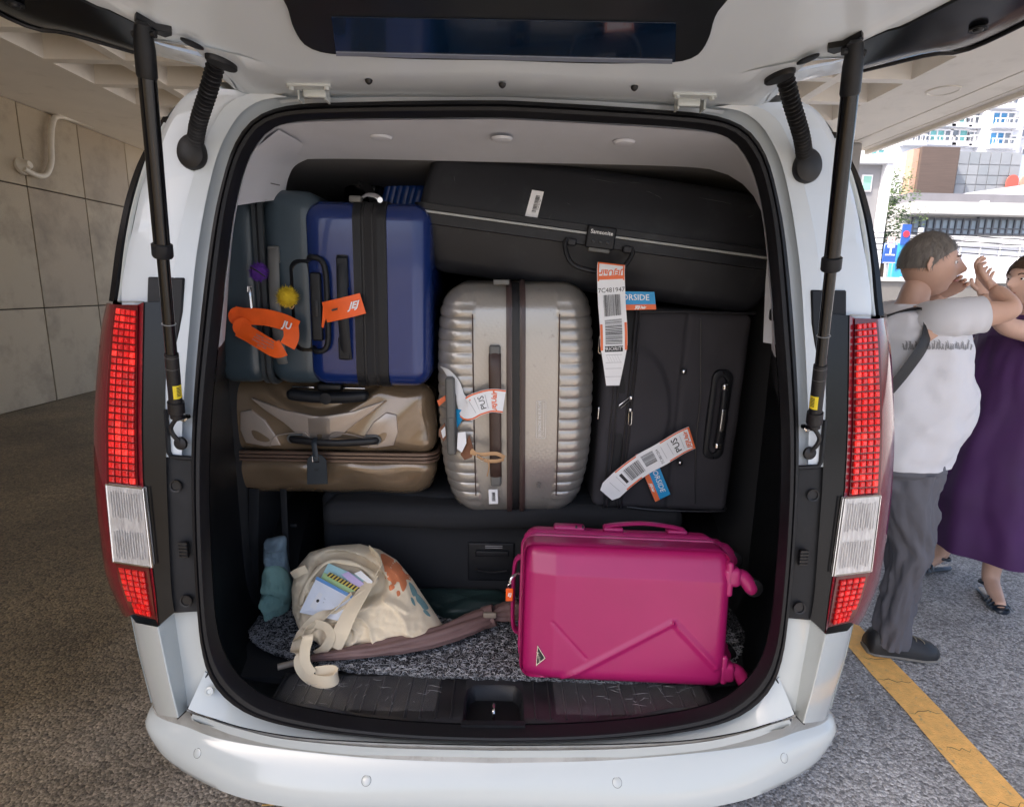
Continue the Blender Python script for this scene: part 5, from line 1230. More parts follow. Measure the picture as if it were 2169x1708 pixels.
# ================= blue case =================
BLUES = M('blue_satin_shell', (.008, .028, .150), .22, .15, (900, .2, .0003), (3, .06), coat=.45)
bb0, bwid, bhh = fit(655, 915, 447, 815, .45)
bb0 = Vector((bb0.x, .385, P(790, 812, .46).z)); bhh = P(790, 447, .62).z-bb0.z
blue = case('blue_suitcase', bb0, (radians(1), radians(.5), 0), 'glossy royal blue suitcase standing between the teal case and the long black case')
xa = LP(blue, 766, 640, -.01).x; xb = LP(blue, 820, 640, -.01).x; BD = .46
A_('shell', rbox(bwid, BD, bhh, .058, (8, 6, 12), 8, None, 0, BD/2, bhh/2), BLUES, blue)
frame_band(blue, xa-.024, xa+.002, BD, bhh, .058, .005, BLACKP); frame_band(blue, xb-.030, xb+.0, BD, bhh, .058, .005, BLACKP)
frame_band(blue, xa+.0, xb-.028, BD, bhh, .058, .0025, SOFTB, 'zip_panel')
for i in range(3):
    x = xa+.004+i*(xb-.030-xa-.006)/3; frame_band(blue, x, x+.006, BD, bhh, .058, .004 if i != 1 else .001, RUBBER, 'zip_tape')
f1 = LP(blue, 722, 540, -.02); f2 = LP(blue, 728, 762, -.02)
A_('side_handle', merge(tube(cr([(f1.x, -.006, f1.z), (f1.x, -.016, f1.z-.05), (f1.x+.002, -.026, (f1.z+f2.z)/2), (f1.x+.003, -.016, f2.z+.05), (f1.x+.004, -.006, f2.z)], 30), [(.0165, .005)]*30, 10, flat=(1, 0, 0)), rbox(.034, .014, .09, .005, (1, 1, 2), 3, None, f1.x, -.009, f1.z-.05), rbox(.034, .014, .07, .005, (1, 1, 2), 3, None, f2.x, -.009, f2.z+.035)), BLACKP, blue)
A_('lock_block', rbox(.036, .03, .018, .004, (1, 1, 1), 2, None, xa-.018, .03, bhh+.006), GREYP, blue)
A_('zip_lock', merge(tube(cr([(xa+.0, .03, bhh+.012), (xa+.02, .022, bhh+.020), (xa+.045, .018, bhh+.016), (xa+.058, .018, bhh+.006)], 16), [(.009, .003)]*16, 8), disc_stack((xa+.058, .012, bhh+.004), (0, -1, 0), [(0, .008), (.003, .008), (.003, .004)], 14)), STEEL, blue)

# ================= bronze case =================
BRON = weave(M('bronze_shell', (.225, .158, .10), .16, .3, None, (6, .10), coat=.9), 42, .25, .0006, radians(40))
BRONL = weave(M('bronze_pale_relief', (.42, .345, .29), .2, .25, None, (6, .08), coat=.8), 42, .25, .0006, radians(40)); BRONR = M('bronze_rim', (.15, .095, .070), .32, .2, None, (8, .08), coat=.3)
qb0, qw, qh = fit(462, 930, 822, 1043, .60)
qz = .815; qtop = tb_.z-.018
qb0 = Vector((qb0.x, .50, qz)); qh = qtop-qz
bronze = case('bronze_suitcase', qb0, (radians(0), radians(.4), radians(1)), 'glossy bronze brown suitcase lying flat under the teal and blue cases')
QD = .50
zr = LP(bronze, 700, 965, 0).z
def bron_fn(top):
    def fn(p, n):
        s = (p.z+ (0 if top else 0))
        return p
    return fn
lh = zr-.014; uh = qh-zr-.014
def b_low(p, n):
    t = (lh/2-p.z)/lh; p.x *= 1-.10*max(0, t)**2; p.y += .05*max(0, t)**2*(1 if p.y < 0 else 0)
    if n.y < -.3: p.y += .004*sin(p.x*26+p.z*30)
    return p
def b_up(p, n):
    t = (p.z+uh/2)/uh; p.x *= 1-.045*max(0, t)**2
    if n.y < -.2:
        # scooped smile round the trolley handle
        d = t - (.50+.42*(p.x/.20)**2); sc = max(0, min(1, d/.14)); p.y += .026*sc*sc*(3-2*sc)+.02*max(0, t)**2
        p.y -= .005*sin(abs(p.x)*30-p.z*28)*max(0, 1-abs(sc))
    return p
A_('lower_shell', rbox(qw, QD, lh+.02, .055, (60, 6, 16), 6, b_low, 0, QD/2, lh/2), BRON, bronze); A_('upper_shell', rbox(qw, QD, uh+.02, .055, (90, 6, 40), 6, b_up, 0, QD/2, zr+.014+uh/2), BRON, bronze)
for i, dz in enumerate((-.016, -.003, .010)):
    R = [[Vector((q.x, QD/2+q.z, zr+dz+z)) for q in rrect(qw+2*o, QD+2*o, .06, 8)] for z, o in ((-.006, -.003), (-.0045, .006), (.0035, .006), (.005, -.003))]
    A_('rim_band', loft(R, cu=True), BRONR, bronze, auto=50)
# swooping pale relief panels
def relief(pts, nm='relief_panel', y=-.010, mirrorx=False):
    c = [LP(bronze, x, yy, -.004) for x, yy in pts]; c = [Vector((p.x, y, p.z)) for p in c]
    if mirrorx: c = [Vector((-p.x, p.y, p.z)) for p in c][::-1]
    return A_(nm, bevel(prism(c, (0, .02, 0)), .003, 2), BRONL, bronze, auto=50)
relA = [(530, 843), (600, 868), (660, 880), (700, 885), (702, 933), (660, 930), (632, 922), (600, 895), (560, 868)]
relB = [(508, 872), (530, 868), (560, 890), (585, 925), (594, 943), (560, 945), (520, 938), (508, 910)]
for m in (False, True): relief(relA, mirrorx=m, y=-.0035); relief(relB, mirrorx=m, y=-.0030)
# side handle with surround
ha = LP(bronze, 612, 929, -.01); hb_ = LP(bronze, 803, 929, -.01); hcx = (ha.x+hb_.x)/2; hwid = hb_.x-ha.x
A_('handle_surround', merge(*[tube(cr([(hcx+s*(hwid/2-.045), -.006, ha.z+.014), (hcx+s*(hwid/2-.008), -.010, ha.z+.014), (hcx+s*(hwid/2+.004), -.010, ha.z), (hcx+s*(hwid/2-.008), -.010, ha.z-.014)], 16), .004, 8) for s in (-1, 1)]), GREYP, bronze)
A_('side_handle', tube(cr([(hcx-hwid/2+.006, -.008, ha.z), (hcx-hwid/2+.03, -.022, ha.z-.001), (hcx, -.032, ha.z-.006), (hcx+hwid/2-.03, -.022, ha.z-.001), (hcx+hwid/2-.006, -.008, ha.z)], 40), [(.0125, .008)]*40, 12, flat=(0, 0, 1)), RUBBER, bronze)
ra_ = [(572, 944), (578, 930), (590, 921), (640, 915), (652, 921), (658, 930)]
for m in (1, -1):
    pp_ = [LP(bronze, x, y, -.006) for x, y in ra_]; pp_ = [Vector(((p.x if m == 1 else -p.x), -.007, p.z)) for p in pp_]
    A_('surround_ridge', tube(cr(pp_, 24), .0022, 6), BRONL, bronze)
tcx = LP(bronze, 694, 838, -.01)
A_('trolley_handle', rbox(.27, .045, .038, .017, (20, 2, 2), 5, lambda p, n: p-Vector((0, 0, .010*(1-(p.x/.135)**2))), tcx.x, -.006, tcx.z+.004), BLACKP, bronze)
A_('release_button', disc_stack((tcx.x-.002, -.028, tcx.z-.006), (0, -1, 0), [(0, .020), (.002, .019), (.0025, .012)], 24), BLACKP, bronze)
A_('handle_stem', rbox(.085, .05, .03, .012, (2, 2, 1), 4, None, tcx.x, .03, tcx.z+.026), RUBBER, bronze)
A_('handle_bezel', merge(*[rbox(.075, .008, .007, .003, (2, 1, 1), 2, None, tcx.x+s*.085, .006, tcx.z+.025) for s in (-1, 1)]), CHROME, bronze)
# black luggage tag of the bronze case
NAVY = M('dark_leather', (.022, .030, .038), .55, 0, (260, .4, .0006), (20, .12))
tp = MW[bronze.name] @ Vector((LP(bronze, 671, 990, -.045).x, -.050, LP(bronze, 671, 990, -.045).z))
tg_ = add('leather_tag', bevel([Vector((tp.x+(q[0])*.001, tp.y+.001*q[2], tp.z+q[1]*.001)) for q in ()] and ([], []) or prism([Vector((tp.x+dx, tp.y, tp.z+dz)) for dx, dz in ((-.035, -.058), (.036, -.056), (.034, .028), (.020, .046), (-.012, .048), (-.030, .030))], (0, .004, 0)), .0015, 1), NAVY, None)
tag(tg_, 'dark leather luggage tag strapped to the handle of the bronze suitcase', 'luggage tag'); MW[tg_.name] = Matrix.Identity(4)
add('tag_buckle', tube([tp+Vector((x, -.002, z)) for x, z in ((-.011, .022), (.010, .022), (.011, .040), (-.011, .041), (-.011, .022))], .0016, 6), STEEL, tg_)
add('tag_strap', tube(cr([tp+Vector((0, -.002, .030)), tp+Vector((-.002, .002, .055)), tp+Vector((-.006, .006, .085)), tp+Vector((-.006, .025, .098))], 14), [(.009, .0018)]*14, 8, flat=(1, 0, 0)), NAVY, tg_)
add('embossed_crest', merge(*[tube(cr([tp+Vector((x*.001, -.0006, z*.001)) for x, z in pts], 8), .0007, 4) for pts in (((-9, -4), (-4, -9), (0, -3)), ((0, -3), (4, -9), (9, -2)), ((-6, 2), (0, -12), (7, 3)))]), BLACKINK, tg_)

# ================= ribbed blue case and dark bag at the back =================
RBLU = M('bright_blue_ribbed', (.012, .075, .36), .35, 0, (300, .2, .0004), (6, .08), coat=.1)
rb0 = P(850, 440, .82)
rblu = case('ribbed_blue_suitcase', Vector((rb0.x+.02, .80, rb0.z-.075)), (radians(0), radians(16), radians(-12)), 'bright blue ribbed suitcase tipped over behind the long black case')
def ribf(p, n):
    if abs(n.x) < .5: p += n*(.005*(abs(sin(pi*p.x/.024))**.5)-.003)
    return p
A_('shell', rbox(.40, .30, .17, .03, (150, 4, 4), 4, ribf, .07, .15, .085), RBLU, rblu, auto=50)
A_('rivet', disc_stack((-.10, -.004, .05), (0, -1, 0), [(0, .009), (.003, .009), (.004, .004)], 14), STEEL, rblu)
bp_ = P(765, 408, .80)
A2 = case('dark_backpack', bp_-Vector((0, 0, .045)), (0, 0, 0), 'dark crumpled bag wedged beside the ribbed blue suitcase at the back', cat='bag')
def crum(p, n): return p+n*.02*noise.noise(p*14)
A_('body', rbox(.16, .20, .19, .06, (14, 8, 14), 5, crum, .0, .1, .095), GLOSSB, A2, auto=70)
A_('strap', tube(cr([(-.05, -.02, .12), (.0, -.05, .10), (.05, -.03, .02), (.04, 0, -.05)], 16), [(.018, .002)]*16, 8), SOFTB, A2)
nb = P(860, 392, 1.02)
A3 = case('navy_duffel', Vector((nb.x-.02, 1.02, nb.z-.12)), (0, radians(12), 0), 'dark navy duffel bag lying at the very back under the headliner', cat='bag')
A_('body', rbox(.46, .3, .21, .09, (16, 6, 8), 5, crum, 0, .15, .1), M('navy_cloth', (.008, .012, .045), .8, 0, (300, .4, .001), (5, .2)), A3, auto=70)
A_('seam', tube(cr([(-.22, -.01, .12), (0, -.014, .15), (.22, -.01, .12)], 16), .003, 6), RUBBER, A3)
# ================================================================== TAGS
def WP(o, x, y, yl): return MW[o.name] @ LP(o, x, y, yl)
def rnd_code(st, u0, u1, v0, v1, n, seed, along=True):
    rn = random.Random(seed); V, F = [], []; t = 0
    while t < 1:
        w = rn.choice([.5, .5, 1, 1.4])/n*.62; e = min(1, t+w); k = len(V)
        if along: q = [(u0+(u1-u0)*t, v0), (u0+(u1-u0)*e, v0), (u0+(u1-u0)*e, v1), (u0+(u1-u0)*t, v1)]
        else: q = [(u0, v0+(v1-v0)*t), (u1, v0+(v1-v0)*t), (u1, v0+(v1-v0)*e), (u0, v0+(v1-v0)*e)]
        V += [st.at(a, b, .0008) for a, b in q]; F.append((k, k+1, k+2, k+3)); t = e+rn.choice([.4, .7, 1.2])/n*.6
    return V, F
SHADE = M('paper_grey_print', (.42, .43, .45), .6)
# tag on the long black case
T0 = [P(1295, 558, .345), P(1294, 580, .335), P(1296, 640, .330), P(1300, 700, .325), P(1300, 760, .330), P(1298, 816, .340)]
s = Strip(T0, (1, 0, 0), .082)
def tp1(u): return 1 if u < .66 else 1-.50*(u-.66)/.34
pr = [('orange_border', [s.patch(0, .14, -.97, -.86, .0007), s.patch(0, .14, .86, .97, .0007), s.patch(.10, .13, -.97, .97, .0007), s.patch(.0, .012, -.97, .97, .0007), s.patch(.48, .70, -.98, -.80, .0007), s.patch(.48, .70, .80, .98, .0007)], ORANGEINK),
      ('barcode', merge(rnd_code(s, .25, .42, -.62, .62, 30, 1, False), rnd_code(s, .45, .65, -.62, .62, 24, 2, True)), BLACKINK),
      ('lettering', s.text('7C481947', .019, .215, 0, 'down'), BLACKINK), ('lettering', s.text('JEJUair', .024, .075, 0, 'up', .2, bold=.0006), ORANGEINK),
      ('priority_block', s.patch(.664, .712, -.66, .66, .0007), BLACKINK), ('lettering', s.text('PRIORITY', .0155, .688, .0, 'down', off=.0012), WHITEINK),
      ('hatching', merge(*[s.patch(a, a+.004, -.6, .6, .0007) for a in (.735, .80, .85, .92)]+[loft([[s.at(.74+.05*j/6+0, -.55+k*.2, .0008), s.at(.795, -.45+k*.2+.15, .0008)], [s.at(.744+.05*j/6, -.55+k*.2, .0008), s.at(.799, -.45+k*.2+.15, .0008)]]) for k, j in enumerate((0, 0, 0, 0, 0))]), SHADE)]
luggage_tag('airline_tag', 'long white barcode tag marked PRIORITY hanging from the handle of the black hard case', s, pr, 'white airline tags', taper=tp1)
def card(name, label, c4, t=.0012, group='blue DOORSIDE cards'):
    e = add(name, prism(c4, (0, t, 0)), CYAN, None, smooth=False); tag(e, label, 'luggage card', group); MW[e.name] = Matrix.Identity(4)
    a, b, c, d = [Vector(q) for q in c4]      # a top-left, b top-right, c bottom-right, d bottom-left
    o = Vector((0, -.0008, 0)); l1, r1 = a.lerp(d, .70), b.lerp(c, .70)
    add('orange_stripe', ([l1+o, d+o, c+o, r1+o], [(0, 1, 2, 3)]), ORANGEINK, e, smooth=False)
    rt, up = (b-a).normalized(), (a-d).normalized(); h = (a-d).length; w = (b-a).length
    add('lettering', place_text(text_vf('DOORSIDE', h*.42, bold=.0002), a.lerp(c, .5)+up*h*.14+rt*w*.02+o, rt, up, .0006), WHITEINK, e, smooth=False)
    add('lettering', place_text(text_vf('JEJUair', h*.20, .2, bold=.0006), l1.lerp(c, .5)+rt*w*.22-up*0+o*1.6, rt, up, .0012), WHITEINK, e, smooth=False)
    return e
card('service_card', 'bright blue card with an orange stripe peeking out behind the PRIORITY tag', [P(1270, 616, .352), P(1386, 618, .352), P(1390, 655, .352), P(1272, 658, .352)])
# tag on the soft case
T1 = [P(1466, 926, .435), P(1440, 938, .425), P(1400, 962, .418), P(1360, 984, .418), P(1320, 1014, .422), P(1284, 1048, .43)]
sv = (P(1480, 950, .43)-P(1455, 905, .43)).normalized(); sv2 = (P(1310, 1065, .43)-P(1270, 1020, .43)).normalized()
s = Strip(T1, [sv, sv2], .078)
pr = [('orange_border', [s.patch(0, .30, -.97, -.86, .0007), s.patch(0, .30, .86, .97, .0007), s.patch(0, .02, -.97, .97, .0007), s.patch(.55, .78, -.98, -.86, .0007), s.patch(.62, .82, .86, .98, .0007)], ORANGEINK),
      ('barcode', merge(rnd_code(s, .40, .52, -.7, .35, 22, 3, False), rnd_code(s, .55, .72, -.6, .6, 18, 4, True)), BLACKINK),
      ('lettering', s.text('JEJUair', .021, .055, 0, 'up', .2, bold=.0006), ORANGEINK), ('lettering', s.text('PUS', .030, .17, .0, 'up', bold=.0004), BLACKINK),
      ('lettering', s.text('7C481254', .013, .36, .1, 'up'), BLACKINK),
      ('grey_print', merge(*[s.patch(a, a+.004, -.6, .6, .0007) for a in (.11, .24, .31, .80, .88)]), SHADE), ('priority_block', s.patch(.745, .775, -.5, .5, .0007), BLACKINK)]
luggage_tag('airline_tag', 'white barcode tag marked PUS lying diagonally across the black fabric suitcase', s, pr, 'white airline tags', taper=lambda u: 1 if u < .93 else 1-.3*(u-.93)/.07)
card('service_card', 'bright blue card with an orange stripe hanging below the tag of the black fabric suitcase', [P(1382, 952, .445), P(1420, 1046, .445), P(1388, 1062, .445), P(1346, 962, .445)])
# tag on the silver case handle
T2 = [P(1068, 850, .355), P(1040, 848, .350), P(1010, 856, .352), P(988, 866, .362), P(978, 846, .378), P(966, 812, .382), P(950, 790, .384), P(934, 778, .390)]
s = Strip(T2, (0, 0, -1), .074)
# side must stay across the run of the strip
s.side = [Vector((.0, 0, -1)), Vector((.05, 0, -1)), Vector((-.2, 0, -1)), Vector((-.9, .3, -.8)), Vector((-.9, .8, .4))]
pr = [('orange_border', [s.patch(0, .46, -.97, -.84, .0008), s.patch(0, .46, .84, .97, .0008)], ORANGEINK), ('lettering', s.text('JEJUair', .021, .11, 0, 'up', .2, off=.0010, bold=.0006), ORANGEINK),
      ('lettering', s.text('PUS', .026, .24, 0, 'up', off=.0010), BLACKINK), ('grey_print', merge(*[s.patch(a, a+.006, -.6, .6, .0008) for a in (.19, .30, .36)]), SHADE)]
lt3 = luggage_tag('airline_tag', 'white tag marked PUS wrapped round the handle of the silver ribbed suitcase', s, pr, 'white airline tags', taper=lambda u: 1 if u < .42 else max(.36, 1-(u-.42)*3.2))
c3 = [P(966, 866, .385), P(980, 868, .372), P(982, 884, .372), P(968, 906, .385)]
k3 = add('service_card', thicken((c3, [(3, 2, 1, 0)]), .001), CYAN, None, smooth=False); tag(k3, 'small blue end of a card tucked beside the grey handle of the silver suitcase', 'luggage card')
k4_ = [P(926, 848, .40), P(944, 836, .40), P(946, 846, .40), P(930, 860, .40)]
k4o = add('orange_tag', thicken((k4_, [(0, 1, 2, 3)]), .001), ORANGEINK, None, smooth=False); tag(k4o, 'tiny orange tag corner sticking out left of the silver suitcase', 'luggage tag', 'orange airline tags')
LEATH = M('tan_leather', (.20, .085, .045), .6, 0, (120, .4, .001), (20, .15)); TAN = M('pale_tan_strap', (.48, .28, .14), .6, 0, (100, .3, .0006), (14, .12))
lt = [P(984, 940, .36), P(994, 921, .355), P(1003, 950, .350), P(1000, 968, .350), P(984, 974, .355), P(975, 962, .36)]
le = add('leather_tag', bevel(prism(lt, (0, .005, 0)), .001, 1), LEATH, None); MW[le.name] = Matrix.Identity(4); tag(le, 'brown leather name tag buckled to the handle of the silver suitcase', 'luggage tag')
add('name_card', prism([P(970, 916, .352), P(986, 914, .350), P(988, 938, .349), P(978, 958, .350), P(968, 950, .352)], (0, .001, 0)), WHITEPAPER, le, smooth=False)
add('strap', merge(tube(cr([P(996, 958, .345), P(1020, 962, .338), P(1050, 960, .338), P(1069, 968, .345)], 20), [(.006, .0014)]*20, 6, flat=(0, 0, 1)), tube(cr([P(998, 952, .345), P(1025, 973, .334), P(1050, 976, .334), P(1067, 972, .345)], 20), [(.006, .0014)]*20, 6, flat=(0, 0, 1)), tube(cr([P(1030, 972, .33), P(1036, 985, .33), P(1032, 1008, .335)], 14), [(.003, .0012)]*14, 6)), TAN, le)
add('buckle', tube([P(1010, 962, .334), P(1026, 970, .330), P(1022, 976, .330), P(1008, 968, .334), P(1010, 962, .334)], .0016, 6), STEEL, le)
l2 = add('leather_tag', merge(prism([P(930, 908, .40), P(942, 895, .40), P(946, 925, .40), P(940, 935, .40), P(929, 922, .40)], (0, .004, 0))), LEATH, None, smooth=False); MW[l2.name] = Matrix.Identity(4); tag(l2, 'edge of a brown leather tag with a white window left of the silver suitcase', 'luggage tag')
add('name_card', prism([P(934, 912, .399), P(943, 902, .399), P(944, 922, .399), P(938, 928, .399)], (0, .001, 0)), WHITEPAPER, l2, smooth=False)
# orange tag of the teal case
UP_ = [P(500, 664, .40), P(520, 668, .392), P(560, 670, .385), P(600, 680, .375), P(629, 694, .368)]
s = Strip(UP_, (.1, 0, -1), .050); s2 = Strip([P(506, 693, .385), P(530, 706, .378), P(556, 722, .368), P(584, 737, .362), P(600, 733, .362)], (-.35, 0, -1), .050)
s3 = Strip([P(615, 690, .366), P(616, 712, .358), P(608, 730, .356)], (1, 0, 0), .046)
def rnd_end(c, r, m=16): return [c+Vector((r*cos(2*pi*i/m), 0, r*sin(2*pi*i/m))) for i in range(m)]
e1 = prism(rnd_end(P(505, 669, .395), .029), (0, .001, 0)); e2 = prism(rnd_end(P(514, 691, .383), .029), (0, .001, 0))
otg = add('orange_tag', merge(thicken(s.patch(0, 1, -1, 1, 0), .001), thicken(s2.patch(0, 1, -1, 1, 0), .001), thicken(s3.patch(0, 1, -1, 1, 0), .001), e1, e2), ORANGE, None, auto=60)
MW[otg.name] = Matrix.Identity(4); otg.location = (.014, -.035, 0); tag(otg, 'looped orange airline tag round the side handle of the teal suitcase', 'luggage tag', 'orange airline tags')
add('lettering', s.text('JEJU', .028, .80, .12, 'along', .25, off=-.0009, bold=.0008), WHITEINK, otg, smooth=False) if False else None
nn_ = (P(640, 700, .36)-P(590, 680, .38)).normalized()
add('lettering', place_text(text_vf('JU', .030, .25, bold=.001), P(607, 687, .3665), nn_, (.15, 0, 1), .002), WHITEINK, otg, smooth=False)
dr2 = (P(600, 738, .362)-P(530, 706, .375)).normalized(); up2 = Vector((.42, .0, .9)).normalized()
for i, tx in enumerate(('baggage claim tag', 'airline identification', 'limited release 0724', 'JEJU AIR')):
    add('print_line', place_text(text_vf(tx, .0085, .0), P(560, 722, .362)+up2*(.014-.0095*i)+Vector((0, -.004, 0)), dr2, up2, .001), GREYINK, otg, smooth=False)
# orange tag of the blue case
oc = [P(686, 641, .395), P(763, 622, .395), P(770, 662, .395), P(694, 677, .395)]
s4 = Strip([P(689, 660, .402), P(720, 653, .392), P(745, 647, .390), P(768, 641, .398)], (.1, 0, -1), .062)
ob_ = add('orange_tag', merge(thicken(s4.patch(0, 1, -1, 1, 0), .001), thicken(([P(686, 645, .402), P(700, 642, .400), P(692, 672, .402), P(686, 692, .406), P(683, 690, .406)], [(0, 1, 2, 3, 4)]), .001)), ORANGE, None, auto=60)
MW[ob_.name] = Matrix.Identity(4); ob_.location = (.012, -.045, 0); tag(ob_, 'flat orange airline tag sticking out across the side handle of the blue suitcase', 'luggage tag', 'orange airline tags')
dd4 = (P(768, 641, .394)-P(720, 653, .390)).normalized()
add('lettering', place_text(text_vf('JEJ', .028, .22, bold=.001), P(749, 645, .3895), dd4, (.1, 0, 1), .003), WHITEINK, ob_, smooth=False)
add('slot', place_text(([Vector((-.009, -.003, 0)), Vector((.009, -.003, 0)), Vector((.009, .003, 0)), Vector((-.009, .003, 0))], [(0, 1, 2, 3)]), P(710, 654, .392), dd4, (.1, 0, 1), .003), BLACKINK, ob_, smooth=False)
# fluffy charms
def fuzz(c, r, n, seed):
    rn = random.Random(seed); V, F = [], []
    for _ in range(n):
        d = Vector((rn.gauss(0, 1), rn.gauss(0, 1), rn.gauss(0, 1))).normalized(); a = c+d*r*.8; b = c+(d+Vector((rn.gauss(0, .12), rn.gauss(0, .12), rn.gauss(0, .12))))*r*rn.uniform(1.0, 1.18)
        s_ = d.orthogonal().normalized()*r*.035; k = len(V); V += [a-s_, a+s_, b]; F.append((k, k+1, k+2))
    return V, F
def pom(x, y, Y, r, col, name, label, cat, squash=(1, 1, 1)):
    c = P(x, y, Y); m = M(name+'_fluff', col, .95, 0, (300, .6, .002), (30, .2))
    b = disc_stack(Vector(), (0, 0, 1), [(-r*cos(pi*i/12)*.9, r*.9*sin(pi*i/12)) for i in range(13)], 24)
    o = add(name, merge(b, fuzz(Vector(), r, 1500, 4)), m, None); tag(o, label, cat); o.location = c; o.scale = squash; MW[o.name] = Matrix.Translation(c); return o
pp1 = pom(609, 629, .345, .028, (.62, .44, .025), 'pompom_charm', 'round fluffy yellow charm hanging in front of the teal suitcase handle', 'charm')
tag(add('cord', tube(cr([Vector((0, 0, -.022)), Vector((.012, -.004, -.034)), Vector((.018, 0, -.024))], 8), .0015, 5), TAN, pp1, local=True))
pom(548, 576, .355, .025, (.10, .025, .26), 'purple_charm', 'fluffy purple charm tied to the teal suitcase above its zip', 'charm', (1.0, .7, 1.0))
tag(add('charm_band', tube(cr([P(531, 566, .332), P(545, 574, .322), P(562, 586, .332)], 10), .0022, 6), BLACKINK), 'thin black band tied across the purple charm', 'band')
zk = add('zip_puller', merge(tube(cr([P(538, 606, .39), P(540, 622, .385), P(543, 652, .385)], 10), [(.005, .0016)]*10, 8), tube([P(534, 606, .388), P(543, 606, .388), P(543, 618, .386), P(534, 618, .388), P(534, 606, .388)], .0016, 6), tube([P(538, 652, .386), P(545, 656, .386), P(545, 664, .388)], .0016, 6)), STEEL, None)
zk.location = (0, -.03, 0); tag(zk, 'small metal zip pullers hanging on the front of the teal suitcase', 'zip puller')

# ================================================================== CARGO FLOOR THINGS
def curlmat():
    m = bpy.data.materials.new('loop_pile_mat'); m.use_nodes = True; n = m.node_tree.nodes; l = m.node_tree.links; b = n['Principled BSDF']
    tc = n.new('ShaderNodeTexCoord'); t = n.new('ShaderNodeTexNoise'); t.inputs['Scale'].default_value = 75; t.inputs['Detail'].default_value = 2; t.inputs['Distortion'].default_value = 1.5; l.new(tc.outputs['Object'], t.inputs['Vector'])
    s_ = n.new('ShaderNodeMath'); s_.operation = 'SUBTRACT'; s_.inputs[1].default_value = .5; l.new(t.outputs[0], s_.inputs[0]); a = n.new('ShaderNodeMath'); a.operation = 'ABSOLUTE'; l.new(s_.outputs[0], a.inputs[0])
    r = n.new('ShaderNodeMapRange'); r.inputs[1].default_value = .0; r.inputs[2].default_value = .06; r.inputs[3].default_value = 1; r.inputs[4].default_value = 0; l.new(a.outputs[0], r.inputs[0])
    mx = n.new('ShaderNodeMix'); mx.data_type = 'RGBA'; mx.inputs[6].default_value = (.020, .021, .025, 1); mx.inputs[7].default_value = (.46, .47, .49, 1); l.new(r.outputs[0], mx.inputs[0]); l.new(mx.outputs[2], b.inputs['Base Color'])
    b.inputs['Roughness'].default_value = .7; bp = n.new('ShaderNodeBump'); bp.inputs['Strength'].default_value = .8; bp.inputs['Distance'].default_value = .004; l.new(r.outputs[0], bp.inputs['Height']); l.new(bp.outputs[0], b.inputs['Normal']); return m
ZM = ZF+.010
mo = [PZ(x, y, ZM) for x, y in [(526,1334),(545,1364),(590,1384),(640,1397),(739,1417),(830,1424),(928,1430),(1040,1434),(1138,1436),(1300,1442),(1420,1440),(1500,1432),(1545,1410),(1570,1370),(1578,1340),(1560,1300)]]
front = cr(mo, 150); bk = [Vector((p.x, .60, ZM)) for p in front]
R = []
for j in range(60):
    t = j/59; R.append([Vector((a.x+random.uniform(-.0012, .0012), a.y+(b.y-a.y)*t+(random.uniform(-.004, .004) if j == 0 else 0), ZM+random.uniform(-.0025, .0025))) for a, b in zip(front, bk)])
edge = [Vector((p.x, p.y, ZF+.001)) for p in R[0]]
mat_o = add('cargo_mat', loft([edge]+R), curlmat(), None, auto=80); tag(mat_o, 'black and grey loop pile mat covering the cargo floor', 'floor mat')
# free curls of pile standing along the front edge and over the mat: uncountable
rn = random.Random(11); CV = []
for i in range(2600):
    a = front[rn.randrange(len(front))]; t = rn.random()**1.6; x = a.x; y = a.y+(.60-a.y)*t*.75; r_ = rn.uniform(.003, .006); ph = rn.uniform(0, 6.3)
    if abs(x) > .8: continue
    pth = [Vector((x+r_*cos(ph+k*.9)*(1+.3*k), y+r_*sin(ph+k*.9)*(1+.2*k), ZM+.002+.002*sin(k*1.3))) for k in range(5)]
    CV.append(tube(pth, .0009, 3, cap=False))
V, F = [], []
for v, f in CV:
    k = len(V); V += v; F += [tuple(i+k for i in q) for q in f]
tag(add('pile_curls', (V, F), M('pale_grey_pile', (.42, .43, .45), .6), mat_o), kind='stuff')
# crumpled clear film on the sill plate
FILM = M('clear_film', (.6, .6, .62), .12, 0, None, None, coat=.5); fb = FILM.node_tree.nodes['Principled BSDF']; fb.inputs['Alpha'].default_value = .07
def film(x0, x1, y0, y1, seed, nx=46, ny=14):
    R = []
    for j in range(ny+1):
        R.append([Vector((x0+(x1-x0)*i/nx, max(edge_y(x0+(x1-x0)*i/nx)+.022, y0)+(y1-max(edge_y(x0+(x1-x0)*i/nx)+.022, y0))*j/ny, ZF+.0055+.006*abs(noise.noise(Vector((i*.33, j*.5, seed*7.3))))+.003*abs(noise.noise(Vector((i*.9, j*1.1, seed*3.)))) )) for i in range(nx+1)])
    return loft(R)
f1 = add('plastic_film', film(-.60, -.16, -.04, .10, 1), FILM, None, auto=180); tag(f1, 'crumpled clear plastic film on the sill plate left of the latch', 'plastic film', 'films on the sill plate')
f2 = add('plastic_film', film(.17, .60, -.05, .10, 2), FILM, None, auto=180); tag(f2, 'crumpled clear plastic film on the sill plate right of the latch', 'plastic film', 'films on the sill plate')
CREASE = M('film_crease', (.42, .42, .44), .25)
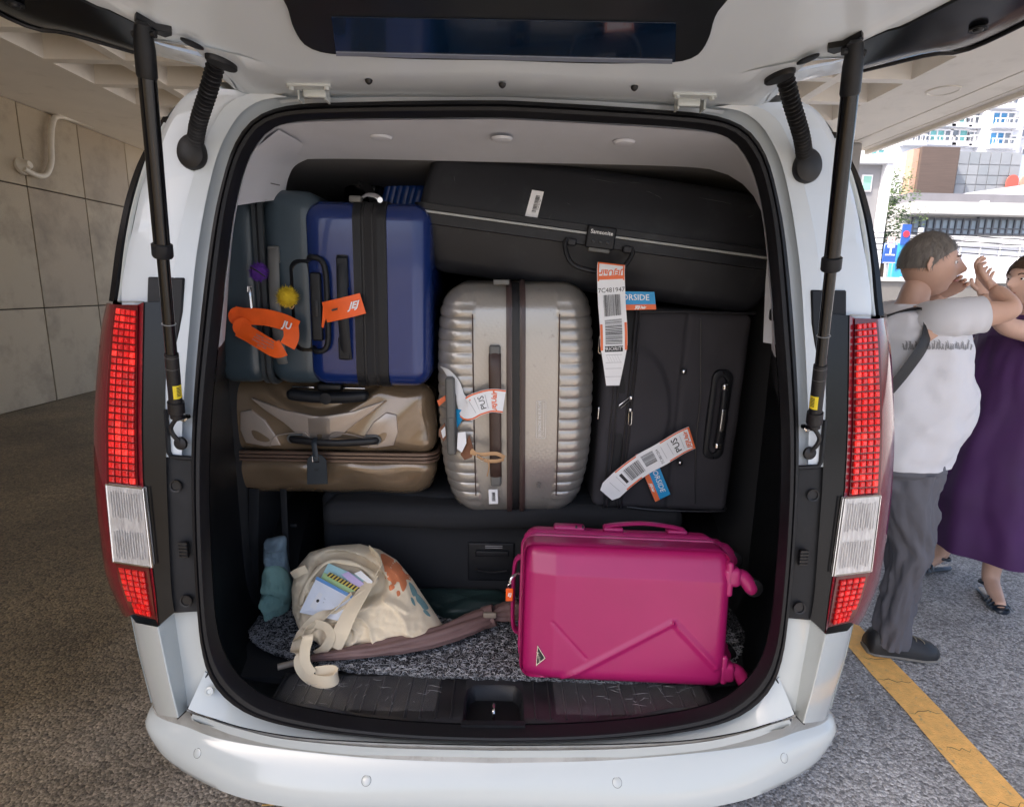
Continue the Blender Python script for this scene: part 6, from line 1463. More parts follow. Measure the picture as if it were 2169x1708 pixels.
for fo, xa, xb, sd0 in ((f1, -.58, -.17, 3), (f2, .19, .58, 8)):
    rn = random.Random(sd0); cs = []
    for _ in range(30):
        x = rn.uniform(xa, xb); y = rn.uniform(edge_y(x)+.05, .085); L_ = rn.uniform(.008, .05); an = rn.choice([rn.uniform(-.4, .4), rn.uniform(1.2, 1.9)])
        cs.append(tube([Vector((x+L_*k/3*cos(an)+rn.uniform(-.002, .002), y+L_*k/3*sin(an)*.7+rn.uniform(-.002, .002), ZF+.010+rn.uniform(-.002, .002))) for k in range(4)], [.00015, .00045, .0004, .00015], 4))
    tag(add('crease', merge(*cs), CREASE, fo), kind='stuff')
# ---- tote bag
def inflate(outl, cen, bulge, fold=None, rings=26, back=.02, n=140, out=(0, -1, 0), power=.5, up=None, sharp=False):
    o = (lin([Vector(q) for q in outl]+[Vector(outl[0])], n+1)[:-1] if sharp else cr(outl, n, True)); out = Vector(out).normalized(); V, F = [], []; R = []
    for k in range(rings+1):
        t = 1-k/rings; t = t if t > 0 else .002
        h = bulge*(1-t**3)**power; r = []
        for i, p in enumerate(o):
            q = cen+(p-cen)*t+out*h
            if fold: q = q+out*fold(q, t)
            r.append(q)
        R.append(r)
    bkr = [[p*1+out*(-back*.6) for p in o], [cen+(p-cen)*.8-out*back for p in o], [cen+(p-cen)*.002-out*back for p in o]]
    return loft(list(reversed(bkr))+R, cu=True)
CANV = M('cream_canvas', (.74, .63, .46), .9, 0, (500, .5, .0008), (7, .06), dirt=(9, (.60, .47, .31), .58, .80))
def TB(x, y):    # slumped plane of the tote: leans back from the mat
    z_t = (1385-y)/230.; return P(x, y, .215+.22*max(0, z_t)) if True else None
bo = [TB(*p) for p in [(620,1242),(626,1205),(655,1170),(700,1157),(760,1153),(802,1165),(838,1187),(872,1228),(898,1268),(937,1326),(928,1338),(870,1352),(790,1366),(725,1382),(692,1374),(670,1350),(640,1335),(622,1292)]]
bc = TB(760, 1275)
def bfold(q, t):
    a = .010*noise.noise(q*9)+.009*noise.noise(Vector((q.x*30, q.y*12, q.z*14))+Vector((3, 1, 2)))+.004*noise.noise(q*60)
    a += .010*(1-abs(noise.noise(q*11+Vector((9, 2, 4))))*5 if abs(noise.noise(q*11+Vector((9, 2, 4)))) < .2 else 0)
    d = (q.x-bc.x)*.55+(q.z-bc.z)*.85
    a += .012*(1-abs(sin(d*30+2.5*noise.noise(q*6))))**3
    px_, py_ = pj(q); ex = ((px_-738)*.93+(py_-1226)*.37)/84; ey = (-(px_-738)*.37+(py_-1226)*.93)/52; m_ = max(0, min(1, (1.12-sqrt(ex*ex+ey*ey))/.30)); m_ = m_*m_*(3-2*m_)
    return a*(min(1, (1-t)*5)+.15)*(1-m_)-.050*m_
tote = add('tote_bag', inflate(bo, bc, .098, bfold, rings=60, n=240, out=(-.05, -1, .18), power=.62, sharp=True), CANV, None, auto=80); tag(tote, 'slumped cream canvas tote bag stuffed with papers on the cargo mat', 'tote bag')
MW[tote.name] = Matrix.Identity(4)
# the mouth: dark lining seen behind the papers, with a rolled hem round it
def TF(x, y, d=.0):
    return TB(x, y)+Vector((-.05, -1, .18)).normalized()*d
mouth = [(660,1262),(668,1225),(690,1190),(712,1176),(745,1176),(780,1186),(812,1206),(800,1222),(775,1243),(748,1262),(735,1272),(700,1268)]
md = [.075,.072,.070,.066,.066,.070,.085,.098,.108,.110,.108,.095]
mp = [TF(x, y, d+.004) for (x, y), d in zip(mouth, md)]
mc = sum(mp, Vector())/len(mp)
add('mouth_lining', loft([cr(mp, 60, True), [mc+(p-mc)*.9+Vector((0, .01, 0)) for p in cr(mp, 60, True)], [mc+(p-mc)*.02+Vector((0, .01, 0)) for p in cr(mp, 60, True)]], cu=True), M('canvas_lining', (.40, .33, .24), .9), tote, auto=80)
add('hem', tube(cr(mp, 90, True), lambda t: (.0095+.003*sin(t*40), .006+.002*sin(t*23)), 10), CANV, tote, auto=80)
def drape(path, wdt, nm='bag_strap', mat=None, parent=None, side=None, n=70, label=None):
    st_ = Strip(path, side or (1, 0, 0), wdt, n); V, F = st_.patch(0, 1, -1, 1, 0, nv=4)
    return add(nm, thicken((V, F), .0016), mat or CANV, parent, auto=80)
b_w = .034
pth = [TF(768,1232,.115), TF(735,1258,.128), TF(700,1280,.125), TF(672,1310,.115), TF(655,1345,.10), P(641,1380,.10), P(634,1402,.085), PZ(650,1432,ZF+.022), PZ(680,1444,ZF+.02), PZ(708,1440,ZF+.026), PZ(716,1424,ZF+.035), PZ(700,1419,ZF+.04), PZ(668,1424,ZF+.035)]
sd1 = [Vector((.6, 0, 1)), Vector((.8, 0, .5)), Vector((1, 0, 0)), Vector((1, 0, 0)), Vector((1, 0, .2)), Vector((.3, .2, 1)), Vector((0, .2, 1)), Vector((-.2, .0, 1)), Vector((0, .2, 1))]
drape(pth, .036, parent=tote, side=sd1)
pth = [PZ(664,1426,ZF+.036), P(648,1404,.080), P(646,1376,.085), P(652,1345,.090), TF(664,1318,.128), TF(682,1298,.134), TF(702,1286,.134)]
drape(pth, .030, parent=tote, side=[Vector((.5, 0, .8)), Vector((1, 0, .2)), Vector((1, 0, .1)), Vector((.9, 0, .35)), Vector((.5, 0, .8))])
pth = [TF(700,1284,.136), TF(722,1292,.134), TF(730,1312,.128), TF(716,1338,.112), TF(690,1360,.082)]
drape(pth, .028, parent=tote, side=[Vector((.2, 0, 1)), Vector((.8, 0, .6)), Vector((1, 0, 0)), Vector((.8, 0, -.6))])
pth = [TF(805,1200,.090), TF(790,1228,.118), TF(770,1262,.136), TF(752,1300,.134), TF(730,1340,.105)]
drape(pth, .050, parent=tote, side=[Vector((1, 0, .5)), Vector((1, 0, .3)), Vector((1, 0, .2)), Vector((1, 0, -.2))])
add('strap_patch', thicken(loft([[TF(640+(18)*i/5, 1192+34*j/5, .055+.02*i/5) for i in range(6)] for j in range(6)]), .003), CANV, tote) if False else None
drape([TF(790,1158,.03), TF(815,1172,.065), TF(818,1188,.080), TF(802,1202,.088)], .040, parent=tote, side=[Vector((.4, 0, -1)), Vector((.2, 0, -1)), Vector((-1, 0, -.3))])
drape([TF(632,1210,.045), TF(650,1198,.066), TF(668,1190,.072)], .030, parent=tote, side=(.2, 0, -1))
# printed picture on the side of the bag: loose orange and blue shapes following the cloth
def patch_on(pts, mat, nm='printed_shape', d=.004):
    V = []; F = []
    ps = [Vector((x, y, 0)) for x, y in pts]; c = sum(ps, Vector())/len(ps); n = 30; o = cr(ps, n, True)
    from mathutils.bvhtree import BVHTree
    global _bvh
    R = []
    for t in (1, .8, .6, .4, .2, .02):
        r = []
        for p in o:
            q = c+(p-c)*t; dr_ = ray(q.x, q.y).normalized(); hit = _bvh.ray_cast(CAM, dr_)
            r.append(hit[0]-dr_*d*.3 if hit[0] else TF(q.x, q.y, .02))
        R.append(r)
    return add(nm, loft(R, cu=True), mat, tote, auto=80)
from mathutils.bvhtree import BVHTree
_bvh = BVHTree.FromPolygons([v.co.copy() for v in tote.data.vertices], [tuple(p.vertices) for p in tote.data.polygons])
PO = M('faded_orange_print', (.62, .20, .085), .9, 0, (400, .4, .0008), (12, .1)); PB = M('faded_blue_print', (.16, .30, .31), .9, 0, (400, .4, .0008), (20, .15))
patch_on([(806,1172),(824,1178),(846,1194),(864,1214),(872,1228),(858,1226),(852,1240),(843,1229),(834,1240),(826,1228),(816,1226),(814,1204)], PO); patch_on([(846,1226),(856,1222),(862,1236),(854,1252),(848,1240)], PO)
for p_ in (((866,1232),(876,1240),(884,1256),(876,1262),(870,1250)), ((880,1254),(892,1264),(902,1276),(908,1288),(898,1290),(890,1280),(882,1270)), ((870,1264),(876,1268),(880,1282),(873,1276)), ((896,1292),(904,1292),(912,1304),(904,1302))): patch_on(list(p_), PB)
for p_ in (((824,1240),(832,1236),(836,1244),(826,1250)), ((840,1252),(846,1250),(848,1258),(842,1262))): patch_on(list(p_), PO)
# papers in the bag
def sheet(nm, pts, d, mat, label, cat, parent=None, th=.002):
    V = [TF(x, y, dd) for (x, y), dd in zip(pts, d)]; n = (V[1]-V[0]).cross(V[2]-V[0]).normalized()
    if n.y > 0: n = -n
    o = add(nm, prism(V, -n*th), mat, None, smooth=False); MW[o.name] = Matrix.Identity(4)
    if parent is None: tag(o, label, cat, 'papers in the tote bag')
    return o, V, n
PG = M('pale_green_cover', (.42, .62, .30), .4); PLV = M('lavender_card', (.52, .42, .66), .4); PCY = M('pale_cyan_cover', (.36, .60, .64), .35)
WB = M('white_blue_card', (.76, .80, .87), .35)
sheet('booklet', [(664,1272),(712,1178),(800,1212),(748,1280)], [.080,.074,.088,.108], PCY, 'pale turquoise booklet at the back of the papers in the tote bag', 'booklet', th=.006)
sheet('booklet', [(674,1270),(704,1196),(792,1232),(752,1280)], [.086,.080,.098,.113], PG, 'pale green booklet behind the white leaflet in the tote bag', 'booklet', th=.004)
o_, V_, n_ = sheet('card', [(742,1198),(756,1192),(800,1222),(790,1236)], [.090,.090,.100,.102], PLV, 'lavender and white card sticking out of the tote bag', 'card')
add('white_label', prism([V_[1].lerp(V_[2], .2)+n_*.001+Vector((.006, 0, .004)), V_[1].lerp(V_[2], .95)+n_*.001+Vector((.01, 0, .004)), V_[2]+n_*.001+Vector((.012, 0, .022)), V_[1].lerp(V_[2], .35)+n_*.001+Vector((.018, 0, .022))], n_*.001), WHITEPAPER, o_, smooth=False)
o_, V_, n_ = sheet('striped_card', [(712,1200),(718,1193),(790,1226),(784,1234)], [.091,.090,.102,.104], M('hazard_yellow', (.70, .52, .10), .4), 'narrow yellow and black striped card in the tote bag', 'card')
add('black_stripe', merge(*[([V_[0].lerp(V_[3], t)+n_*.0012, V_[0].lerp(V_[3], t+.045)+n_*.0012, V_[1].lerp(V_[2], t+.07)+n_*.0012, V_[1].lerp(V_[2], t+.025)+n_*.0012], [(0, 1, 2, 3)]) for t in [i/11+.01 for i in range(10)]]), BLACKINK, o_, smooth=False)
o_, V_, n_ = sheet('leaflet', [(661,1271),(694,1201),(783,1242),(752,1282)], [.102,.094,.112,.128], WB, 'white and pale blue leaflet at the front of the tote bag papers', 'leaflet')
if True:
    rt = (V_[2]-V_[1]).normalized(); up = n_.cross(rt).normalized()
    if up.z < 0: up = -up
    add('blue_band', ([V_[1]+n_*.0012, V_[2]+n_*.0012, V_[2]-up*.010+n_*.0012, V_[1]-up*.010+n_*.0012], [(0, 1, 2, 3)]), M('leaflet_blue', (.12, .30, .60), .4), o_, smooth=False)
    ctr = V_[0].lerp(V_[2], .5)
    add('white_field', ([ctr+rt*a-up*b+n_*.0016 for a, b in ((-.055, -.02), (.035, -.02), (.035, .03), (-.055, .03))], [(0, 1, 2, 3)]), WHITEPAPER, o_, smooth=False)
    for i, tx in enumerate(('Tourist information map', 'city guide and route', 'walking tour', 'opening')): add('print_line', place_text(text_vf(tx, .0065), ctr+rt*.002+up*(.010-.010*i), rt, up, .003), GREYINK, o_, smooth=False)
    add('round_mark', disc_stack(ctr-rt*.042-up*.004+n_*.002, n_, [(0, .005), (.0005, .005)], 14), BLACKINK, o_)
# ---- umbrella lying in front
UMB = M('mauve_brown_nylon', (.175, .105, .098), .62, 0, (60, .3, .002), (10, .10)); WOODH = M('umbrella_handle_grey', (.24, .20, .16), .5, 0, (40, .2, .001), (10, .1))
ua = PZ(660, 1393, ZF+.035); ub = PZ(800, 1372, ZF+.05); uc = PZ(930, 1345, ZF+.055); ud = PZ(1035, 1305, ZF+.06); ue = PZ(1095, 1290, ZF+.055)
path = cr([ua, ub, uc, ud, ue], 120)
def ubody():
    R = []; rn2 = random.Random(2)
    for i, p in enumerate(path):
        t = i/119; tg = (path[min(i+1, 119)]-path[max(i-1, 0)]).normalized(); a = Vector((0, 0, 1)); a = (a-tg*a.dot(tg)).normalized(); b = tg.cross(a)
        r = .013+.028*sin(min(1, t/.72)*pi/2) if t < .72 else .041-.012*math.exp(-((t-.86)/.035)**2)+.004*(t > .93)
        row_ = []
        for k in range(44):
            th = 2*pi*k/44; pl_ = .20*abs(sin(th*3.5+t*3.2+.8*sin(t*7)))+.12*noise.noise(Vector((th*1.3, t*9, 1)))
            rr = r*(.78+pl_); row_.append(p+(a*sin(th)*.75+b*cos(th))*rr)
        R.append(row_)
    return loft(R, cu=True, cap=True)
um = add('folded_umbrella', ubody(), UMB, None, auto=45); MW[um.name] = Matrix.Identity(4); tag(um, 'folded mauve brown umbrella lying across the mat in front of the tote bag', 'umbrella')
ut = PZ(588, 1412, ZF+.03)
add('shaft', tube([ua+(path[3]-path[0])*.5, ua.lerp(ut, .35), ut], [.008, .0095, .0095], 12), WOODH, um)
add('wrap_strap', tube([path[100]+Vector((-.018, 0, -.006)), path[100]+Vector((.018, 0, .006))], [(.036, .033)]*2, 28), UMB, um); cl = PZ(1038, 1284, ZF+.10)
add('clasp', rbox(.042, .01, .018, .002, (1, 1, 1), 1, None, cl.x, cl.y-.03, cl.z-.012), WOODH, um)
# ---- dark green rain cover behind
DG = M('dark_green_nylon', (.012, .030, .030), .55, 0, (50, .5, .004), (6, .2))
go = [P(x, y, Y) for x, y, Y in [(885,1252,.54),(960,1250,.55),(1040,1252,.55),(1082,1258,.55),(1085,1290,.46),(1020,1300,.42),(950,1310,.40),(905,1296,.45)]]
gg = add('dark_green_bundle', inflate(go, sum(go, Vector())/8, .05, lambda q, t: .012*noise.noise(Vector((q.x*6, q.y*20, q.z*40))), rings=20, n=90, out=(0, -.6, .8)), DG, None, auto=80); tag(gg, 'dark green nylon bundle lying between the tote bag and the pink suitcase', 'nylon bundle')
add('pale_strip', tube(cr([P(880, 1249, .53), P(960, 1251, .53), P(1078, 1254, .535)], 20), [(.006, .002)]*20, 6), M('grey_tape', (.22, .23, .24), .5), gg) if True else None
# ---- towels
TEALT = M('aqua_towel', (.27, .47, .43), .95, 0, (350, 1., .003), (12, .10)); GBT = M('grey_blue_cloth', (.20, .28, .34), .95, 0, (350, 1., .003), (12, .12))
def tfold(q, t): return (.016*noise.noise(q*22)+.024*(1-abs(sin(q.x*50+q.z*26+4*noise.noise(q*9))))**2.5-.004+.003*noise.noise(q*120))*(.2+min(1, (1-t)*4))
o1 = [P(x, y, .44) for x, y in [(566,1196),(590,1200),(606,1212),(617,1238),(616,1268),(608,1300),(590,1322),(576,1333),(570,1312),(558,1285),(557,1258),(560,1235),(556,1215)]]
tw1 = add('towel', inflate(o1, P(587, 1262, .44), .045, tfold, rings=30, n=120), TEALT, None, auto=80); tag(tw1, 'crumpled aqua green towel stuffed beside the tote bag', 'towel')
o2 = [P(x, y, .47) for x, y in [(560,1150),(572,1141),(602,1138),(605,1170),(610,1200),(618,1238),(606,1250),(580,1225),(563,1210)]]
tw2 = add('cloth', inflate(o2, P(585, 1190, .47), .035, tfold, rings=30, n=110), GBT, None, auto=80); tag(tw2, 'grey blue cloth hanging above the aqua towel', 'cloth')
gbk = P(612, 1345, .42); 
# ================================================================== PEOPLE
def head_vf(c, yaw, s=1., female=False):
    """head with a face; local +x is the way it looks; c = centre of the skull"""
    V, F = [], []; nu, nv = 48, 36
    for j in range(nv+1):
        la = -pi/2+pi*j/nv
        for i in range(nu):
            lo = 2*pi*i/nu; d = Vector((cos(la)*cos(lo), cos(la)*sin(lo), sin(la)))
            p = Vector((d.x*.094, d.y*.076, d.z*.118))
            if d.z < 0:
                p.y *= 1-.30*(-d.z)**1.4; p.x = p.x*(1-.18*(-d.z)) + (.016*(-d.z) if d.x > 0 else .012*(-d.z))
            fr = max(0, d.x)
            def g(y, z, wy, wz): return math.exp(-((p.y-y)/wy)**2-((p.z-z)/wz)**2)*(1 if d.x > .2 else 0)
            p.x += .027*g(0, -.018, .011, .018)+.014*g(0, .006, .008, .022)              # nose
            p.x -= .010*(g(.031, .010, .014, .010)+g(-.031, .010, .014, .010))           # eye sockets
            p.x += .006*(g(.030, .030, .022, .007)+g(-.030, .030, .022, .007))           # brow
            p.x += .007*g(0, -.052, .022, .005)+.007*g(0, -.063, .019, .006)-.004*g(0, -.0575, .022, .002)   # lips
            p.x += .008*g(0, -.092, .020, .014)
            V.append(p*s)
    for j in range(nv):
        for i in range(nu): F.append((j*nu+i, j*nu+(i+1) % nu, (j+1)*nu+(i+1) % nu, (j+1)*nu+i))
    # ears
    for sy in (-1, 1):
        e = tube([Vector((-.005, sy*.074, -.022))*s, Vector((-.012, sy*.086, .0))*s, Vector((-.006, sy*.082, .024))*s], [(.011*s, .004*s), (.017*s, .005*s), (.012*s, .004*s)], 12)
        k = len(V); V += e[0]; F += [tuple(q+k for q in f) for f in e[1]]
    R = Matrix.Translation(c) @ Matrix.Rotation(yaw, 4, 'Z')
    return [R @ v for v in V], F, R
def hand_vf(w, fd, side, palm=(0, 0, -1), curl=.5, s=1.):
    """hand at wrist w; fd = finger direction, side = towards the thumb"""
    fd = Vector(fd).normalized(); side = Vector(side); side = (side-fd*side.dot(fd)).normalized(); nrm = side.cross(fd).normalized()
    out_ = []
    out_.append(tube([w-fd*.01*s, w+fd*.02*s, w+fd*.055*s, w+fd*.088*s], [(.026*s, .018*s), (.034*s, .016*s), (.041*s, .014*s), (.038*s, .010*s)], 14, flat=side))
    for k, (off, L_) in enumerate(((.030, .070), (.010, .078), (-.010, .073), (-.029, .058))):
        b = w+fd*.082*s+side*off*s; p = [b]; a = 0
        for q in range(3):
            a += curl*(.5+.25*q); p.append(p[-1]+(fd*cos(a)-nrm*sin(a))*L_*s*(.42, .33, .25)[q])
        out_.append(tube(cr(p, 9), [.0088*s, .0088*s, .0086*s, .0084*s, .0082*s, .0079*s, .0076*s, .007*s, .0045*s], 8))
    b = w+fd*.022*s+side*.026*s; t1 = b+(side*.8+fd*.7)*.035*s; t2 = t1+(side*.25+fd*.9-nrm*.4*curl)*.036*s
    out_.append(tube(cr([b, t1, t2], 7), [.012*s, .012*s, .011*s, .0105*s, .010*s, .009*s, .005*s], 8))
    return merge(*out_)
def figure(name, joints, edges, label, skin, head, hands, cat='person'):
    me = bpy.data.meshes.new('b'); me.from_pydata([j[0] for j in joints], edges, []); o = bpy.data.objects.new('b', me); COL.objects.link(o)
    md_ = o.modifiers.new('s', 'SKIN'); 
    for v, j in zip(me.skin_vertices[0].data, joints): v.radius = (j[1], j[1])
    me.skin_vertices[0].data[0].use_root = True
    o.modifiers.new('u', 'SUBSURF').levels = 2
    dg = bpy.context.evaluated_depsgraph_get(); dg.update(); em_ = bpy.data.meshes.new_from_object(o.evaluated_get(dg))
    V = [v.co.copy() for v in em_.vertices]; F = [tuple(p.vertices) for p in em_.polygons]
    bpy.data.objects.remove(o); bpy.data.meshes.remove(em_)
    hv, hf_, R = head; vf = merge((V, F), (hv, hf_), *hands)
    root = empty(name, Vector((joints[0][0].x, joints[0][0].y, 0)), label=label, cat=cat)
    add('body', vf, skin, root, auto=80); return root, R
SKIN = M('light_skin', (.56, .34, .25), .5, 0, (300, .2, .0005), (12, .07)); SKIN2 = M('fair_skin', (.60, .38, .29), .5, 0, (300, .2, .0005), (12, .07))
HAIRG = M('grey_hair', (.17, .15, .13), .6, 0, (120, .8, .004), (60, .35), stretch=(1, 1, .25)); HAIRB = M('brown_hair', (.09, .05, .03), .55, 0, (120, .8, .004), (60, .35), stretch=(1, 1, .25))
def eyes(root, R, s=1.):
    for sy in (-1, 1):
        c = R @ (Vector((.0835, sy*.031, .010))*s); f_ = (R.to_3x3() @ Vector((1, sy*.12, 0))).normalized()
        e = add('eye', disc_stack(c-f_*.007*s, f_, [(0, .0075*s), (.004*s, .007*s), (.006*s, .005*s), (.007*s, .002*s)], 14), M('eye_white', (.7, .68, .66), .2), root)
        add('iris', disc_stack(c, f_, [(-.001, .0042*s), (.0012*s, .0040*s), (.0016*s, .001)], 12), M('iris_dark', (.03, .02, .015), .15), e)
        add('eyebrow', tube(cr([R @ (Vector((.091, sy*.018, .030))*s), R @ (Vector((.090, sy*.032, .036))*s), R @ (Vector((.080, sy*.046, .031))*s)], 8), .003*s, 6), HAIRB, root)
    add('lips', tube(cr([R @ (Vector((.088, -.020, -.0575))*s), R @ (Vector((.0985, 0, -.056))*s), R @ (Vector((.088, .020, -.0575))*s)], 10), (lambda t: .0055*s*sin(pi*(.1+.8*t))), 6), M('lip_colour', (.42, .17, .14), .5), root)
def hair_shell(R, s, long_):
    V, F = [], []; nu, nv = 44, 20
    for j in range(nv+1):
        for i in range(nu):
            lo = 2*pi*i/nu; front = max(0, cos(lo)); low = -.42 if long_ else -.12
            la_min = low*(1-front**.6)+.50*front**.6; la = pi/2-(pi/2-la_min)*j/nv
            d = Vector((cos(la)*cos(lo), cos(la)*sin(lo), sin(la))); k = 1.06+.04*noise.noise(d*6)+(.03 if long_ else 0)
            V.append(R @ (Vector((d.x*.094*k-.004, d.y*.078*k, d.z*.118*k+.002))*s))
    for j in range(nv):
        for i in range(nu): F.append((j*nu+i, (j+1)*nu+i, (j+1)*nu+(i+1) % nu, j*nu+(i+1) % nu))
    V, F = thicken((V, F), .006); return V, F
def strands(R, s, long_, n=3200, seed=3):
    rn = random.Random(seed); V, F = [], []
    for _ in range(n):
        lo = rn.uniform(0, 2*pi); front = max(0, cos(lo)); low = -.42 if long_ else -.12; lm = low*(1-front**.6)+.52*front**.6
        la = lm+(pi/2-lm)*rn.random()**.8; dl = -rn.uniform(.10, .22); dlo = rn.uniform(-.12, .12); q = []
        for (a, o, k) in ((la, lo, 1.09), (la, lo+.028, 1.09), (max(la+dl, lm-.12), lo+dlo, 1.12+rn.uniform(-.01, .03))):
            d = Vector((cos(a)*cos(o), cos(a)*sin(o), sin(a))); q.append(R @ (Vector((d.x*.094*k-.004, d.y*.078*k, d.z*.118*k+.002))*s))
        k = len(V); V += q; F.append((k, k+1, k+2))
    return V, F
def garment(rows, n=64, wob=.006, seed=0, freq=9, pleat=0, pn=16, sub=5, cap=False):
    """rows = (centre, rx, ry): lofted cloth with soft folds"""
    R = []; m = (len(rows)-1)*sub
    cs = cr([r[0] for r in rows], m+1)
    for i in range(m+1):
        t = i/m*(len(rows)-1); k = min(int(t), len(rows)-2); f = t-k; f = f*f*(3-2*f); rx = rows[k][1]*(1-f)+rows[k+1][1]*f; ry = rows[k][2]*(1-f)+rows[k+1][2]*f; c = rows[k][0].lerp(rows[k+1][0], t-k)
        ring_ = []
        for j in range(n):
            a = 2*pi*j/n; q = c+Vector((rx*cos(a), ry*sin(a), 0)); w = wob*(noise.noise(Vector((cos(a)*2, sin(a)*2, q.z*freq))+Vector((seed*3.1, 0, 0)))+.6*noise.noise(Vector((cos(a)*5, sin(a)*5, q.z*freq*2.4+seed))))
            if pleat: w += pleat*(i/m)**1.5*sin(a*pn+1.3*sin(i/m*2))
            q += Vector((cos(a), sin(a), 0))*w*2; ring_.append(q)
        R.append(ring_)
    return loft(R, cu=True, cap=cap)
WSH = M('white_tshirt', (.66, .66, .69), .9, 0, (260, .3, .001), (4, .03)); TRO = M('grey_trousers', (.115, .115, .135), .8, 0, (260, .4, .001), (6, .08)); DRS = M('dark_purple_dress', (.055, .013, .085), .75, 0, (200, .3, .001), (4, .15))
SHOE = M('black_shoe', (.016, .016, .018), .5, 0, (200, .4, .001), (20, .2)); SOLE = M('grey_sole', (.22, .21, .19), .7, 0, (90, .3, .001)); LACE = M('olive_lace', (.22, .20, .14), .6)
NAVYL = M('navy_leather', (.012, .020, .034), .35, 0, (120, .2, .0006), (20, .2), coat=.3)
Y0 = .85
hip = P(1945, 985, Y0); shx = 1.60
nh_, nk, na = P(1935, 1010, .80), P(1900, 1160, .80), P(1888, 1318, .84)
na = Vector((na.x, .84, .10)); nk = Vector((na.x+.01, .80, .50))
fh, fk, fa = Vector((1.62, .98, .86)), Vector((1.60, 1.03, .50)), Vector((1.44, 1.08, .11))
J = [(Vector((1.60, .86, .92)), .15), (Vector((1.61, .86, 1.10)), .17), (Vector((1.60, .86, 1.30)), .16), (Vector((1.59, .86, 1.42)), .13), (Vector((1.60, .86, 1.49)), .06), (Vector((1.61, .86, 1.56)), .055), (Vector((1.62, .86, 1.62)), .05),
     (Vector((1.63, .77, .86)), .10), (nk, .062), (na, .042), (na+Vector((.05, -.01, -.055)), .038), (na+Vector((.15, -.03, -.07)), .028),
     (fh, .10), (fk, .062), (fa, .042), (fa+Vector((.10, 0, -.07)), .03),
     (Vector((1.60, .68, 1.47)), .062), (Vector((1.80, .61, 1.505)), .042), (Vector((1.775, .70, 1.585)), .027),
     (Vector((1.60, 1.04, 1.45)), .062), (Vector((1.80, 1.08, 1.48)), .042), (Vector((1.80, .96, 1.565)), .027)]
E_ = [(0, 1), (1, 2), (2, 3), (3, 4), (4, 5), (5, 6), (0, 7), (7, 8), (8, 9), (9, 10), (10, 11), (0, 12), (12, 13), (13, 14), (14, 15), (3, 16), (16, 17), (17, 18), (3, 19), (19, 20), (20, 21)]
hd1 = head_vf(Vector((1.645, .86, 1.665)), radians(-25))
h1 = hand_vf(J[18][0], (-.05, .75, .55), (-.6, .1, .8), curl=.7, s=.95); h2 = hand_vf(J[21][0], (0, -.75, .5), (-.6, 0, .8), curl=.7, s=.95)
man, RM = figure('person', J, E_, 'person in a white printed t-shirt and grey trousers standing beside the van', SKIN, hd1, [h1, h2])
eyes(man, RM); hr_ = add('hair', hair_shell(RM, 1, False), HAIRG, man, auto=80); tag(add('hair_strands', strands(RM, 1, False), HAIRG, hr_, smooth=False), kind='stuff')
shirt_rows = [(Vector((1.602, .86, 1.515)), .085, .095), (Vector((1.595, .86, 1.475)), .135, .20), (Vector((1.60, .86, 1.40)), .185, .215), (Vector((1.61, .86, 1.30)), .212, .222), (Vector((1.625, .86, 1.17)), .238, .232), (Vector((1.622, .86, 1.06)), .238, .232), (Vector((1.61, .86, .96)), .215, .222), (Vector((1.605, .86, .895)), .195, .210)]
tsh = add('tshirt', thicken(garment(shirt_rows, 90, .009, 1, 8, sub=9), .004), WSH, man, auto=80)
for sy, e1, e2 in ((-1, J[16][0], J[17][0]), (1, J[19][0], J[20][0])):
    add('sleeve', tube(cr([Vector((1.60, .86+sy*.10, 1.455)), e1, e1.lerp(e2, .55)], 16), [(.080-.012*i/15+.003*sin(i*1.7), .072-.008*i/15) for i in range(16)], 22), WSH, man, auto=80)
# row of little printed figures on the chest
_b2 = BVHTree.FromPolygons([MW[man.name] @ v.co for v in tsh.data.vertices], [tuple(p.vertices) for p in tsh.data.polygons])
rn = random.Random(9); V, F = [], []
for i in range(46):
    x = 1916+148*i/46+rn.uniform(-2, 2); h = rn.uniform(7, 17); y = 741-rn.uniform(0, 3); w = rn.uniform(1.1, 2.4); lean = rn.uniform(-3, 3)
    for (dx0, dy0, dx1, dy1, ww) in ((0, 0, lean, -h, w), (lean-3, -h*.6, lean+3, -h*.75, w*.6), (lean-1.4, -h-3, lean+1.4, -h, w*.8)):
        pts = [(x+dx0-ww, y+dy0), (x+dx0+ww, y+dy0), (x+dx1+ww*.6, y+dy1), (x+dx1-ww*.6, y+dy1)]; q = []
        for px_, py_ in pts:
            d_ = (P(px_, py_, .65)-Vector((1.61, .10, P(px_, py_, .65).z))); hit = _b2.ray_cast(CAM, ray(px_, py_).normalized())
            if hit[0] is None: break
            q.append(hit[0]-ray(px_, py_).normalized()*.0025)
        if len(q) == 4: k = len(V); V += q; F.append((k, k+1, k+2, k+3))
add('chest_print', (V, F), GREYINK, man, smooth=False)
add('trousers', merge(garment([(Vector((1.605, .86, .95)), .19, .20), (Vector((1.605, .86, .88)), .19, .205), (Vector((1.61, .86, .855)), .17, .19)], 60, .004, 3, 8), garment([(Vector((1.635, .775, .88)), .125, .115), (Vector((1.635, .77, .74)), .104, .10), (Vector((nk.x, nk.y, .52)), .076, .080), (Vector((na.x-.0, na.y-.01, .28)), .062, .068), (Vector((na.x, na.y, .050)), .062, .066)], 60, .011, 5, 9, sub=8), garment([(Vector((1.62, .97, .88)), .12, .115), (Vector((1.62, .99, .74)), .105, .10), (Vector((fk.x, fk.y, .52)), .082, .08), (Vector((1.52, 1.06, .30)), .066, .07), (Vector((fa.x, fa.y, .11)), .06, .062)], 60, .011, 6, 9, sub=8)), TRO, man, auto=80)
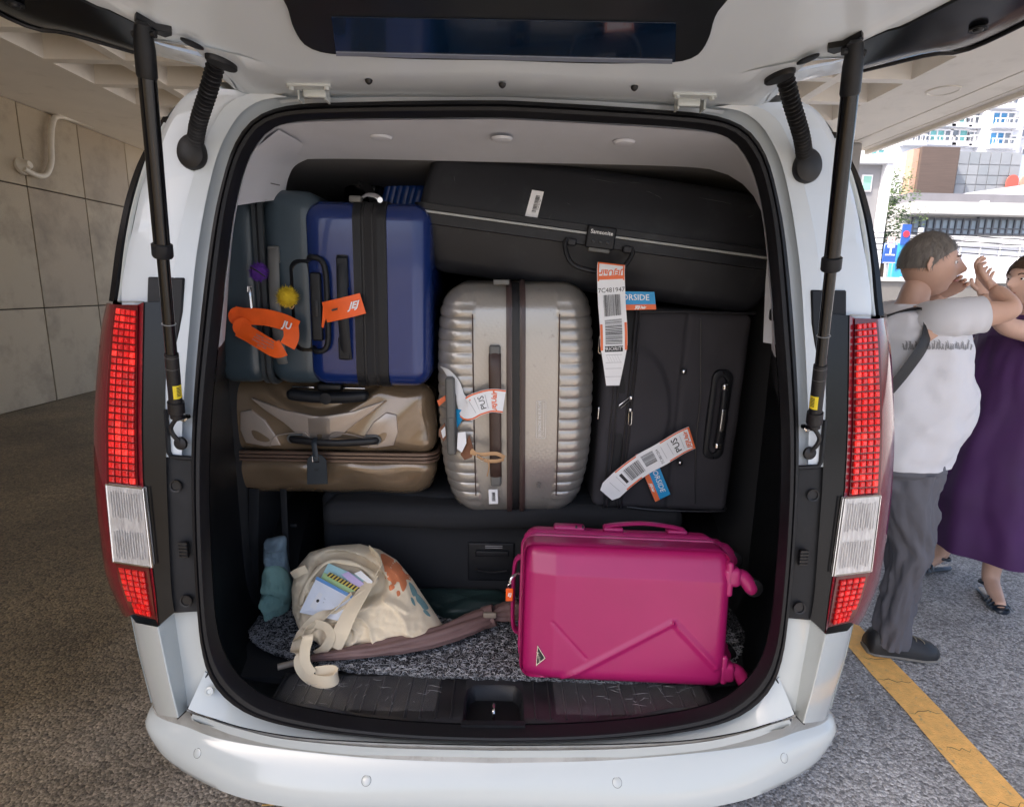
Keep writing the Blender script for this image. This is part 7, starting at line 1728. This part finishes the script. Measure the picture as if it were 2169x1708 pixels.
def shoe(heel, toe, parent, lace=True, w=.047, mat=SHOE, nm='shoe'):
    d = (toe-heel); L_ = d.length; d.normalize(); s_ = Vector((-d.y, d.x, 0)); R = []
    pr_ = [(0, .75, .060), (.06, .90, .095), (.2, .92, .115), (.38, .90, .105), (.55, .98, .080), (.75, 1.05, .062), (.92, .86, .048), (1, .45, .030)]
    for t, kw_, h in pr_:
        R.append([heel+d*L_*t+s_*w*kw_*cos(a)*(1 if sin(a) > 0 else 1)+Vector((0, 0, .018+max(0, sin(a))*h)) for a in [2*pi*k/20 for k in range(20)]])
    sh0 = add(nm, loft(R, cu=True, cap=True), mat, parent, auto=60)
    R2 = []
    for t, kw_, h in [(-.02, .62, 0)]+pr_[1:-1]+[(1.02, .5, 0)]:
        R2.append([heel+d*L_*t+s_*w*kw_*1.10*cos(a)+Vector((0, 0, .012+.011*sin(a))) for a in [2*pi*k/16 for k in range(16)]])
    add('sole', loft(R2, cu=True, cap=True), SOLE, sh0, auto=60)
    if lace:
        for t in (.36, .48, .60, .72):
            zt = .030+.105*(1-t)**.9+.014; c = heel+d*L_*t
            add('lace', tube(cr([c-s_*w*.85+Vector((0, 0, .03)), c-s_*w*.3+d*.015+Vector((0, 0, zt)), c+s_*w*.3-d*.01+Vector((0, 0, zt)), c+s_*w*.85+Vector((0, 0, .03))], 12), .0022, 5), LACE, sh0)
    return sh0
toe = PZ(1982, 1392, .0); toe.z = 0
shoe(Vector((na.x-.075, na.y+.03, 0)), toe, man, w=.060); shoe(Vector((fa.x-.09, fa.y+.02, 0)), Vector((fa.x+.17, fa.y-.03, 0)), man)
for yy, xx in ((-.10, .0), (.10, .0)):
    c = Vector((1.60, .86, 0)); pth = [Vector((1.38, .86+yy*1.2, 1.06)), Vector((1.41, .66 if yy < 0 else 1.06, 1.18)), Vector((1.475, .640 if yy < 0 else 1.08, 1.30)), Vector((1.53, .655 if yy < 0 else 1.06, 1.40)), Vector((1.55, .72 if yy < 0 else 1.0, 1.50)), Vector((1.46, .78 if yy < 0 else .94, 1.47))]
    if yy < 0: bpk = empty('backpack', (1.35, .86, 1.0), label='black backpack on the back of the person in the white t-shirt', cat='backpack'); add('bag_body', rbox(.17, .28, .42, .06, (4, 4, 6), 4, None, 1.36, .86, 1.24), SHOE, bpk)
    add('shoulder_strap', tube(cr(pth, 40), [(.026, .006)]*40, 8, flat=(0, 0, 1) if False else (1, 0, 0)), SHOE, bpk)
# grey bag between the two
gbx = P(1948, 1080, 1.12)
gb_ = empty('grey_shoulder_bag', Vector((gbx.x, 1.12, gbx.z-.10)), label='limp olive grey bag with a dangling strap between the two people', cat='bag')
A_('body', rbox(.13, .07, .24, .03, (8, 4, 10), 4, lambda p, n: p+n*.012*noise.noise(p*16), 0, 0, .08), M('olive_grey_cloth', (.13, .125, .11), .85, 0, (200, .4, .001), (8, .1)), gb_, auto=80)
A_('strap', tube(cr([(.02, -.03, .0), (.035, -.04, -.07), (.03, -.04, -.12), (.0, -.05, -.18), (-.05, -.05, -.22)], 24), [(.012, .002)]*24, 8, flat=(1, 0, 0)), M('grey_webbing', (.16, .155, .14), .8), gb_)
A_('carry_strap', tube(cr([(-.03, 0, .19), (-.02, -.01, .40), (.04, 0, .60)], 12), [(.010, .002)]*12, 8), M('grey_webbing', (.16, .155, .14), .8), gb_)
# ---- person in the purple dress
YW = 1.34; wx = 2.52
aL = PZ(1997, 1172, .10); aR = PZ(2096, 1225, .10)
el = P(2128, 692, 1.13); ha_ = el+Vector((-.02, .12, .14))
J2 = [(Vector((wx, YW, .88)), .15), (Vector((wx, YW, 1.10)), .14), (Vector((wx, YW, 1.27)), .13), (Vector((wx, YW, 1.38)), .11), (Vector((wx-.005, YW, 1.46)), .05), (Vector((wx-.01, YW, 1.52)), .046), (Vector((wx-.02, YW, 1.58)), .044),
      (Vector((wx-.08, YW+.06, .80)), .095), (Vector((aL.x+.05, aL.y+.05, .46)), .062), (aL, .040), (aL+Vector((-.08, -.01, -.05)), .034), (aL+Vector((-.16, -.02, -.068)), .024),
      (Vector((wx+.06, YW-.07, .80)), .095), (Vector((aR.x+.03, aR.y+.02, .46)), .062), (aR, .042), (aR+Vector((-.03, -.09, -.05)), .034), (aR+Vector((-.06, -.16, -.068)), .024),
      (Vector((wx-.02, YW-.17, 1.38)), .058), (el, .045), (ha_, .030),
      (Vector((wx+.02, YW+.18, 1.38)), .058), (Vector((wx-.12, YW+.26, 1.20)), .045), (Vector((wx-.22, YW+.12, 1.36)), .03)]
E2 = [(0, 1), (1, 2), (2, 3), (3, 4), (4, 5), (5, 6), (0, 7), (7, 8), (8, 9), (9, 10), (10, 11), (0, 12), (12, 13), (13, 14), (14, 15), (15, 16), (3, 17), (17, 18), (18, 19), (3, 20), (20, 21), (21, 22)]
hd2 = head_vf(Vector((wx-.04, YW, 1.625)), radians(190), .97, True)
g1 = hand_vf(ha_, (.25, .5, .8), (-.8, .2, .2), curl=.6, s=.9); g2 = hand_vf(J2[22][0], (-.6, -.3, .7), (0, -1, 0), curl=.5, s=.92)
wom, RW = figure('person', J2, E2, 'person in a long dark purple dress and navy sandals at the right edge', SKIN2, hd2, [g1, g2])
eyes(wom, RW, .97); hr_ = add('hair', hair_shell(RW, .99, True), HAIRB, wom, auto=80); tag(add('hair_strands', strands(RW, .99, True, seed=5), HAIRB, hr_, smooth=False), kind='stuff')
hl_ = P(1972, 1135, YW); 
dr_rows = [(Vector((wx, YW, 1.47)), .085, .09), (Vector((wx, YW, 1.43)), .13, .18), (Vector((wx, YW, 1.36)), .17, .20), (Vector((wx, YW, 1.22)), .185, .20), (Vector((wx-.005, YW, 1.05)), .20, .215), (Vector((wx-.01, YW, .80)), .25, .26), (Vector((wx-.005, YW, .55)), .30, .31), (Vector((wx+.02, YW, .31)), .32, .34)]
add('dress', thicken(garment(dr_rows, 120, .008, 12, 3, pleat=.010, pn=9, sub=8), .003), DRS, wom, auto=80)
for sy, e1, e2 in ((-1, J2[17][0], J2[18][0]), (1, J2[20][0], J2[21][0])):
    add('sleeve', tube(cr([Vector((wx, YW+sy*.10, 1.39)), e1, e1.lerp(e2, .40)], 14), [(.092-.014*i/13, .085-.012*i/13) for i in range(14)], 20), DRS, wom, auto=80)
def sandal(ank, dx, dy, parent):
    d = Vector((dx, dy, 0)).normalized(); s_ = Vector((-d.y, d.x, 0)); heel = Vector((ank.x, ank.y, 0))-d*.055; R2 = []
    for t, kw_ in ((0, .6), (.08, .85), (.3, .82), (.5, .86), (.75, 1.12), (.92, .92), (1, .5)): R2.append([heel+d*.245*t+s_*.040*kw_*cos(a)+Vector((0, 0, .013+.012*sin(a))) for a in [2*pi*k/16 for k in range(16)]])
    sd = add('sandal', loft(R2, cu=True, cap=True), NAVYL, parent, auto=60)
    st_ = []
    for t, h, ww in ((.62, .055, .014), (.72, .048, .014), (.82, .042, .014), (.91, .034, .013)):
        c = heel+d*.245*t; st_.append(tube(cr([c-s_*.046+Vector((0, 0, .018)), c-s_*.03+Vector((0, 0, h*.9)), c+Vector((0, 0, h+.006)), c+s_*.03+Vector((0, 0, h*.9)), c+s_*.046+Vector((0, 0, .018))], 14), [(.009, .003)]*14, 6, flat=d))
    for v in st_: add('toe_strap', v, NAVYL, sd)
    c = heel+d*.06; add('ankle_strap', tube(cr([c-d*.052+Vector((0, 0, .07)), c-s_*.047+Vector((0, 0, .082)), c+d*.055+Vector((0, 0, .088)), c+s_*.047+Vector((0, 0, .082))], 30, True)+[c-d*.052+Vector((0, 0, .07))], [(.008, .0025)]*31, 6, flat=(0, 0, 1)), NAVYL, sd)
    add('instep_strap', tube(cr([c+d*.055+Vector((0, 0, .088)), heel+d*.14+Vector((0, 0, .068)), heel+d*.20+Vector((0, 0, .05))], 12), [(.006, .0025)]*12, 6), NAVYL, sd)
sandal(aL, -1, -.18, wom); sandal(aR, -.35, -1, wom)
